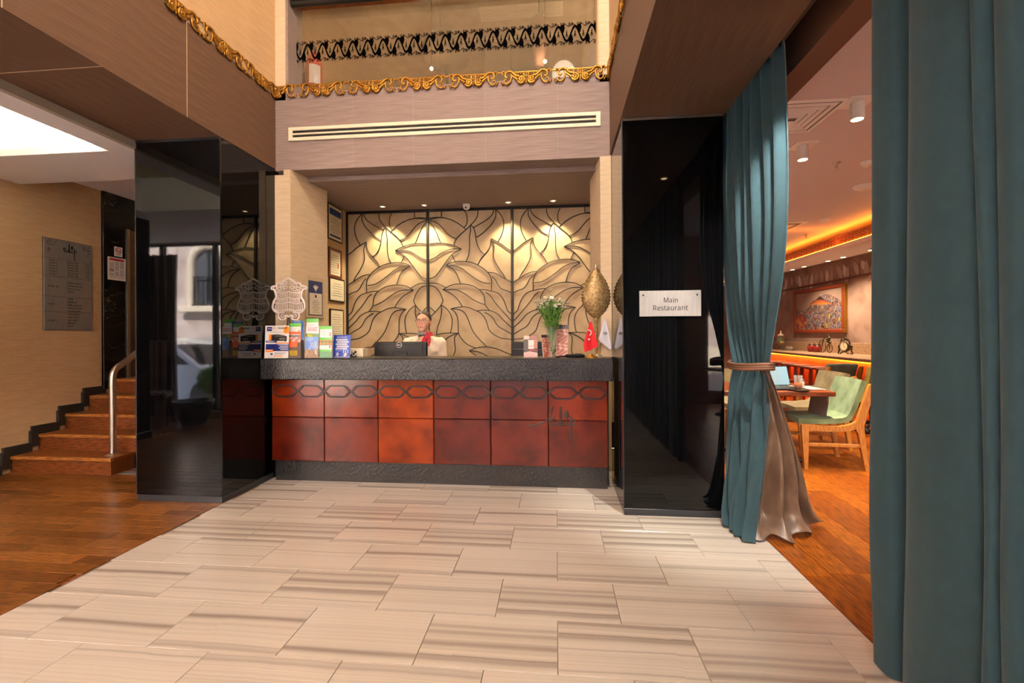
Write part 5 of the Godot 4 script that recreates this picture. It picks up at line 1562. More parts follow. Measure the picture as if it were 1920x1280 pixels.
	mat("aged_brass", "#d8c49c", 0.42, 0.6, {tex = ntex([0.0, "#8a7a60", 1.0, "#f4ead0"], 0.03, 3, 99, 256), tri = Vector3(4, 4, 4)})
	var lb := Mb.new()
	var prof := func(t: float) -> float:
		return 0.128 * pow(sin(PI * pow(t, 0.86)), 0.8) * (1.0 - 0.12 * t) + 0.004
	var NU := 72
	var NV := 84
	for side in [1.0, -1.0]:
		var P: Array[Vector3] = []
		for j in NV + 1:
			for i in NU + 1:
				var u := float(i) / NU * 2.0 - 1.0
				var t := float(j) / NV
				var w: float = prof.call(t)
				var rim := 1.0 + 0.045 * sin(t * TAU * 15.0) * smoothstep(0.82, 1.0, absf(u))
				var z: float = side * 0.058 * (w / 0.128) * pow(maxf(0.0, 1.0 - u * u), 0.6) + side * 0.003
				P.append(Vector3(u * w * rim, 0.335 + 0.44 * t, z))
		for j in NV:
			for i in NU:
				var ci := i % 4
				var cj := j % 4
				var hole := false
				if i > 5 and i < NU - 6 and j > 4 and j < NV - 4:
					hole = (ci == 1 and cj == 1) or (ci == 3 and cj == 3) or (ci == 1 and cj == 2 and (i / 4 + j / 4) % 2 == 0)
				if hole:
					continue
				var a := j * (NU + 1) + i
				var q := [P[a], P[a + 1], P[a + NU + 2], P[a + NU + 1]]
				var nn: Vector3 = (q[1] - q[0]).cross(q[3] - q[0]).normalized() * side
				lb.quad(q[0], q[1], q[2], q[3], nn)
	part("perforated_shell", lb, M.aged_brass, pl)
	var ft := Mb.new()
	ft.lathe(poly([0.0, 0.02, 0.05, 0.018, 0.06, 0.0]), 24)
	ft.lathe(poly([0.012, 0.02, 0.009, 0.1, 0.014, 0.2, 0.01, 0.28, 0.018, 0.345]), 14)
	part("stem", ft, M.aged_brass, pl)
	var fn := Mb.new()
	fn.lathe(poly([0.016, 0.77, 0.01, 0.785, 0.014, 0.795, 0.0, 0.815]), 12)
	part("finial", fn, M.steel, pl)
	# ---- openwork tulip ornament, left
	var tl := thing("openwork_ornament", "silver openwork tulip shaped ornament on a turned stand by the left pillar", "ornament", Vector3(-2.43, Y, -3.92))
	mat("pale_silver", "#efe4dc", 0.4, 0.3)
	var half := [[0.0, 0.725, 0.022, 0.71, 0.055, 0.695, 0.07, 0.665], [0.07, 0.668, 0.085, 0.68, 0.115, 0.67, 0.12, 0.645], [0.118, 0.65, 0.145, 0.652, 0.175, 0.632, 0.14, 0.618, 0.125, 0.585], [0.125, 0.585, 0.122, 0.55, 0.145, 0.51, 0.155, 0.455, 0.13, 0.42, 0.095, 0.408, 0.04, 0.412], [0.095, 0.408, 0.1, 0.37, 0.075, 0.345, 0.035, 0.352, 0.03, 0.385, 0.0, 0.37]]
	var ol := Mb.new()
	for s in [-1.0, 1.0]:
		for h in half:
			var p := pts2(h)
			for i in p.size():
				p[i].x *= s
			ol.tube(cr(p, 4), 0.0095, 6, false, 0.5, Vector3.BACK)
	part("outline", ol, M.pale_silver, tl)
	var tr := Mb.new()
	for s in [-1.0, 1.0]:
		for y in [0.425, 0.49, 0.535, 0.59]:
			var w := 0.14 if y < 0.53 else 0.12
			tr.tube(cr(PackedVector3Array([Vector3(0, y + 0.014, 0), Vector3(s * w * 0.5, y, 0), Vector3(s * w, y + 0.012, 0)]), 4), 0.0062, 5, false, 0.5, Vector3.BACK)
		for k in 8:
			var x: float = s * (0.012 + k * 0.0165)
			tr.tube(cr(PackedVector3Array([Vector3(x * 0.92, 0.42, 0), Vector3(x * 1.05, 0.455, 0), Vector3(x * 0.98, 0.49, 0)]), 3), 0.0044, 5, false, 0.5, Vector3.BACK)
			if k < 7:
				tr.tube(cr(PackedVector3Array([Vector3(x, 0.5, 0), Vector3(x * 0.9, 0.52, 0), Vector3(x * 1.04, 0.545, 0)]), 3), 0.0044, 5, false, 0.5, Vector3.BACK)
				tr.tube(cr(PackedVector3Array([Vector3(x, 0.55, 0), Vector3(x * 1.1, 0.57, 0), Vector3(x * 0.9, 0.6, 0)]), 3), 0.0044, 5, false, 0.5, Vector3.BACK)
		for q in [[0.03, 0.64], [0.06, 0.62], [0.09, 0.63], [0.03, 0.68], [0.1, 0.6], [0.065, 0.655], [0.13, 0.635], [0.06, 0.38]]:
			var c := PackedVector3Array()
			for k in 10:
				c.append(Vector3(s * q[0] + 0.016 * cos(TAU * k / 10), q[1] + 0.013 * sin(TAU * k / 10), 0))
			tr.tube(c, 0.005, 5, true, 0.6, Vector3.BACK)
	part("tracery", tr, M.pale_silver, tl)
	var sd := Mb.new()
	sd.lathe(poly([0.0, 0.02, 0.05, 0.016, 0.055, 0.0]), 24)
	sd.lathe(poly([0.01, 0.02, 0.008, 0.1, 0.018, 0.14, 0.008, 0.17, 0.02, 0.22, 0.008, 0.25, 0.018, 0.3, 0.012, 0.34, 0.006, 0.365]), 14)
	part("turned_stand", sd, M.frame_dark, tl)

func ell(p: Vector3, c: Vector3, r: Vector3) -> float:
	var q := p - c
	var k0 := (q / r).length()
	var k1 := (q / (r * r)).length()
	return k0 * (k0 - 1.0) / maxf(k1, 1e-6)

func cap(p: Vector3, a: Vector3, b: Vector3, ra: float, rb: float) -> float:
	var ab := b - a
	var t := clampf((p - a).dot(ab) / ab.length_squared(), 0.0, 1.0)
	return (p - a - ab * t).length() - lerpf(ra, rb, t)

func smin(a: float, b: float, k: float) -> float:
	var h := maxf(k - absf(a - b), 0.0) / k
	return minf(a, b) - h * h * k * 0.25

func head_field(p: Vector3) -> float:
	p.y += 0.042
	var q := Vector3(absf(p.x), p.y, p.z)
	var d := ell(p, Vector3(0, 1.472, -0.014), Vector3(0.073, 0.086, 0.09))
	d = smin(d, ell(p, Vector3(0, 1.425, 0.022), Vector3(0.06, 0.075, 0.066)), 0.022)
	d = smin(d, ell(p, Vector3(0, 1.363, 0.058), Vector3(0.022, 0.017, 0.02)), 0.028)
	d = smin(d, (q - Vector3(0.037, 1.418, 0.058)).length() - 0.02, 0.025)
	d = smin(d, cap(p, Vector3(0, 1.458, 0.083), Vector3(0, 1.426, 0.0965), 0.005, 0.0078), 0.012)
	d = smin(d, (q - Vector3(0.0085, 1.423, 0.087)).length() - 0.0058, 0.007)
	d = smin(d, cap(q, Vector3(0.012, 1.475, 0.082), Vector3(0.046, 1.475, 0.066), 0.006, 0.005), 0.014)
	d = -smin(-d, (q - Vector3(0.031, 1.457, 0.1)).length() - 0.017, 0.012)
	d = smin(d, ell(p, Vector3(0, 1.397, 0.0805), Vector3(0.02, 0.0036, 0.006)), 0.006)
	d = smin(d, ell(p, Vector3(0, 1.3895, 0.08), Vector3(0.016, 0.0042, 0.006)), 0.006)
	d = smin(d, ell(q, Vector3(0.0745, 1.437, -0.008), Vector3(0.008, 0.029, 0.017)), 0.006)
	d = smin(d, cap(p, Vector3(0, 1.375, -0.02), Vector3(0, 1.24, -0.03), 0.045, 0.052), 0.016)
	return d

func arm_field(p: Vector3) -> float:
	var q := Vector3(absf(p.x), p.y, p.z)
	var d := cap(q, Vector3(0.17, 1.175, -0.015), Vector3(0.215, 0.94, 0.0), 0.05, 0.04)
	return smin(d, cap(q, Vector3(0.215, 0.94, 0.0), Vector3(0.13, 0.795, 0.19), 0.038, 0.026), 0.03)

func torso_field(p: Vector3) -> float:
	var q := Vector3(absf(p.x), p.y, p.z)
	var d := ell(p, Vector3(0, 1.09, -0.005), Vector3(0.15, 0.17, 0.105))
	d = smin(d, cap(q, Vector3(0.0, 1.215, -0.025), Vector3(0.165, 1.175, -0.015), 0.05, 0.048), 0.05)
	d = smin(d, ell(q, Vector3(0.07, 1.085, 0.075), Vector3(0.058, 0.055, 0.045)), 0.05)
	d = smin(d, ell(p, Vector3(0, 0.95, 0.0), Vector3(0.125, 0.15, 0.095)), 0.07)
	return smin(d, ell(p, Vector3(0, 0.83, -0.005), Vector3(0.155, 0.12, 0.11)), 0.07)

func leg_field(p: Vector3) -> float:
	var q := Vector3(absf(p.x), p.y, p.z)
	var d := cap(q, Vector3(0.08, 0.8, 0), Vector3(0.085, 0.44, 0.01), 0.085, 0.056)
	d = smin(d, cap(q, Vector3(0.085, 0.44, 0.01), Vector3(0.085, 0.08, -0.02), 0.054, 0.036), 0.03)
	return smin(d, cap(q, Vector3(0.085, 0.04, -0.03), Vector3(0.09, 0.028, 0.12), 0.036, 0.027), 0.03)

func hand_field(p: Vector3) -> float:
	# both hands: palm, four fingers on the keyboard, a thumb to the inside
	var q := Vector3(absf(p.x), p.y, p.z)
	var d := ell(q, Vector3(0.115, 0.785, 0.235), Vector3(0.038, 0.016, 0.046))
	var fl := [0.062, 0.072, 0.07, 0.055]
	for k in 4:
		var r := Vector3(0.142 - k * 0.018, 0.788, 0.268)
		var m: Vector3 = r + Vector3(0.002 - k * 0.002, 0.004, fl[k] * 0.55)
		d = smin(d, cap(q, r, m, 0.0085, 0.0078), 0.004)
		d = smin(d, cap(q, m, m + Vector3(0, -0.016, fl[k] * 0.4), 0.0078, 0.006), 0.003)
	d = smin(d, cap(q, Vector3(0.088, 0.784, 0.225), Vector3(0.068, 0.778, 0.262), 0.011, 0.009), 0.008)
	d = smin(d, cap(q, Vector3(0.068, 0.778, 0.262), Vector3(0.066, 0.772, 0.288), 0.009, 0.007), 0.004)
	return smin(d, cap(q, Vector3(0.13, 0.795, 0.19), Vector3(0.12, 0.788, 0.22), 0.025, 0.022), 0.02)

func receptionist() -> void:
	var pe := thing("person", "person in cream shirt, glasses and red and black neck scarf standing behind the monitor", "person", Vector3(-1.39, 0, -4.66), 0.0)
	pe.scale = Vector3(1.0, 1.029, 1.0)
	var skin := mat("skin", "#ffffff", 0.5, 0.0, {rim = 0.15})
	skin.vertex_color_use_as_albedo = true
	skin.subsurf_scatter_enabled = true
	skin.subsurf_scatter_strength = 0.05
	mat("hair_brown", "#3a2015", 0.42)
	mat("shirt_cream", "#dcc8b2", 0.75, 0.0, {rim = 0.2})
	mat("trouser_black", "#17171a", 0.8)
	var tone := Color("#dca98c").srgb_to_linear()
	var lip := Color("#b5655a").srgb_to_linear()
	var brow := Color("#6b4632").srgb_to_linear()
	var rosy := Color("#d8937c").srgb_to_linear()
	var b := Mb.new()
	b.nets(head_field, Vector3(-0.1, 1.22, -0.13), Vector3(0.1, 1.54, 0.125), 0.0045, func(p: Vector3) -> Color:
		p.y += 0.042
		var x := absf(p.x)
		var c := tone.lerp(rosy, 0.35 * clampf(1.0 - (Vector3(x, p.y, 0) - Vector3(0.04, 1.42, 0)).length() / 0.028, 0.0, 1.0) * smoothstep(0.02, 0.06, p.z))
		if p.z > 0.07 and absf(p.y - 1.3935) < 0.0075 and x < 0.021 - absf(p.y - 1.3935) * 1.1:
			c = lip
		if p.z > 0.05 and x > 0.012 and x < 0.05 and absf(p.y - 1.4775 - 0.004 * sin((x - 0.012) * 80.0)) < 0.0036:
			c = brow
		return c)
	b.nets(func(p: Vector3) -> float:
		return smin(smin(torso_field(p), arm_field(p), 0.03), smin(leg_field(p), cap(p, Vector3(0, 1.29, -0.02), Vector3(0, 1.2, -0.025), 0.053, 0.056), 0.03), 0.03), Vector3(-0.3, -0.02, -0.17), Vector3(0.3, 1.3, 0.25), 0.016, func(_p: Vector3) -> Color: return tone)
	b.nets(hand_field, Vector3(-0.18, 0.74, 0.17), Vector3(0.18, 0.83, 0.36), 0.005, func(_p: Vector3) -> Color: return tone)
	part("body", b, skin, pe)
	# hair, parted in the middle and drawn back into a low bun
	var hb := Mb.new()
	hb.nets(func(p: Vector3) -> float:
		p.y += 0.042
		var d := ell(p, Vector3(0, 1.473, -0.016), Vector3(0.079, 0.0915, 0.097))
		d += 0.0007 * sin(atan2(p.x, p.y - 1.44) * 46.0)
		d = maxf(d, (p.z - 0.04 - (p.y - 1.515) * 1.0 - 0.3 * maxf(0.0, absf(p.x) - 0.008)) * 0.62)
		d = maxf(d, 0.003 - absf(p.x) if p.z > 0.02 and d > -0.006 else -1.0)
		d = maxf(d, -ell(p, Vector3(0, 1.47, -0.014), Vector3(0.066, 0.08, 0.083)))
		return smin(d, ell(p, Vector3(0, 1.425, -0.118), Vector3(0.04, 0.036, 0.03)), 0.012), Vector3(-0.1, 1.31, -0.16), Vector3(0.1, 1.54, 0.11), 0.0045)
	part("hair", hb, M.hair_brown, pe)
	mat("eye_white", "#e8e0d8", 0.25)
	mat("iris", "#3c3a30", 0.2)
	for s in [-1.0, 1.0]:
		var ey := Mb.new()
		ey.ball(Vector3(s * 0.031, 1.456, 0.0745), Vector3(0.0125, 0.0085, 0.0115), 14, 10)
		var eo := part("eye", ey, M.eye_white, pe)
		eo.position.y = -0.042
		var ir := Mb.new()
		ir.ball(Vector3(s * 0.031 - 0.0025, 1.456, 0.0835), Vector3(0.005, 0.0055, 0.0035), 12, 8)
		part("iris", ir, M.iris, eo)
		var ld := Mb.new()
		ld.tube(cr(pts([s * 0.018, 1.4575, 0.083, s * 0.03, 1.4655, 0.0865, s * 0.044, 1.459, 0.0785]), 4), 0.0016, 5)
		part("eyelash", ld, M.hair_brown, eo)
	# glasses
	var gl := Mb.new()
	for s in [-1.0, 1.0]:
		var c := PackedVector3Array()
		for k in 24:
			var a := TAU * k / 24
			c.append(Vector3(s * 0.0315 + 0.0245 * cos(a), 1.452 + 0.0215 * sin(a), 0.102 - 0.12 * absf(s * 0.0315 + 0.0245 * cos(a)) * 0.5))
		gl.tube(c, 0.0017, 6, true)
		gl.tube(cr(pts([s * 0.056, 1.458, 0.098, s * 0.072, 1.46, 0.085, s * 0.079, 1.458, 0.02, s * 0.079, 1.45, -0.02]), 4), 0.0015, 6)
	gl.tube(cr(pts([-0.008, 1.456, 0.1015, 0, 1.46, 0.104, 0.008, 1.456, 0.1015]), 4), 0.0016, 6)
	part("glasses", gl, mat("glasses_rose", "#7c4a3c", 0.3, 0.3), pe).position.y = -0.042
	# shirt with an open collar
	var sb := Mb.new()
	sb.nets(func(p: Vector3) -> float:
		var w := 0.0025 * sin(p.y * 70.0 + p.x * 60.0) + 0.002 * sin(p.x * 90.0 - p.y * 40.0 + p.z * 50.0)
		var d := smin(torso_field(p) - 0.014, arm_field(p) - 0.014, 0.035) + w
		d = maxf(d, p.y - 1.258)
		d = maxf(d, 0.86 - p.y - maxf(0.0, p.z - 0.02))
		d = maxf(d, p.z - 0.17)
		if p.z > 0.0:
			d = maxf(d, ((p.y - 1.165) * 0.55 - absf(p.x - 0.006)) * 0.85)
		return d, Vector3(-0.31, 0.76, -0.18), Vector3(0.31, 1.3, 0.24), 0.0115)
	var so := part("shirt", sb, M.shirt_cream, pe)
	for s in [-1.0, 1.0]:
		var cl := Mb.new()
		cl.grid(func(u: float, v: float) -> Vector3:
			var t := u
			var a := lerpf(PI * 0.5, PI * 0.02, t)
			var top := Vector3(s * 0.068 * sin(PI * 0.5 - (a - PI * 0.5) * 1.05), 1.283 - 0.028 * t, -0.025 + 0.075 * -sin(a - 0.4) + 0.135 * t)
			top = Vector3(s * lerpf(0.066, 0.034, t * t), 1.285 - 0.05 * t * t, lerpf(-0.04, 0.068, t))
			var low := Vector3(s * lerpf(0.085, 0.062, t * t), 1.258 - 0.07 * t * t, lerpf(-0.045, 0.096, t))
			return top.lerp(low, v), 10, 4, 0.003)
		part("collar", cl, M.shirt_cream, so)
	var bt := Mb.new()
	for k in 4:
		bt.ball(Vector3(0.006, 1.15 - k * 0.07, 0.128), Vector3(0.005, 0.005, 0.002), 8, 5)
	part("button", bt, M.white_plastic, so).set_meta("kind", "stuff")
	part("pocket_flap", bx(Vector3(0.095, 1.13, 0.112), Vector3(0.06, 0.007, 0.006), 0.002, Basis(Vector3.UP, 0.5)), M.shirt_cream, so)
	var tb := Mb.new()
	tb.nets(func(p: Vector3) -> float:
		return maxf(smin(leg_field(p), torso_field(p), 0.03) - 0.016, maxf(p.y - 0.88, 0.1 - p.y)), Vector3(-0.24, 0.06, -0.18), Vector3(0.24, 0.92, 0.18), 0.02)
	part("trousers", tb, M.trouser_black, pe)
	var shoe := Mb.new()
	for s in [-1.0, 1.0]:
		shoe.ball(Vector3(s * 0.088, 0.04, 0.04), Vector3(0.046, 0.042, 0.125), 14, 8)
	part("shoes", shoe, M.ink, pe)
	# neck scarf
	mat("scarf_black", "#ffffff", 0.6, 0.0, {tex = ntex([0.0, "#0c0c10", 0.62, "#101016", 0.66, "#d8d4d0", 1.0, "#f0ece8"], 0.09, 1, 17, 256), tri = Vector3(6, 6, 6)})
	mat("scarf_red", "#ffffff", 0.6, 0.0, {tex = ntex([0.0, "#140a0c", 0.32, "#200a10", 0.36, "#c0182c", 1.0, "#d42a3c"], 0.05, 1, 27, 256), tri = Vector3(5, 5, 5)})
	var cs := PackedVector3Array()
	var rr := PackedFloat32Array()
	for k in 28:
		var a := TAU * k / 28
		cs.append(Vector3(0.058 * cos(a), 1.288 + 0.012 * -sin(a) + 0.004 * sin(a * 5.0), -0.012 + 0.06 * sin(a)))
		rr.append(0.0165 + 0.002 * sin(a * 7.0))
	var scb := Mb.new()
	scb.tube(cs, rr, 9, true)
	var sf := part("scarf", scb, M.scarf_black, pe)
	var kn := Mb.new()
	kn.ball(Vector3(0.055, 1.285, 0.038), Vector3(0.022, 0.02, 0.02), 10, 8)
	part("knot", kn, M.scarf_red, sf)
	for z in [[[0.05, 1.28, 0.05, 0.042, 1.25, 0.085, 0.03, 1.215, 0.112, 0.018, 1.185, 0.13], 0.02], [[0.062, 1.282, 0.05, 0.075, 1.25, 0.08, 0.078, 1.21, 0.105, 0.07, 1.165, 0.122], 0.027], [[0.064, 1.29, 0.03, 0.09, 1.285, 0.035, 0.098, 1.265, 0.045], 0.02]]:
		var c := cr(pts(z[0]), 5)
		var w := PackedFloat32Array()
		for i in c.size():
			var t := float(i) / (c.size() - 1)
			w.append(z[1] * (0.5 + 0.5 * minf(1.0, t * 2.0)))
		var tl := Mb.new()
		tl.tube(c, w, 8, false, 0.35, Vector3(0, 0.35, 0.94).normalized())
		part("scarf_tail", tl, M.scarf_red, sf)
	# keyboard under the hands
	var kb := thing("keyboard", "black keyboard on the staff worktop under the receptionist's hands", "keyboard", Vector3(-1.39, 0.75, -4.42))
	part("body", bx(Vector3(0, 0.009, 0), Vector3(0.42, 0.018, 0.1), 0.004), M.monitor_black, kb)

func along(keys: Array, t: float) -> Vector3:
	# keys: [t, Vector3] pairs in order, joined smoothly
	for i in keys.size() - 1:
		if t <= keys[i + 1][0]:
			var k: float = (t - keys[i][0]) / (keys[i + 1][0] - keys[i][0])
			var a: Vector3 = keys[maxi(i - 1, 0)][1]
			var d: Vector3 = keys[mini(i + 2, keys.size() - 1)][1]
			return (keys[i][1] as Vector3).cubic_interpolate(keys[i + 1][1], a, d, k)
	return keys[keys.size() - 1][1]

func curtains() -> void:
	var ra := thing("curtain_rail", "dark curtain track along the edge of the right bulkhead", "curtain rail", Vector3(1.25, 2.93, -1.6))
	part("track", bx(Vector3(0, 0, -0.1), Vector3(0.03, 0.03, 3.6), 0.004), M.black_paint, ra)
	for k in 5:
		part("bracket", bx(Vector3(-0.032, 0.0, -1.7 + k * 0.8), Vector3(0.04, 0.02, 0.03)), M.steel, ra)
	# the header beyond the rail
	struct("wall_header_right", span(Vector3(1.4, 2.86, -16.0), Vector3(1.56, 3.3, 2.2)), mat("header_brown", "#6a4632", 0.7), "brown header beam between curtain and restaurant ceiling", "beam")
	struct("ceiling_curtain_slot", span(Vector3(1.19, 3.1, -4.0), Vector3(1.42, 3.3, 2.2)), M.black_paint)
	# ---- the tied back curtain
	var cu := thing("curtain", "teal velvet curtain tied back against the right black pillar, brown lining turned out", "curtain", Vector3(1.25, 0, -3.1))
	var o := Vector3(1.25, 0, -3.1)
	var L := [[0.0, Vector3(1.225, 2.9, -3.45)], [0.3, Vector3(1.222, 2.36, -3.43)], [0.6, Vector3(1.222, 1.82, -3.39)], [0.85, Vector3(1.22, 1.37, -3.335)], [1.0, Vector3(1.22, 1.1, -3.26)]]
	var R := [[0.0, Vector3(1.245, 2.9, -2.6)], [0.3, Vector3(1.25, 2.36, -2.602)], [0.52, Vector3(1.25, 1.96, -2.617)], [0.7, Vector3(1.265, 1.64, -2.7)], [0.85, Vector3(1.285, 1.36, -2.83)], [1.0, Vector3(1.3, 1.1, -2.945)]]
	var up := Mb.new()
	up.grid(func(u: float, v: float) -> Vector3:
		var a := along(L, v)
		var b := along(R, v)
		var e := smoothstep(0.0, 0.5, 0.5 - absf(u - 0.5))
		var p := a.lerp(b, u + 0.012 * sin(TAU * u * 3.0) * v)
		var nn := (b - a).cross(Vector3.UP).normalized()
		var w := sin(TAU * (8.0 * u + 0.25 * sin(v * 2.6 + u * 3.0))) + 0.3 * sin(TAU * (11.0 * u - 0.2 * v) + 1.0) * (1.0 - v)
		var amp := 0.036 + 0.016 * sin(PI * v)
		var body := -0.05 * sin(PI * u) * smoothstep(0.7, 1.0, v)
		return p + nn * (w * amp * (0.35 + 0.65 * e) + body) - o, 150, 44, 0.006)
	part("velvet_drop", up, M.velvet, cu)
	var hm := Mb.new()
	for k in 12:
		hm.bar(Vector3(1.23, 2.88, -3.42 + k * 0.072) - o, Vector3(1.24, 2.94, -3.42 + k * 0.072) - o, 0.012, 0.006)
	part("heading_tape", hm, M.velvet, cu).set_meta("kind", "stuff")
	var L2 := [[0.0, Vector3(1.22, 1.1, -3.26)], [0.2, Vector3(1.22, 0.92, -3.33)], [0.5, Vector3(1.215, 0.6, -3.35)], [0.8, Vector3(1.2, 0.25, -3.33)], [0.94, Vector3(1.185, 0.06, -3.3)], [1.0, Vector3(1.16, 0.012, -3.2)]]
	var T2 := [[0.0, Vector3(1.3, 1.1, -2.95)], [0.25, Vector3(1.326, 0.86, -3.0)], [0.5, Vector3(1.318, 0.6, -3.0)], [0.75, Vector3(1.265, 0.3, -2.99)], [0.92, Vector3(1.225, 0.08, -2.98)], [1.0, Vector3(1.2, 0.01, -2.93)]]
	var lo := Mb.new()
	lo.grid(func(u: float, v: float) -> Vector3:
		var a := along(L2, v)
		var b := along(T2, v)
		var nn := (b - a).cross(Vector3.UP).normalized()
		var w := 1.8 * pow(absf(sin(PI * (4.3 * u + 0.3 * sin(v * 3.0 + u * 2.0)))), 0.75) - 1.0 + 0.3 * sin(TAU * (6.3 * u + 0.5 * v))
		var amp := 0.042 + 0.016 * v
		var body := -0.05 * sin(PI * u) * (1.0 - smoothstep(0.0, 0.3, v))
		var p := a.lerp(b, u) + nn * (w * amp * (0.3 + 0.7 * smoothstep(0.0, 0.15, 0.5 - absf(u - 0.5))) + body)
		p.y = maxf(p.y + 0.01 * sin(u * 17.0) * v, 0.008)
		return p - o, 110, 40, 0.006)
	part("velvet_tail", lo, M.velvet, cu)
	var R3 := [[0.0, Vector3(1.305, 1.1, -2.96)], [0.25, Vector3(1.455, 0.84, -3.09)], [0.6, Vector3(1.585, 0.45, -3.14)], [0.82, Vector3(1.66, 0.2, -3.18)], [0.95, Vector3(1.74, 0.04, -3.2)], [1.0, Vector3(1.8, 0.01, -3.25)]]
	var li := Mb.new()
	li.grid(func(u: float, v: float) -> Vector3:
		var a := along(T2, v) + Vector3(-0.015, 0.0, -0.06)
		var b := along(R3, v)
		var nn := (b - a).cross(Vector3.UP).normalized()
		var w := sin(TAU * (3.2 * u + 0.15 * sin(v * 5.0 + u * 3.0))) + 0.35 * sin(TAU * (5.7 * u + 0.6 * v) + 2.0)
		var amp := (0.014 + 0.046 * v) * (1.0 - 0.55 * smoothstep(0.85, 1.0, v))
		var p := a.lerp(b, u)
		p += nn * (w * amp * (0.2 + 0.8 * smoothstep(0.0, 0.18, 0.5 - absf(u - 0.5)))) - nn * 0.01
		# the hem runs out over the floor towards the lobby
		var hem := smoothstep(0.86, 1.0, v)
		p += Vector3(0.0, 0.0, 0.13) * hem * sin(PI * minf(u * 1.1, 1.0))
		p.y = maxf(p.y + hem * 0.018 * (1.0 + sin(u * 19.0 + v * 9.0)), 0.008)
		return p - o, 120, 46, 0.005)
	part("lining", li, M.lining, cu)
	# tieback
	var tb := Mb.new()
	var c := PackedVector3Array()
	for k in 30:
		var a := TAU * k / 30
		var ax := (Vector3(1.3, 0, -2.945) - Vector3(1.22, 0, -3.26)) * 0.5
		var pr := ax.cross(Vector3.UP).normalized() * 0.092
		c.append(Vector3(1.26, 1.1, -3.1) + ax * cos(a) * 1.1 + pr * sin(a) + Vector3(0, -0.012 * sin(a) * sin(a), 0) - o)
	for s in [-0.014, 0.0, 0.014]:
		var q := PackedVector3Array()
		for p in c:
			q.append(p + Vector3(0, s, 0))
		tb.tube(q, 0.011, 8, true)
	part("tieback", tb, M.tieback, cu)
	# ---- the near curtain
	var c2 := thing("curtain", "dark teal velvet curtain hanging full length in the near right foreground", "curtain", Vector3(1.25, 0, -1.4))
	var o2 := Vector3(1.25, 0, -1.4)
	var dr := Mb.new()
	var zs := [[0.0, -1.9, 0.045], [0.05, -1.885, -0.02], [0.12, -1.8, -0.012], [0.15, -1.775, 0.06], [0.19, -1.76, 0.028], [0.26, -1.69, -0.03], [0.34, -1.6, -0.042], [0.41, -1.525, -0.028], [0.455, -1.475, 0.0], [0.475, -1.462, 0.075], [0.5, -1.45, 0.07], [0.53, -1.44, -0.02], [0.57, -1.415, -0.035], [0.6, -1.4, 0.03], [0.64, -1.385, -0.02], [0.7, -1.34, -0.03], [0.74, -1.31, 0.05], [0.8, -1.25, -0.02], [0.86, -1.18, 0.04], [0.92, -1.1, -0.03], [1.0, -0.98, 0.0]]
	for k in 26:
		zs.append([1.0 + (k + 1) * 0.05, -0.98 + (k + 1) * 0.1, 0.045 if k % 2 else -0.03])
	var keys := []
	for z in zs:
		keys.append([z[0], Vector3(z[2], 0, z[1])])
	dr.grid(func(u: float, v: float) -> Vector3:
		var k := along(keys, u * 2.3)
		var y := lerpf(2.92, 0.012, v)
		var soft := 1.0 + 0.25 * sin(v * 3.0 + u * 9.0) + 0.1 * sin(v * 9.0 + u * 25.0)
		var x := 1.25 + k.x * soft * 0.9 + 0.008 * sin(v * 13.0 + u * 48.0) * smoothstep(0.55, 1.0, v)
		var z := k.z + 0.014 * sin(v * 4.0 + 1.0) * sin(u * 20.0) - 0.018 * v * maxf(0.0, 1.0 - 2.0 * u)
		return Vector3(x, y, z) - o2, 420, 40, 0.006)
	part("velvet_drop", dr, M.velvet, c2)

func dining_chair(called: String, label: String, at: Vector3, turn: float, fabric: Material, group := "") -> Node3D:
	# upholstered shell on a pale timber frame; it faces -x
	var t := thing(called, label, "chair", at, turn, group)
	for s in [-1.0, 1.0]:
		var z0: float = s * 0.262 - 0.019
		var b := Mb.new()
		b.prism(poly([-0.262, 0.0, -0.232, 0.0, -0.222, 0.36, -0.222, 0.425, -0.285, 0.425, -0.285, 0.36]), z0, z0 + 0.038)
		part("front_leg", b, M.chair_wood, t)
		b = Mb.new()
		b.prism(poly([-0.222, 0.425, -0.222, 0.372, -0.05, 0.366, 0.06, 0.368, 0.13, 0.378, 0.19, 0.4, 0.19, 0.47, 0.13, 0.435, 0.05, 0.42, -0.06, 0.418]), z0, z0 + 0.038)
		part("side_rail", b, M.chair_wood, t)
		b = Mb.new()
		b.prism(poly([0.262, 0.0, 0.295, 0.0, 0.255, 0.36, 0.25, 0.42, 0.345, 0.8, 0.34, 0.825, 0.312, 0.825, 0.295, 0.81, 0.185, 0.46, 0.185, 0.38, 0.2, 0.36]), z0, z0 + 0.038)
		part("rear_leg", b, M.chair_wood, t)
		b = Mb.new()
		b.box(Vector3(0.0, 0.235, z0 + 0.019), Vector3(0.47, 0.034, 0.022), 0.004)
		part("stretcher", b, M.chair_wood, t)
	var shell := [[0.0, Vector3(-0.3, 0.43, 0)], [0.5, Vector3(-0.06, 0.432, 0)], [0.85, Vector3(0.11, 0.448, 0)], [1.0, Vector3(0.165, 0.485, 0)]]
	var bk := [[0.0, Vector3(0.165, 0.485, 0)], [0.25, Vector3(0.205, 0.57, 0)], [0.7, Vector3(0.26, 0.74, 0)], [1.0, Vector3(0.295, 0.845, 0)]]
	for z in [["seat", shell, 0.05], ["backrest", bk, 0.045]]:
		var keys: Array = z[1]
		var b := Mb.new()
		b.grid(func(u: float, v: float) -> Vector3:
			var p := along(keys, v)
			return Vector3(p.x, p.y + 0.006 * sin(PI * u), lerpf(0.243, -0.243, u)), 12, 12, z[2])
		part(z[0], b, fabric, t)
	return t

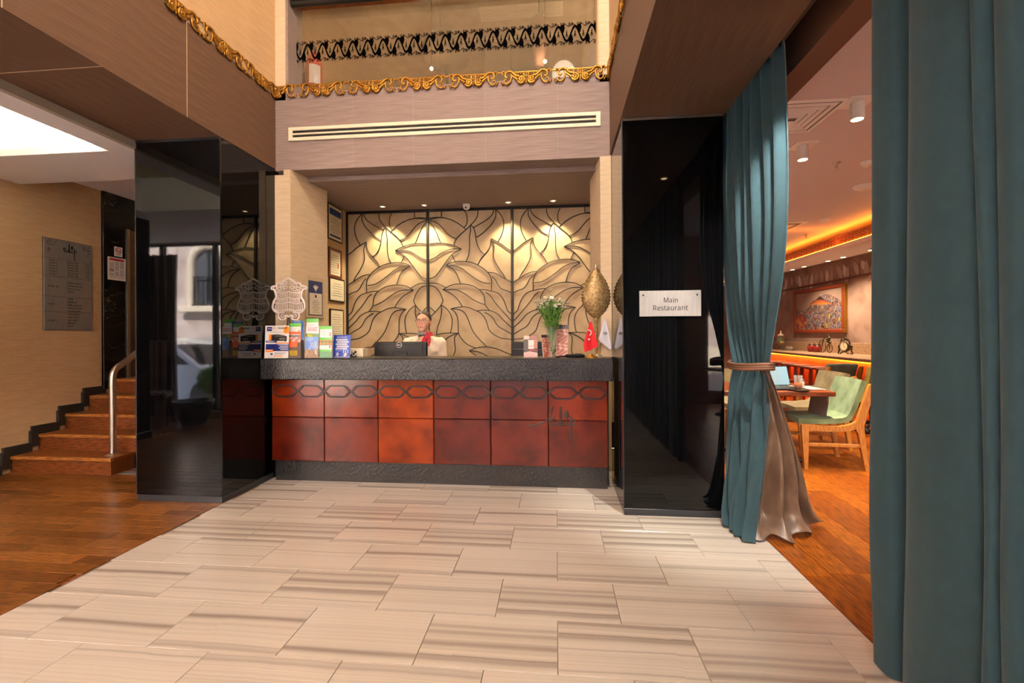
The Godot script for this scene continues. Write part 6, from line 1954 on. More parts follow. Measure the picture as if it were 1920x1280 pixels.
func restaurant() -> void:
	mat("chair_wood", "#d8a868", 0.4, 0.0, {tex = M.grain_soft, tri = Vector3(6, 1.0, 6), world = false})
	var suede := ntex([0.0, "#a8ac98", 0.45, "#d0d4c4", 1.0, "#f0f0e6"], 0.012, 4, 111, 256)
	mat("green_suede", "#869a7c", 0.85, 0.0, {tex = suede, tri = Vector3(1.6, 1.6, 1.6), rim = 0.4})
	mat("taupe_suede", "#8a765a", 0.85, 0.0, {tex = suede, tri = Vector3(1.6, 1.6, 1.6), rim = 0.4})
	mat("blue_suede", "#74898a", 0.85, 0.0, {tex = suede, tri = Vector3(1.6, 1.6, 1.6), rim = 0.4})
	mat("olive_suede", "#a08c3c", 0.85, 0.0, {tex = suede, tri = Vector3(1.6, 1.6, 1.6), rim = 0.4})
	mat("mauve_plaster", "#a48a7c", 0.85, 0.0, {tex = ntex([0.0, "#b8a498", 0.5, "#e0d4cc", 1.0, "#fbf4ee"], 0.008, 4, 121), tri = Vector3(0.35, 0.35, 0.35)})
	mat("mauve_ceiling", "#d5cdd0", 0.85)
	mat("leaf_wash", "#a08a80", 0.85)
	mat("leaf_pale", "#c0aca2", 0.85)
	mat("wood_trim", "#9c6238", 0.5, 0.0, {tex = M.grain, tri = Vector3(7, 7, 0.8)})
	# ---- shell
	struct("ceiling_restaurant", span(Vector3(1.5, 3.15, -16.2), Vector3(6.2, 3.3, 2.4)), M.mauve_ceiling, "mauve restaurant ceiling with spot lamps and an air diffuser", "ceiling")
	var wr := struct("wall_right", span(Vector3(6.0, 0, -16.2), Vector3(6.2, 3.3, 2.4)), M.mauve_plaster, "mauve plaster restaurant wall behind the bar, painted with pale leaves", "wall")
	rng.seed = 31
	for k in 34:
		var z := -13.6 + k * 0.19 + rng.randf() * 0.1
		var b := Mb.new()
		var l := 0.22 + rng.randf() * 0.3
		var a := rng.randf() * 1.2 - 0.6
		var d := Vector2(sin(a), -cos(a))
		var n := Vector2(-d.y, d.x)
		var q := Vector2(z, 2.78 - rng.randf() * 0.06)
		var outl := PackedVector2Array()
		for i in 7:
			outl.append(q + d * l * (i / 6.0) + n * 0.07 * sin(PI * i / 6.0))
		for i in range(5, 0, -1):
			outl.append(q + d * l * (i / 6.0) - n * 0.07 * sin(PI * i / 6.0))
		b.prism(outl, 0.0, 0.003, Vector3(5.999 - k * 0.0004, 0, 0), Basis(Vector3(0, 0, 1), Vector3.UP, Vector3(-1, 0, 0)))
		part("painted_leaf", b, M.leaf_wash if k % 3 else M.leaf_pale, wr)
	struct("trim_2", span(Vector3(5.975, 2.42, -16.0), Vector3(6.0, 2.465, 2.2), 0.006), M.wood_trim, "thin brown picture rail on the mauve restaurant wall", "moulding")
	struct("wall_restaurant_back", span(Vector3(1.0, 0, -16.4), Vector3(6.2, 3.3, -16.2)), M.mauve_plaster)
	struct("wall_restaurant_left", span(Vector3(1.0, 0, -16.2), Vector3(1.2, 3.3, -4.05)), M.mauve_plaster)
	# soffit over the bar with the lit frieze
	var sf := thing("ceiling_soffit", "lowered mauve soffit over the bar, edged by a glowing orange frieze", "soffit", Vector3.ZERO)
	sf.set_meta("kind", "structure")
	var sb := Mb.new()
	var q := [Vector3(4.92, 2.77, -15.8), Vector3(4.92, 2.77, -2.0), Vector3(6.0, 2.72, -2.0), Vector3(6.0, 2.98, -15.8)]
	sb.quad(q[0], q[1], q[2], q[3], Vector3.DOWN)
	sb.quad(q[0], q[1], Vector3(4.92, 2.845, -2.0), Vector3(4.92, 2.845, -15.8), Vector3.LEFT)
	sb.quad(Vector3(4.92, 2.845, -15.8), Vector3(4.92, 2.845, -2.0), Vector3(6.0, 2.845, -2.0), Vector3(6.0, 2.99, -15.8), Vector3.UP)
	sb.quad(q[1], q[2], Vector3(6.0, 2.845, -2.0), Vector3(4.92, 2.845, -2.0), Vector3.BACK)
	part("soffit_board", sb, M.mauve_ceiling, sf)
	mat("frieze_orange", "#d89a68", 0.7)
	part("frieze_board", span(Vector3(4.95, 2.845, -15.6), Vector3(4.965, 3.02, -2.2)), M.frieze_orange, sf)
	var fz := Mb.new()
	for s in [[-0.05, 0.03], [0.05, 0.03], [-0.05, -0.03], [0.05, -0.03], [0.0, 0.0], [-0.025, 0.05], [0.025, 0.05], [0.0, -0.055]]:
		var rp := PackedVector3Array()
		for k in 8:
			rp.append(Vector3(0, s[1] + 0.018 * sin(TAU * k / 8), s[0] + 0.02 * cos(TAU * k / 8)))
		fz.tube(rp, 0.007, 5, true)
	for s in [-0.088, 0.088]:
		fz.box(Vector3(0, 0, s), Vector3(0.012, 0.15, 0.008))
	fz.box(Vector3(0, 0.077, 0), Vector3(0.014, 0.01, 0.19))
	fz.box(Vector3(0, -0.077, 0), Vector3(0.014, 0.01, 0.19))
	var fm := fz.mesh(mat("frieze_relief", "#b0623a", 0.7))
	for k in 40:
		inst("frieze_tile", fm, sf, Vector3(4.948, 2.932, -12.6 + k * 0.2))
	part("light_strip", span(Vector3(4.922, 2.846, -14.0), Vector3(4.94, 2.853, -3.0)), mat("strip_amber", "#ffffff", 0.5, 0.0, {emit = "#ffab30", power = 7.0}), sf)
	part("light_strip", span(Vector3(5.0, 2.99, -14.0), Vector3(5.03, 3.0, -3.0)), M.amber_glow, sf)
	area("frieze_light", Vector3(4.93, 2.86, -8.5), Vector3(4.96, 3.15, -8.5), Vector2(11.0, 0.015), 2.0, AMBER)
	area("cove_amber_light", Vector3(5.015, 3.01, -8.5), Vector3(4.95, 3.15, -8.5), Vector2(11.0, 0.03), 3.5, AMBER)
	# ---- ceiling fittings
	var df := thing("ceiling_diffuser", "square white louvred air diffuser in the restaurant ceiling beside the curtain", "vent", Vector3(2.02, 3.15, -4.1))
	for k in 5:
		var r := 0.3 - k * 0.055
		var b := Mb.new()
		b.lathe(poly([r * 1.414, 0.0 - k * 0.002, r * 1.414 - 0.03, -0.014 - k * 0.004, r * 1.414 - 0.062, 0.004 - k * 0.004]), 4, Vector3.ZERO, Basis(Vector3.UP, PI / 4))
		for i in range(0, b.v.size(), 3):
			var nn := (b.v[i + 1] - b.v[i]).cross(b.v[i + 2] - b.v[i]).normalized() * -1.0
			for j in 3:
				b.n[i + j] = nn
		part("louvre", b, M.white_plastic, df)
	part("throat", bx(Vector3(0, -0.001, 0), Vector3(0.58, 0.004, 0.58)), M.print_grey, df)
	for z in [[2.396, -3.865, "white cylinder spot lamp beside the air diffuser"], [2.414, -4.703, "white cylinder spot lamp farther along the restaurant ceiling"], [3.9, -3.1, "unseen white cylinder spot lamp added in the ceiling behind the near curtain"], [2.0, -6.6, "unseen white cylinder spot lamp added in the ceiling behind the tied curtain"]]:  # the last two are unseen lamps added to brighten the restaurant
		var d := thing("spot_lamp", z[2], "light", Vector3(z[0], 3.15, z[1]), 0.0, "cylinder spot lamps near the curtain")
		part("square_plate", bx(Vector3(0, -0.006, 0), Vector3(0.2, 0.012, 0.2), 0.003), M.white_plastic, d)
		var b := Mb.new()
		b.lathe(poly([0.0, -0.012, 0.05, -0.012, 0.05, -0.012, 0.05, -0.14, 0.05, -0.14, 0.042, -0.145]), 20)
		part("cylinder", b, M.white_plastic, d)
		var e := Mb.new()
		e.lathe(poly([0.042, -0.145, 0.03, -0.146, 0.0, -0.147]), 18)
		part("bulb", e, M.lamp_glow, d)
		spot("spot_lamp_light", Vector3(z[0], 3.0, z[1]), Vector3(z[0] + 0.5, 0, z[1] - 0.5), 15.0, Color(1, 0.92, 0.8), 42.0, 0.04)
	var bl := ["farthest of the little bar spots seen, nearest the teal curtain edge", "second little bar spot from the tied curtain, over the painting", "middle little bar spot, beside the flat ceiling grille", "fourth little bar spot from the tied curtain, right of the grille", "nearest little bar spot, beside the near curtain"]
	var bz := [[5.28, -10.73], [5.28, -10.25], [5.34, -9.5], [5.34, -9.03], [5.34, -8.27]]
	for k in 5:
		var y: float = 2.79 + 0.1 * (bz[k][0] - 4.92) * (-bz[k][1] - 7.0) / 4.0
		var d := thing("bar_spot", bl[k], "light", Vector3(bz[k][0], y, bz[k][1]), 0.0, "spots over the bar")
		var b := Mb.new()
		b.lathe(poly([0.06, 0.03, 0.062, -0.012, 0.048, -0.012, 0.048, -0.012, 0.048, -0.085, 0.048, -0.085, 0.04, -0.088]), 18)
		part("cylinder", b, M.white_plastic, d)
		var e := Mb.new()
		e.lathe(poly([0.04, -0.088, 0.03, -0.089, 0.0, -0.09]), 16)
		part("bulb", e, M.lamp_glow, d)
		spot("bar_spot_light", Vector3(bz[k][0], y - 0.1, bz[k][1]), Vector3(bz[k][0] + 0.25, 0, bz[k][1]), 3.0, Color(1, 0.9, 0.76), 60.0, 0.03)
	var gr := thing("ceiling_grille", "flat white grille in the soffit between the bar spots", "vent", Vector3(5.56, 2.83, -9.5))
	part("frame", bx(Vector3(0, 0, 0), Vector3(0.5, 0.012, 0.5), 0.003, Basis(Vector3.BACK, 0.06)), M.white_plastic, gr)
	for k in 5:
		part("slat", bx(Vector3(-0.16 + k * 0.08, -0.012 - (0.16 - k * 0.08) * 0.06, 0), Vector3(0.04, 0.006, 0.42), 0.002), M.slot_dark, gr)
	for z in [[3.027, -5.227, "sprinkler", "small chrome sprinkler head in the restaurant ceiling, near the smoke detector"], [4.66, -8.966, "sprinkler", "tiny distant sprinkler head below the orange glow"]]:
		var d := thing("sprinkler", z[3], "sprinkler", Vector3(z[0], 3.15, z[1]))
		var b := Mb.new()
		b.lathe(poly([0.045, 0.0, 0.04, -0.008, 0.014, -0.01, 0.01, -0.045, 0.0, -0.045]), 16)
		part("escutcheon", b, M.steel, d)
		var e := Mb.new()
		e.lathe(poly([0.026, -0.06, 0.026, -0.064, 0.0, -0.066]), 14)
		e.bar(Vector3(-0.012, -0.04, 0), Vector3(-0.012, -0.062, 0), 0.005, 0.005)
		e.bar(Vector3(0.012, -0.04, 0), Vector3(0.012, -0.062, 0), 0.005, 0.005)
		part("deflector", e, M.steel, d)
	for z in [[3.336, -5.231, 0.055, "smoke_detector", "small round white smoke detector, above the ceiling speaker dome"], [4.328, -7.789, 0.06, "smoke_detector", "small distant round white detector by the orange glow"], [3.857, -6.079, 0.13, "ceiling_dome", "large white domed ceiling fitting beside the near curtain"]]:
		var d := thing(z[3], z[4], "detector" if z[3] == "smoke_detector" else "ceiling fitting", Vector3(z[0], 3.15, z[1]))
		var b := Mb.new()
		b.lathe(poly([z[2], 0.0, z[2], -0.012, z[2] * 0.9, -0.03, z[2] * 0.55, -0.048, 0.0, -0.055]), 24)
		part("housing", b, M.white_plastic, d)
		var e := Mb.new()
		e.lathe(poly([z[2] * 0.3, -0.054, z[2] * 0.25, -0.06, 0.0, -0.062]), 14)
		part("cap", e, M.cream_metal, d)
	var v2 := thing("ceiling_diffuser", "distant white air diffuser half hidden by the tied curtain", "vent", Vector3(3.85, 3.15, -8.2))
	for k in 3:
		part("louvre", bx(Vector3(0, -0.006 - k * 0.003, 0), Vector3(0.6 - k * 0.14, 0.01, 0.6 - k * 0.14), 0.003), M.white_plastic if k % 2 == 0 else M.print_grey, v2)
	# ---- painting
	var fish := noise(0.02, 4, 131)
	var fin := noise(0.05, 3, 132)
	var ptex := image(400, 200, func(x: float, y: float) -> Color:
		var c := Color("#7c6456").lerp(Color("#94786a"), 0.5 + 0.5 * fish.get_noise_2d(x * 200, y * 100))
		var k := fin.get_noise_2d(x * 320, y * 180)
		var k2 := fish.get_noise_2d(x * 500 + 90, y * 260)
		if y > 0.3 + 0.18 * sin(x * 6.0 + 0.6):
			if absf(k) < 0.09: c = Color("#20161a")
			elif k2 > 0.22: c = Color("#56586c")
			elif k2 < -0.2: c = Color("#6a4238")
		if Vector2(x - 0.12, (y - 0.78) * 0.7).length() < 0.13 + 0.04 * k: c = Color("#7c2a1c") if k2 < 0.05 else Color("#a0623a")
		# the big fish
		var u := (x - 0.33) / 0.5
		if u > 0.0 and u < 1.0:
			var mid := 0.36 + 0.05 * sin(u * 3.0)
			var hh := 0.19 * sin(PI * pow(u, 0.8))
			if absf(y - mid) < hh:
				c = Color("#4a3c3a").lerp(Color("#846a60"), 0.5 + k2)
				if y < mid - hh * 0.25: c = Color("#84321a").lerp(Color("#a8682a"), clampf((y - mid + hh) / hh * 1.4, 0, 1))
				if absf(absf(y - mid) - hh) < 0.018: c = Color("#3a1a18")
			if y > mid - hh - 0.07 * sin(PI * clampf((u - 0.3) * 3.0, 0, 1)) and y < mid - hh: c = Color("#2c201e")
		for f in [[0.75, 0.66], [0.94, 0.76], [0.7, 0.9]]:
			var d := Vector2(x - f[0], (y - f[1]) * 0.55 + (x - f[0]) * 0.3)
			if absf(d.y) < 0.028 * (1.0 - absf(d.x) / 0.07) and absf(d.x) < 0.07: c = Color("#94823a") if fmod(absf(d.x) * 60.0, 2.0) < 1.2 else Color("#1c1a18")
		return c)
	var pa := thing("painting", "framed painting of fish among sea plants on the mauve wall above the bar", "painting", Vector3(5.97, 1.84, -11.04), -PI / 2)
	var pf := Mb.new()
	for s in [-1.0, 1.0]:
		pf.box(Vector3(0, s * 0.48, 0), Vector3(2.02, 0.09, 0.07), 0.02)
		pf.box(Vector3(s * 0.965, 0, 0), Vector3(0.09, 0.88, 0.07), 0.02)
	part("frame", pf, mat("frame_red", "#7c3418", 0.35), pa)
	part("gilt_edge", bx(Vector3(1.012, 0, -0.005), Vector3(0.02, 1.04, 0.06), 0.004), M.gold, pa)
	var pq := Mb.new()
	pq.quad(Vector3(-0.925, -0.44, 0.005), Vector3(0.925, -0.44, 0.005), Vector3(0.925, 0.44, 0.005), Vector3(-0.925, 0.44, 0.005), Vector3.BACK)
	part("canvas", pq, mat("canvas_print", "#ffffff", 0.6, 0.0, {tex = ptex}), pa)
	part("canvas_back", bx(Vector3(0, 0, -0.01), Vector3(1.86, 0.9, 0.02)), M.frame_dark, pa)
	# ---- bar
	mat("granite", "#c0a890", 0.3, 0.0, {tex = ntex([0.0, "#6a5548", 0.35, "#b8a08c", 0.6, "#e8d8c4", 1.0, "#ffffff"], 0.05, 4, 141), tri = Vector3(1.2, 1.2, 1.2)})
	mat("bar_wood", "#a4521e", 0.45, 0.0, {tex = M.grain, tri = Vector3(6, 6, 0.7)})
	var ba := thing("bar_counter", "long granite topped bar glowing orange beneath its edge", "bar counter", Vector3(5.4, 0, -9.5))
	var bo := Vector3(5.4, 0, -9.5)
	var tp := Mb.new()
	tp.prism(poly([4.68, 6.6, 5.94, 6.6, 5.94, 14.5, 5.32, 14.5]), 0.855, 0.9, -bo, Basis(Vector3.RIGHT, Vector3.FORWARD, Vector3.UP))
	part("granite_top", tp, M.granite, ba)
	part("granite_upstand", span(Vector3(5.9, 0.9, -14.5) - bo, Vector3(5.95, 1.115, -6.6) - bo, 0.004), M.granite, ba)
	for k in 6:
		var f0 := lerpf(5.0, 5.6, k / 6.0)
		var f1 := lerpf(5.0, 5.6, (k + 1) / 6.0)
		var z0 := lerpf(-6.7, -14.5, k / 6.0)
		var z1 := lerpf(-6.7, -14.5, (k + 1) / 6.0)
		var b := Mb.new()
		b.prism(poly([f0, -z0, 5.95, -z0, 5.95, -z1 - 0.004, f1, -z1 - 0.004]), 0.0, 0.85, -bo, Basis(Vector3.RIGHT, Vector3.FORWARD, Vector3.UP))
		part("front_board", b, M.bar_wood, ba)
	var dirv := Vector3(0.6, 0, -7.8).normalized()
	part("light_strip", bx(Vector3(4.76, 0.843, -7.0) - bo + dirv * 3.4, Vector3(0.02, 0.012, 6.8), 0.0, Basis(Vector3.UP, -atan2(0.6, 7.8))), M.amber_glow, ba)
	var at := Vector3(4.78, 0.83, -7.0) + dirv * 3.4
	area("bar_glow_light", at, at + Vector3(0.35, -0.5, 0.0), Vector2(6.8, 0.03), 12.0, AMBER)
	# bar things
	var by := 0.9
	mat("lemon", "#b8942c", 0.3)
	var jr := thing("lemon_jar", "glass jar of lemons with a pointed lid on the bar", "jar", Vector3(5.78, by, -12.35))
	var jg := mat("jar_glass", "#f0f4ee", 0.03)
	jg.transparency = BaseMaterial3D.TRANSPARENCY_ALPHA
	jg.albedo_color.a = 0.05
	var jb := Mb.new()
	jb.lathe(poly([0.05, 0.0, 0.05, 0.01, 0.012, 0.03, 0.012, 0.08, 0.08, 0.13, 0.1, 0.2, 0.095, 0.32, 0.07, 0.36]), 24)
	part("glass_bowl", jb, jg, jr)
	for k in 7:
		var b := Mb.new()
		b.ball(Vector3(0.045 * cos(k * 0.9), 0.19 + 0.045 * (k / 3), 0.045 * sin(k * 0.9)), Vector3(0.036, 0.033, 0.033), 10, 7)
		part("lemon", b, M.lemon if k % 3 else M.leaf_green, jr)
	var jl := Mb.new()
	jl.lathe(poly([0.075, 0.36, 0.05, 0.39, 0.012, 0.42, 0.02, 0.45, 0.0, 0.5]), 18)
	part("lid", jl, M.cream_metal, jr)
	var pt := thing("plate", "flat tray of small glasses on the bar beside the lemon jar", "tray", Vector3(5.72, by, -11.8))
	var pb := Mb.new()
	pb.lathe(poly([0.0, 0.008, 0.13, 0.01, 0.17, 0.02, 0.172, 0.016, 0.13, 0.0]), 24)
	part("tray", pb, M.steel, pt)
	for k in 3:
		var g := thing("shot_glass", ["small clear glass at the far end of the bar tray", "small clear glass in the middle of the bar tray", "small clear glass at the near end of the bar tray"][k], "glass", Vector3(5.72, by + 0.012, -11.9 + k * 0.1), 0.0, "glasses on the bar tray")
		var b := Mb.new()
		b.lathe(poly([0.0, 0.0, 0.025, 0.0, 0.032, 0.08, 0.03, 0.08, 0.023, 0.006]), 14)
		part("glass", b, jg, g)
	mat("jam_red", "#7a1f16", 0.25)
	for k in 2:
		var j := thing("jam_jar", ["dark red jar on the bar, left of its twin", "dark red jar on the bar, right of its twin"][k], "jar", Vector3(5.68, by, -10.72 + k * 0.2), 0.0, "red jars on the bar")
		var b := Mb.new()
		b.lathe(poly([0.0, 0.0, 0.07, 0.0, 0.09, 0.03, 0.09, 0.12, 0.065, 0.15]), 20)
		part("jar", b, M.jam_red, j)
		var l := Mb.new()
		l.lathe(poly([0.07, 0.15, 0.07, 0.175, 0.0, 0.18]), 18)
		part("lid", l, M.frame_dark, j)
	mat("bronze", "#4a3a26", 0.4, 0.7)
	var bi := thing("bicycle_ornament", "small bronze model bicycle on the bar", "ornament", Vector3(5.62, by, -10.1))
	for z in [[0.0, 0.14, 0.13], [-0.26, 0.1, 0.09]]:
		var c := PackedVector3Array()
		for k in 24:
			c.append(Vector3(0, z[1] + z[2] * sin(TAU * k / 24), -z[0] - 0.12 + z[2] * cos(TAU * k / 24)))
		part("wheel", tubed(c, 0.008, 6, true), M.bronze, bi)
		var sp := Mb.new()
		for k in 6:
			sp.bar(Vector3(0, z[1], -z[0] - 0.12), c[k * 4], 0.004, 0.004, 0.0, Vector3.RIGHT)
		part("spokes", sp, M.bronze, bi)
	part("frame", tubed(cr(pts([0, 0.14, -0.12, 0, 0.3, -0.06, 0, 0.32, 0.08, 0, 0.1, 0.14]), 4), 0.011, 7), M.bronze, bi)
	var fg := Mb.new()
	for k in 9:
		fg.ball(Vector3(0.02 * sin(k * 2.0), 0.22 + 0.03 * k * 0.5 + 0.03 * sin(k * 3.0), 0.1 + 0.05 * cos(k * 2.4)), Vector3(0.03, 0.03, 0.03), 8, 6)
	part("flower_basket", fg, M.bronze, bi)
	var ck := thing("mantel_clock", "ornate bronze mantel clock with a pale round dial on the bar", "clock", Vector3(5.62, by, -9.45), -PI / 2 + 0.15)
	ck.scale = Vector3(0.68, 0.64, 0.68)
	var cb := Mb.new()
	cb.lathe(poly([0.15, -0.04, 0.175, -0.04, 0.18, 0.0, 0.17, 0.05, 0.14, 0.055]), 28, Vector3(0, 0.25, 0), Basis(Vector3.RIGHT, Vector3.BACK, Vector3.UP))
	part("bezel", cb, M.bronze, ck)
	var cf := Mb.new()
	cf.lathe(poly([0.15, 0.045, 0.0, 0.046]), 28, Vector3(0, 0.25, 0), Basis(Vector3.RIGHT, Vector3.BACK, Vector3.UP))
	part("dial", cf, M.cream_metal, ck)
	var hd := Mb.new()
	hd.bar(Vector3(0, 0.25, 0.05), Vector3(0.0, 0.35, 0.05), 0.008, 0.004)
	hd.bar(Vector3(0, 0.25, 0.05), Vector3(0.07, 0.2, 0.05), 0.01, 0.004)
	for k in 12:
		hd.box(Vector3(0.125 * sin(TAU * k / 12), 0.25 + 0.125 * cos(TAU * k / 12), 0.049), Vector3(0.01, 0.012, 0.003))
	part("hands", hd, M.ink, ck)
	var cs := Mb.new()
	for s in [-1.0, 1.0]:
		cs.tube(cr(pts([s * 0.17, 0.27, 0, s * 0.24, 0.24, 0, s * 0.22, 0.12, 0, s * 0.26, 0.03, 0, s * 0.2, 0.0, 0.02]), 4), 0.022, 7)
		cs.tube(cr(pts([s * 0.05, 0.42, 0, s * 0.12, 0.46, 0, s * 0.17, 0.4, 0]), 4), 0.018, 7)
		cs.tube(cr(pts([s * 0.02, 0.08, 0.02, s * 0.1, 0.05, 0.03, s * 0.15, 0.0, 0.03]), 4), 0.02, 7)
	cs.ball(Vector3(0, 0.46, 0), Vector3(0.05, 0.06, 0.03), 10, 8)
	part("scroll_case", cs, M.bronze, ck)
	# stools under the bar edge
	mat("stool_wood", "#b0602c", 0.45, 0.0, {tex = M.grain, tri = Vector3(5, 5, 5), world = false})
	var sl := ["farthest square orange lit bar stool, next to the tied curtain", "second square bar stool from the tied curtain", "third square bar stool from the tied curtain", "fourth square bar stool from the tied curtain", "nearest square bar stool, partly behind the blue chair"]
	for k in 5:
		var s := thing("bar_stool", sl[k], "stool", Vector3(4.78 - k * 0.055, 0, -10.5 + k * 0.62), 0.0, "bar stools")
		part("seat", bx(Vector3(0, 0.69, 0), Vector3(0.34, 0.04, 0.36), 0.008), M.stool_wood, s)
		for a in [[-1, -1], [-1, 1], [1, -1], [1, 1]]:
			var b := Mb.new()
			b.bar(Vector3(a[0] * 0.18, 0, a[1] * 0.19), Vector3(a[0] * 0.14, 0.67, a[1] * 0.15), 0.04, 0.04, 0.004, Vector3.RIGHT)
			part("leg", b, M.stool_wood, s)
		for a in [-1.0, 1.0]:
			part("stretcher", bx(Vector3(a * 0.165, 0.26, 0), Vector3(0.024, 0.035, 0.32), 0.004), M.stool_wood, s)
			part("stretcher", bx(Vector3(0, 0.36, a * 0.175), Vector3(0.3, 0.035, 0.024), 0.004), M.stool_wood, s)
	# ---- dining chairs and table
	dining_chair("dining_chair", "green suede dining chair with pale timber legs, nearest the table", Vector3(2.655, 0, -4.87), -0.08, M.green_suede)
	dining_chair("dining_chair", "taupe suede dining chair just behind the green one", Vector3(2.95, 0, -5.62), 0.05, M.taupe_suede)
	dining_chair("dining_chair", "blue grey suede chair standing in front of the glowing bar", Vector3(4.08, 0, -7.3), -1.35, M.blue_suede)
	dining_chair("dining_chair", "brown suede chair pushed under the far side of the table", Vector3(2.25, 0, -5.75), 1.5, M.taupe_suede)
	var oc := thing("wheeled_chair", "olive upholstered chair on black castors beside the near curtain", "chair", Vector3(4.2, 0, -6.5), 0.15)
	var ob := Mb.new()
	ob.grid(func(u: float, v: float) -> Vector3:
		return Vector3(lerpf(-0.29, 0.29, u), lerpf(0.42, 0.86, v), 0.22 + 0.1 * v - 0.04 * sin(PI * u)), 14, 10, 0.06)
	part("backrest", ob, M.olive_suede, oc)
	part("seat", bx(Vector3(0, 0.42, -0.02), Vector3(0.54, 0.1, 0.5), 0.03), M.olive_suede, oc)
	part("column", tubed(PackedVector3Array([Vector3(0, 0.1, 0), Vector3(0, 0.38, 0)]), 0.03, 10), M.black_paint, oc)
	for k in 5:
		var a := TAU * k / 5
		var b := Mb.new()
		b.bar(Vector3(0, 0.11, 0), Vector3(cos(a) * 0.27, 0.08, sin(a) * 0.27), 0.04, 0.03, 0.005)
		part("base_arm", b, M.black_paint, oc)
		var w := Mb.new()
		w.lathe(poly([0.0, -0.02, 0.035, -0.02, 0.035, 0.02, 0.0, 0.02]), 14, Vector3(cos(a) * 0.27, 0.036, sin(a) * 0.27), Basis(Vector3.UP, Vector3.RIGHT, Vector3.FORWARD))
		part("castor", w, M.ink, oc)
	mat("table_wood", "#a8642c", 0.35, 0.0, {tex = M.grain, tri = Vector3(0.8, 6, 6)})
	var ta := thing("dining_table", "oak dining table on a black cast iron pedestal", "table", Vector3(2.12, 0, -5.0))
	part("tabletop", span(Vector3(-0.5, 0.705, -0.46), Vector3(0.51, 0.75, 0.44), 0.004), M.table_wood, ta)
	var pd := Mb.new()
	pd.lathe(poly([0.02, 0.06, 0.035, 0.08, 0.03, 0.14, 0.045, 0.18, 0.03, 0.22, 0.028, 0.3, 0.042, 0.34, 0.026, 0.4, 0.026, 0.6, 0.05, 0.68, 0.09, 0.705]), 18)
	part("pedestal", pd, M.black_iron, ta)
	for a in [0.0, PI / 2, PI, PI * 1.5]:
		var b := Mb.new()
		var d := Vector3(cos(a + 0.5), 0, sin(a + 0.5))
		b.tube(cr(PackedVector3Array([Vector3(0, 0.12, 0), d * 0.12 + Vector3(0, 0.1, 0), d * 0.32 + Vector3(0, 0.04, 0), d * 0.42 + Vector3(0, 0.02, 0)]), 4), 0.02, 8)
		part("foot", b, M.black_iron, ta)
	mat("mat_mauve", "#a08c84", 0.8)
	var pm := thing("placemat", "mauve paper place mat hanging over the table edge", "place mat", Vector3(2.63, 0.752, -4.86))
	var mb := Mb.new()
	var mk := [[0.0, Vector3(-0.2, 0.001, 0)], [0.4, Vector3(-0.03, 0.001, 0)], [0.5, Vector3(0.006, -0.012, 0)], [0.65, Vector3(0.012, -0.1, 0)], [1.0, Vector3(-0.02, -0.3, 0)]]
	mb.grid(func(u: float, v: float) -> Vector3:
		var p := along(mk, v)
		return Vector3(p.x, p.y + 0.03 * u * maxf(0.0, v - 0.5), lerpf(0.16, -0.16, u)), 4, 20, 0.002)
	part("sheet", mb, M.mat_mauve, pm)
	var p2 := thing("placemat", "pale paper place mat lying flat under the iced drink", "place mat", Vector3(2.33, 0.752, -4.95))
	part("sheet", bx(Vector3.ZERO, Vector3(0.3, 0.002, 0.42)), M.paper, p2)
	# laptop
	var lp := thing("laptop", "open laptop with a bright document on its screen, on the oak table", "laptop", Vector3(2.25, 0.752, -4.86), 0.25)
	part("base", bx(Vector3(0, 0.008, 0.08), Vector3(0.31, 0.014, 0.2), 0.004), M.monitor_black, lp)
	var ls := Basis(Vector3.RIGHT, -0.25)
	part("lid", bx(Vector3(0, 0.118, -0.045), Vector3(0.31, 0.21, 0.008), 0.003, ls), M.monitor_black, lp)
	var lc := part("screen", bx(Vector3(0, 0.119, -0.0402), Vector3(0.29, 0.188, 0.001), 0.0, ls), mat("laptop_screen_glow", "#607884", 0.3, 0.0, {emit = "#8fb8d0", power = 0.4}), lp)
	var tx := Mb.new()
	for k in 9:
		tx.box(Vector3(0.0, 0.119, -0.0395) + ls * Vector3(0.0, 0.07 - k * 0.017, 0.0), Vector3(0.1 if k % 3 else 0.06, 0.004, 0.0006), 0.0, ls)
	part("document_lines", tx, M.print_grey, lc).set_meta("kind", "stuff")
	# drink on a tray
	var ty := thing("tray", "round dark serving tray under the iced drink", "tray", Vector3(2.33, 0.754, -4.64))
	var tb := Mb.new()
	tb.lathe(poly([0.0, 0.004, 0.085, 0.004, 0.095, 0.012, 0.098, 0.01, 0.088, 0.0]), 28)
	part("dish", tb, M.frame_dark, ty)
	var dk := thing("drink_glass", "tall glass of amber iced drink with a straw", "glass", Vector3(2.33, 0.759, -4.64))
	var gb := Mb.new()
	gb.lathe(poly([0.0, 0.0, 0.032, 0.0, 0.037, 0.14, 0.0355, 0.14, 0.031, 0.005, 0.0, 0.005]), 22)
	part("glass", gb, jg, dk)
	var gd := Mb.new()
	gd.lathe(poly([0.0, 0.006, 0.0305, 0.006, 0.033, 0.07, 0.0, 0.07]), 20)
	part("iced_drink", gd, mat("amber_drink", "#9a4a14", 0.1), dk)
	part("straw", tubed(PackedVector3Array([Vector3(0.01, 0.012, 0), Vector3(-0.02, 0.19, 0)]), 0.004, 8), M.ink, dk)
	var sa := thing("salt_shaker", "small steel topped salt shaker behind the iced drink", "shaker", Vector3(2.5, 0.753, -4.9))
	var s2 := Mb.new()
	s2.lathe(poly([0.0, 0.0, 0.02, 0.0, 0.018, 0.06]), 16)
	part("body", s2, M.white_plastic, sa)
	var s3 := Mb.new()
	s3.lathe(poly([0.019, 0.06, 0.018, 0.08, 0.008, 0.088, 0.0, 0.089]), 16)
	part("cap", s3, M.steel, sa)

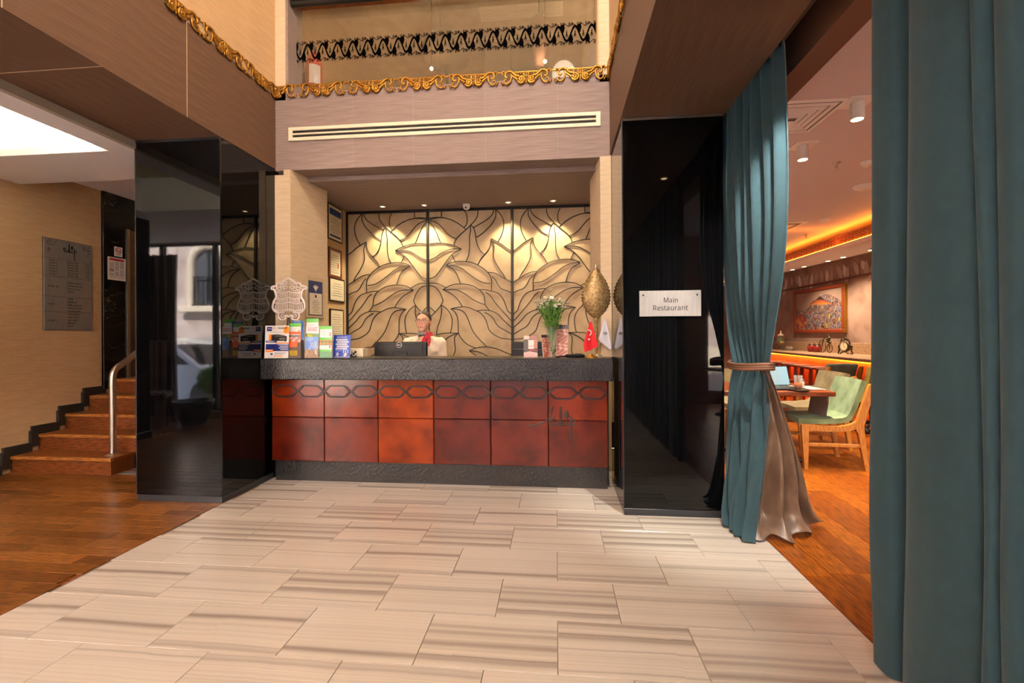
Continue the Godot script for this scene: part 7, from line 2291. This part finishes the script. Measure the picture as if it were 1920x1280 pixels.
func lobby_behind() -> void:
	# the street front behind the camera; the pillars mirror it
	var wf := thing("wall_front", "street front of the lobby with tall glazing", "wall")
	wf.set_meta("kind", "structure")
	# [x0, y0, x1, y1, z] of each piece, then the windows between them
	for r in [[-7.6, 0.0, -3.3, 0.12, 0.1], [-7.6, 2.8, -3.3, 3.3, 0.1], [-7.6, 0.12, -7.3, 2.8, 0.1], [-3.6, 0.12, -3.3, 2.8, 0.1], [-2.75, 0.0, 6.2, 0.2, 2.2], [0.47, 2.75, 6.2, 3.4, 2.2], [-2.75, 0.2, -2.6, 6.2, 2.2], [0.47, 0.2, 2.84, 2.75, 2.2], [-2.75, 5.6, 0.7, 6.2, 2.2], [4.6, 0.2, 6.2, 2.75, 2.2], [0.47, 3.3, 1.3, 6.2, 2.2]]:
		part("wall_piece", span(Vector3(r[0], r[1], r[4]), Vector3(r[2], r[3], r[4] + 0.2)), M.beige_paper, wf)
	part("wall_piece", span(Vector3(-3.33, 0, 0.1), Vector3(-2.6, 2.86, 2.4)), M.beige_paper, wf)
	var n := 2
	for r in [[-7.3, 0.12, -3.6, 2.8, 4, 0.2], [-2.6, 0.2, 0.47, 5.6, 2, 2.3], [2.84, 0.2, 4.6, 2.75, 2, 2.3]]:
		var w := thing("window_%d" % n, "street window of the lobby", "window")
		w.set_meta("kind", "structure")
		n += 1
		var z: float = r[5]
		part("glass_pane", span(Vector3(r[0], r[1], z - 0.003), Vector3(r[2], r[3], z + 0.003)), M.pane_glass, w)
		for k in r[4] + 1:
			var x := lerpf(r[0], r[2], float(k) / r[4])
			part("mullion", span(Vector3(x - 0.03, r[1], z - 0.045), Vector3(x + 0.03, r[3], z + 0.045), 0.004), M.black_paint, w)
		for y in [r[1], r[3]]:
			part("rail", span(Vector3(r[0], y - 0.03, z - 0.045), Vector3(r[2], y + 0.03, z + 0.045), 0.004), M.black_paint, w)
	# striped drape and bench by the window
	mat("stripe_cloth", "#ffffff", 0.8, 0.0, {tex = image(256, 16, func(x: float, y: float) -> Color:
		var s := sin(x * 61.0) + sin(x * 173.0 + 1.0) + 0.6 * sin(x * 340.0)
		return Color("#2a2426") if s < -0.5 else Color("#4a3c3c") if s < 0.6 else Color("#8a7a78") if s < 1.5 else Color("#d0c4c0"))})
	var dp := thing("striped_drape", "striped dark drape beside the street window behind the camera", "curtain", Vector3(-6.55, 0, 0.0))
	var db := Mb.new()
	db.grid(func(u: float, v: float) -> Vector3:
		return Vector3(lerpf(-0.7, 0.6, u), lerpf(2.6, 0.05, v), 0.05 * sin(u * 60.0 + sin(v * 3.0))), 120, 10, 0.006)
	part("cloth", db, M.stripe_cloth, dp)
	var st := thing("side_chair", "dark upholstered side chair by the street window", "chair", Vector3(-5.95, 0, -0.5), 2.6)
	part("seat", bx(Vector3(0, 0.44, 0), Vector3(0.5, 0.1, 0.5), 0.03), M.stripe_cloth, st)
	part("backrest", bx(Vector3(0, 0.85, -0.22), Vector3(0.5, 0.8, 0.08), 0.03), M.stripe_cloth, st)
	for a in [[-1, -1], [-1, 1], [1, -1], [1, 1]]:
		var b := Mb.new()
		b.bar(Vector3(a[0] * 0.24, 0, a[1] * 0.22), Vector3(a[0] * 0.21, 0.4, a[1] * 0.2), 0.04, 0.04, 0.003, Vector3.RIGHT)
		part("leg", b, M.frame_dark, st)
	var bo := thing("stone_bowl", "large black stone planter bowl on the lobby floor by the window", "bowl", Vector3(-5.35, 0, -0.38))
	var bb := Mb.new()
	bb.lathe(poly([0.0, 0.0, 0.14, 0.0, 0.18, 0.08, 0.24, 0.24, 0.27, 0.36, 0.25, 0.36, 0.21, 0.24, 0.0, 0.22]), 28)
	part("bowl", bb, mat("bowl_black", "#1c1e1c", 0.3), bo)
	# table and chairs of the restaurant's window side
	var wt := thing("pedestal_table", "small round table by the restaurant's street window", "table", Vector3(2.75, 0, 0.9))
	var tb := Mb.new()
	tb.lathe(poly([0.0, 0.75, 0.36, 0.75, 0.37, 0.735, 0.36, 0.715, 0.0, 0.715]), 28)
	part("tabletop", tb, M.frame_dark, wt)
	var tp := Mb.new()
	tp.lathe(poly([0.22, 0.0, 0.2, 0.03, 0.03, 0.06, 0.025, 0.68, 0.1, 0.715]), 18)
	part("pedestal", tp, M.black_iron, wt)
	dining_chair("dining_chair", "dark suede chair by the restaurant's street window", Vector3(3.3, 0, 1.1), 0.2, M.taupe_suede)
	# ---- the street
	var sg := struct("ground", span(Vector3(-30, -0.5, 0.3), Vector3(20, -0.22, 30)), mat("street_paving", "#b4b4b2", 0.9), "street paving outside the hotel", "road")
	mat("facade_stone", "#c2b4ac", 0.9, 0.0, {tex = ntex([0.0, "#c4b4ac", 0.5, "#e8e0dc", 1.0, "#ffffff"], 0.01, 4, 151), tri = Vector3(0.4, 0.4, 0.4)})
	mat("facade_trim", "#cdbba4", 0.85)
	mat("window_dark", "#4a4a4c", 0.15)
	var bu := thing("street_building", "pinkish stone building with arched windows across the street", "building", Vector3(-6, -0.25, 5.6))
	part("wall", span(Vector3(-24, 0, 0), Vector3(26, 11, 0.4)), M.facade_stone, bu)
	part("plinth", span(Vector3(-24, 0, -0.12), Vector3(26, 1.2, 0.0)), M.facade_trim, bu)
	part("string_course", span(Vector3(-24, 4.9, -0.15), Vector3(26, 5.1, 0.0), 0.03), M.facade_trim, bu)
	for k in 13:
		var x := -20.5 + k * 2.85 - 0.55
		var wn := Mb.new()
		var ou := PackedVector2Array([Vector2(-0.45, 2.5), Vector2(0.45, 2.5)])
		for i in 11:
			ou.append(Vector2(0.45 * cos(PI * i / 10), 3.6 + 0.45 * sin(PI * i / 10)))
		wn.prism(ou, 0.0, 0.03, Vector3(x, 0, -0.03))
		var w := part("arched_window", wn, M.window_dark, bu)
		var su := PackedVector3Array([Vector3(x - 0.56, 2.4, -0.06), Vector3(x - 0.56, 3.6, -0.06)])
		for i in 11:
			su.append(Vector3(x - 0.56 * cos(PI * i / 10), 3.6 + 0.56 * sin(PI * i / 10), -0.06))
		su.append(Vector3(x + 0.56, 2.4, -0.06))
		part("window_surround", tubed(su, 0.12, 6), M.facade_trim, w)
		part("sill", span(Vector3(x - 0.8, 2.25, -0.25), Vector3(x + 0.8, 2.42, 0.0), 0.02), M.facade_trim, w)
		var gr := Mb.new()
		for i in 7:
			gr.box(Vector3(x - 0.42 + i * 0.14, 2.85, -0.12), Vector3(0.025, 0.85, 0.025))
		for y in [2.46, 3.26]:
			gr.box(Vector3(x, y, -0.12), Vector3(0.92, 0.03, 0.03))
		gr.box(Vector3(x, 3.3, -0.05), Vector3(0.04, 1.5, 0.03))
		part("window_grille", gr, M.black_iron, w)
	# parked car
	mat("car_white", "#e8e8e6", 0.25, 0.0, {coat = 1.0})
	mat("car_glass", "#1a2024", 0.05)
	var ca := thing("parked_car", "white car parked in the street in front of the lobby windows", "car", Vector3(-8.1, -0.22, 2.6), PI + 0.12)
	var body := poly([-2.2, 0.3, -2.22, 0.62, -2.0, 0.82, -1.25, 0.92, -0.6, 1.38, 0.2, 1.5, 1.2, 1.44, 1.85, 1.0, 2.15, 0.95, 2.2, 0.5, 2.15, 0.3])
	var cb := Mb.new()
	cb.prism(body, -0.85, 0.85)
	part("body", cb, M.car_white, ca)
	var gb := Mb.new()
	gb.prism(poly([-1.05, 0.97, -0.52, 1.33, 0.2, 1.43, 1.15, 1.37, 1.55, 1.02]), -0.856, 0.856)
	gb.prism(poly([-1.2, 0.955, -0.65, 1.37, -0.63, 1.36, -1.17, 0.945]), -0.75, 0.75)
	part("side_windows", gb, M.car_glass, ca)
	for s in [[-1.4, -0.8], [1.4, -0.8], [-1.4, 0.8], [1.4, 0.8]]:
		var w := Mb.new()
		w.lathe(poly([0.0, -0.1, 0.3, -0.1, 0.33, -0.08, 0.33, 0.08, 0.3, 0.1, 0.0, 0.1]), 22, Vector3(s[0], 0.33, s[1]), Basis(Vector3.RIGHT, Vector3.BACK, Vector3.UP))
		part("wheel", w, M.ink, ca)
	# planter with a bush
	var pb := thing("street_planter", "stone planter with a bright green bush outside the lobby window", "planter", Vector3(-5.75, -0.22, 0.75))
	part("trough", bx(Vector3(0, 0.25, 0), Vector3(0.9, 0.5, 0.4), 0.03), M.facade_trim, pb)
	var lm := Mb.new()
	lm.tube(PackedVector3Array([Vector3.ZERO, Vector3(0, 0.03, 0.004), Vector3(0, 0.07, 0)]), PackedFloat32Array([0.002, 0.018, 0.001]), 4, false, 0.2, Vector3.BACK)
	var bush := mat("bush_green", "#74b83a", 0.6)
	bush.backlight_enabled = true
	bush.backlight = Color(0.5, 0.7, 0.25)
	var mm := MultiMesh.new()
	mm.transform_format = MultiMesh.TRANSFORM_3D
	mm.mesh = lm.mesh(bush)
	mm.instance_count = 2600
	rng.seed = 77
	for k in 2600:
		var d := Vector3(rng.randfn(), rng.randfn(), rng.randfn()).normalized() * pow(rng.randf(), 0.35)
		var b := Basis(Vector3(rng.randfn(), rng.randfn(), rng.randfn()).normalized(), rng.randf() * TAU)
		mm.set_instance_transform(k, Transform3D(b, Vector3(d.x * 0.45, 0.74 + d.y * 0.3, d.z * 0.26)))
	var mi := MultiMeshInstance3D.new()
	mi.name = "foliage"
	mi.multimesh = mm
	mi.set_meta("kind", "stuff")
	pb.add_child(mi)
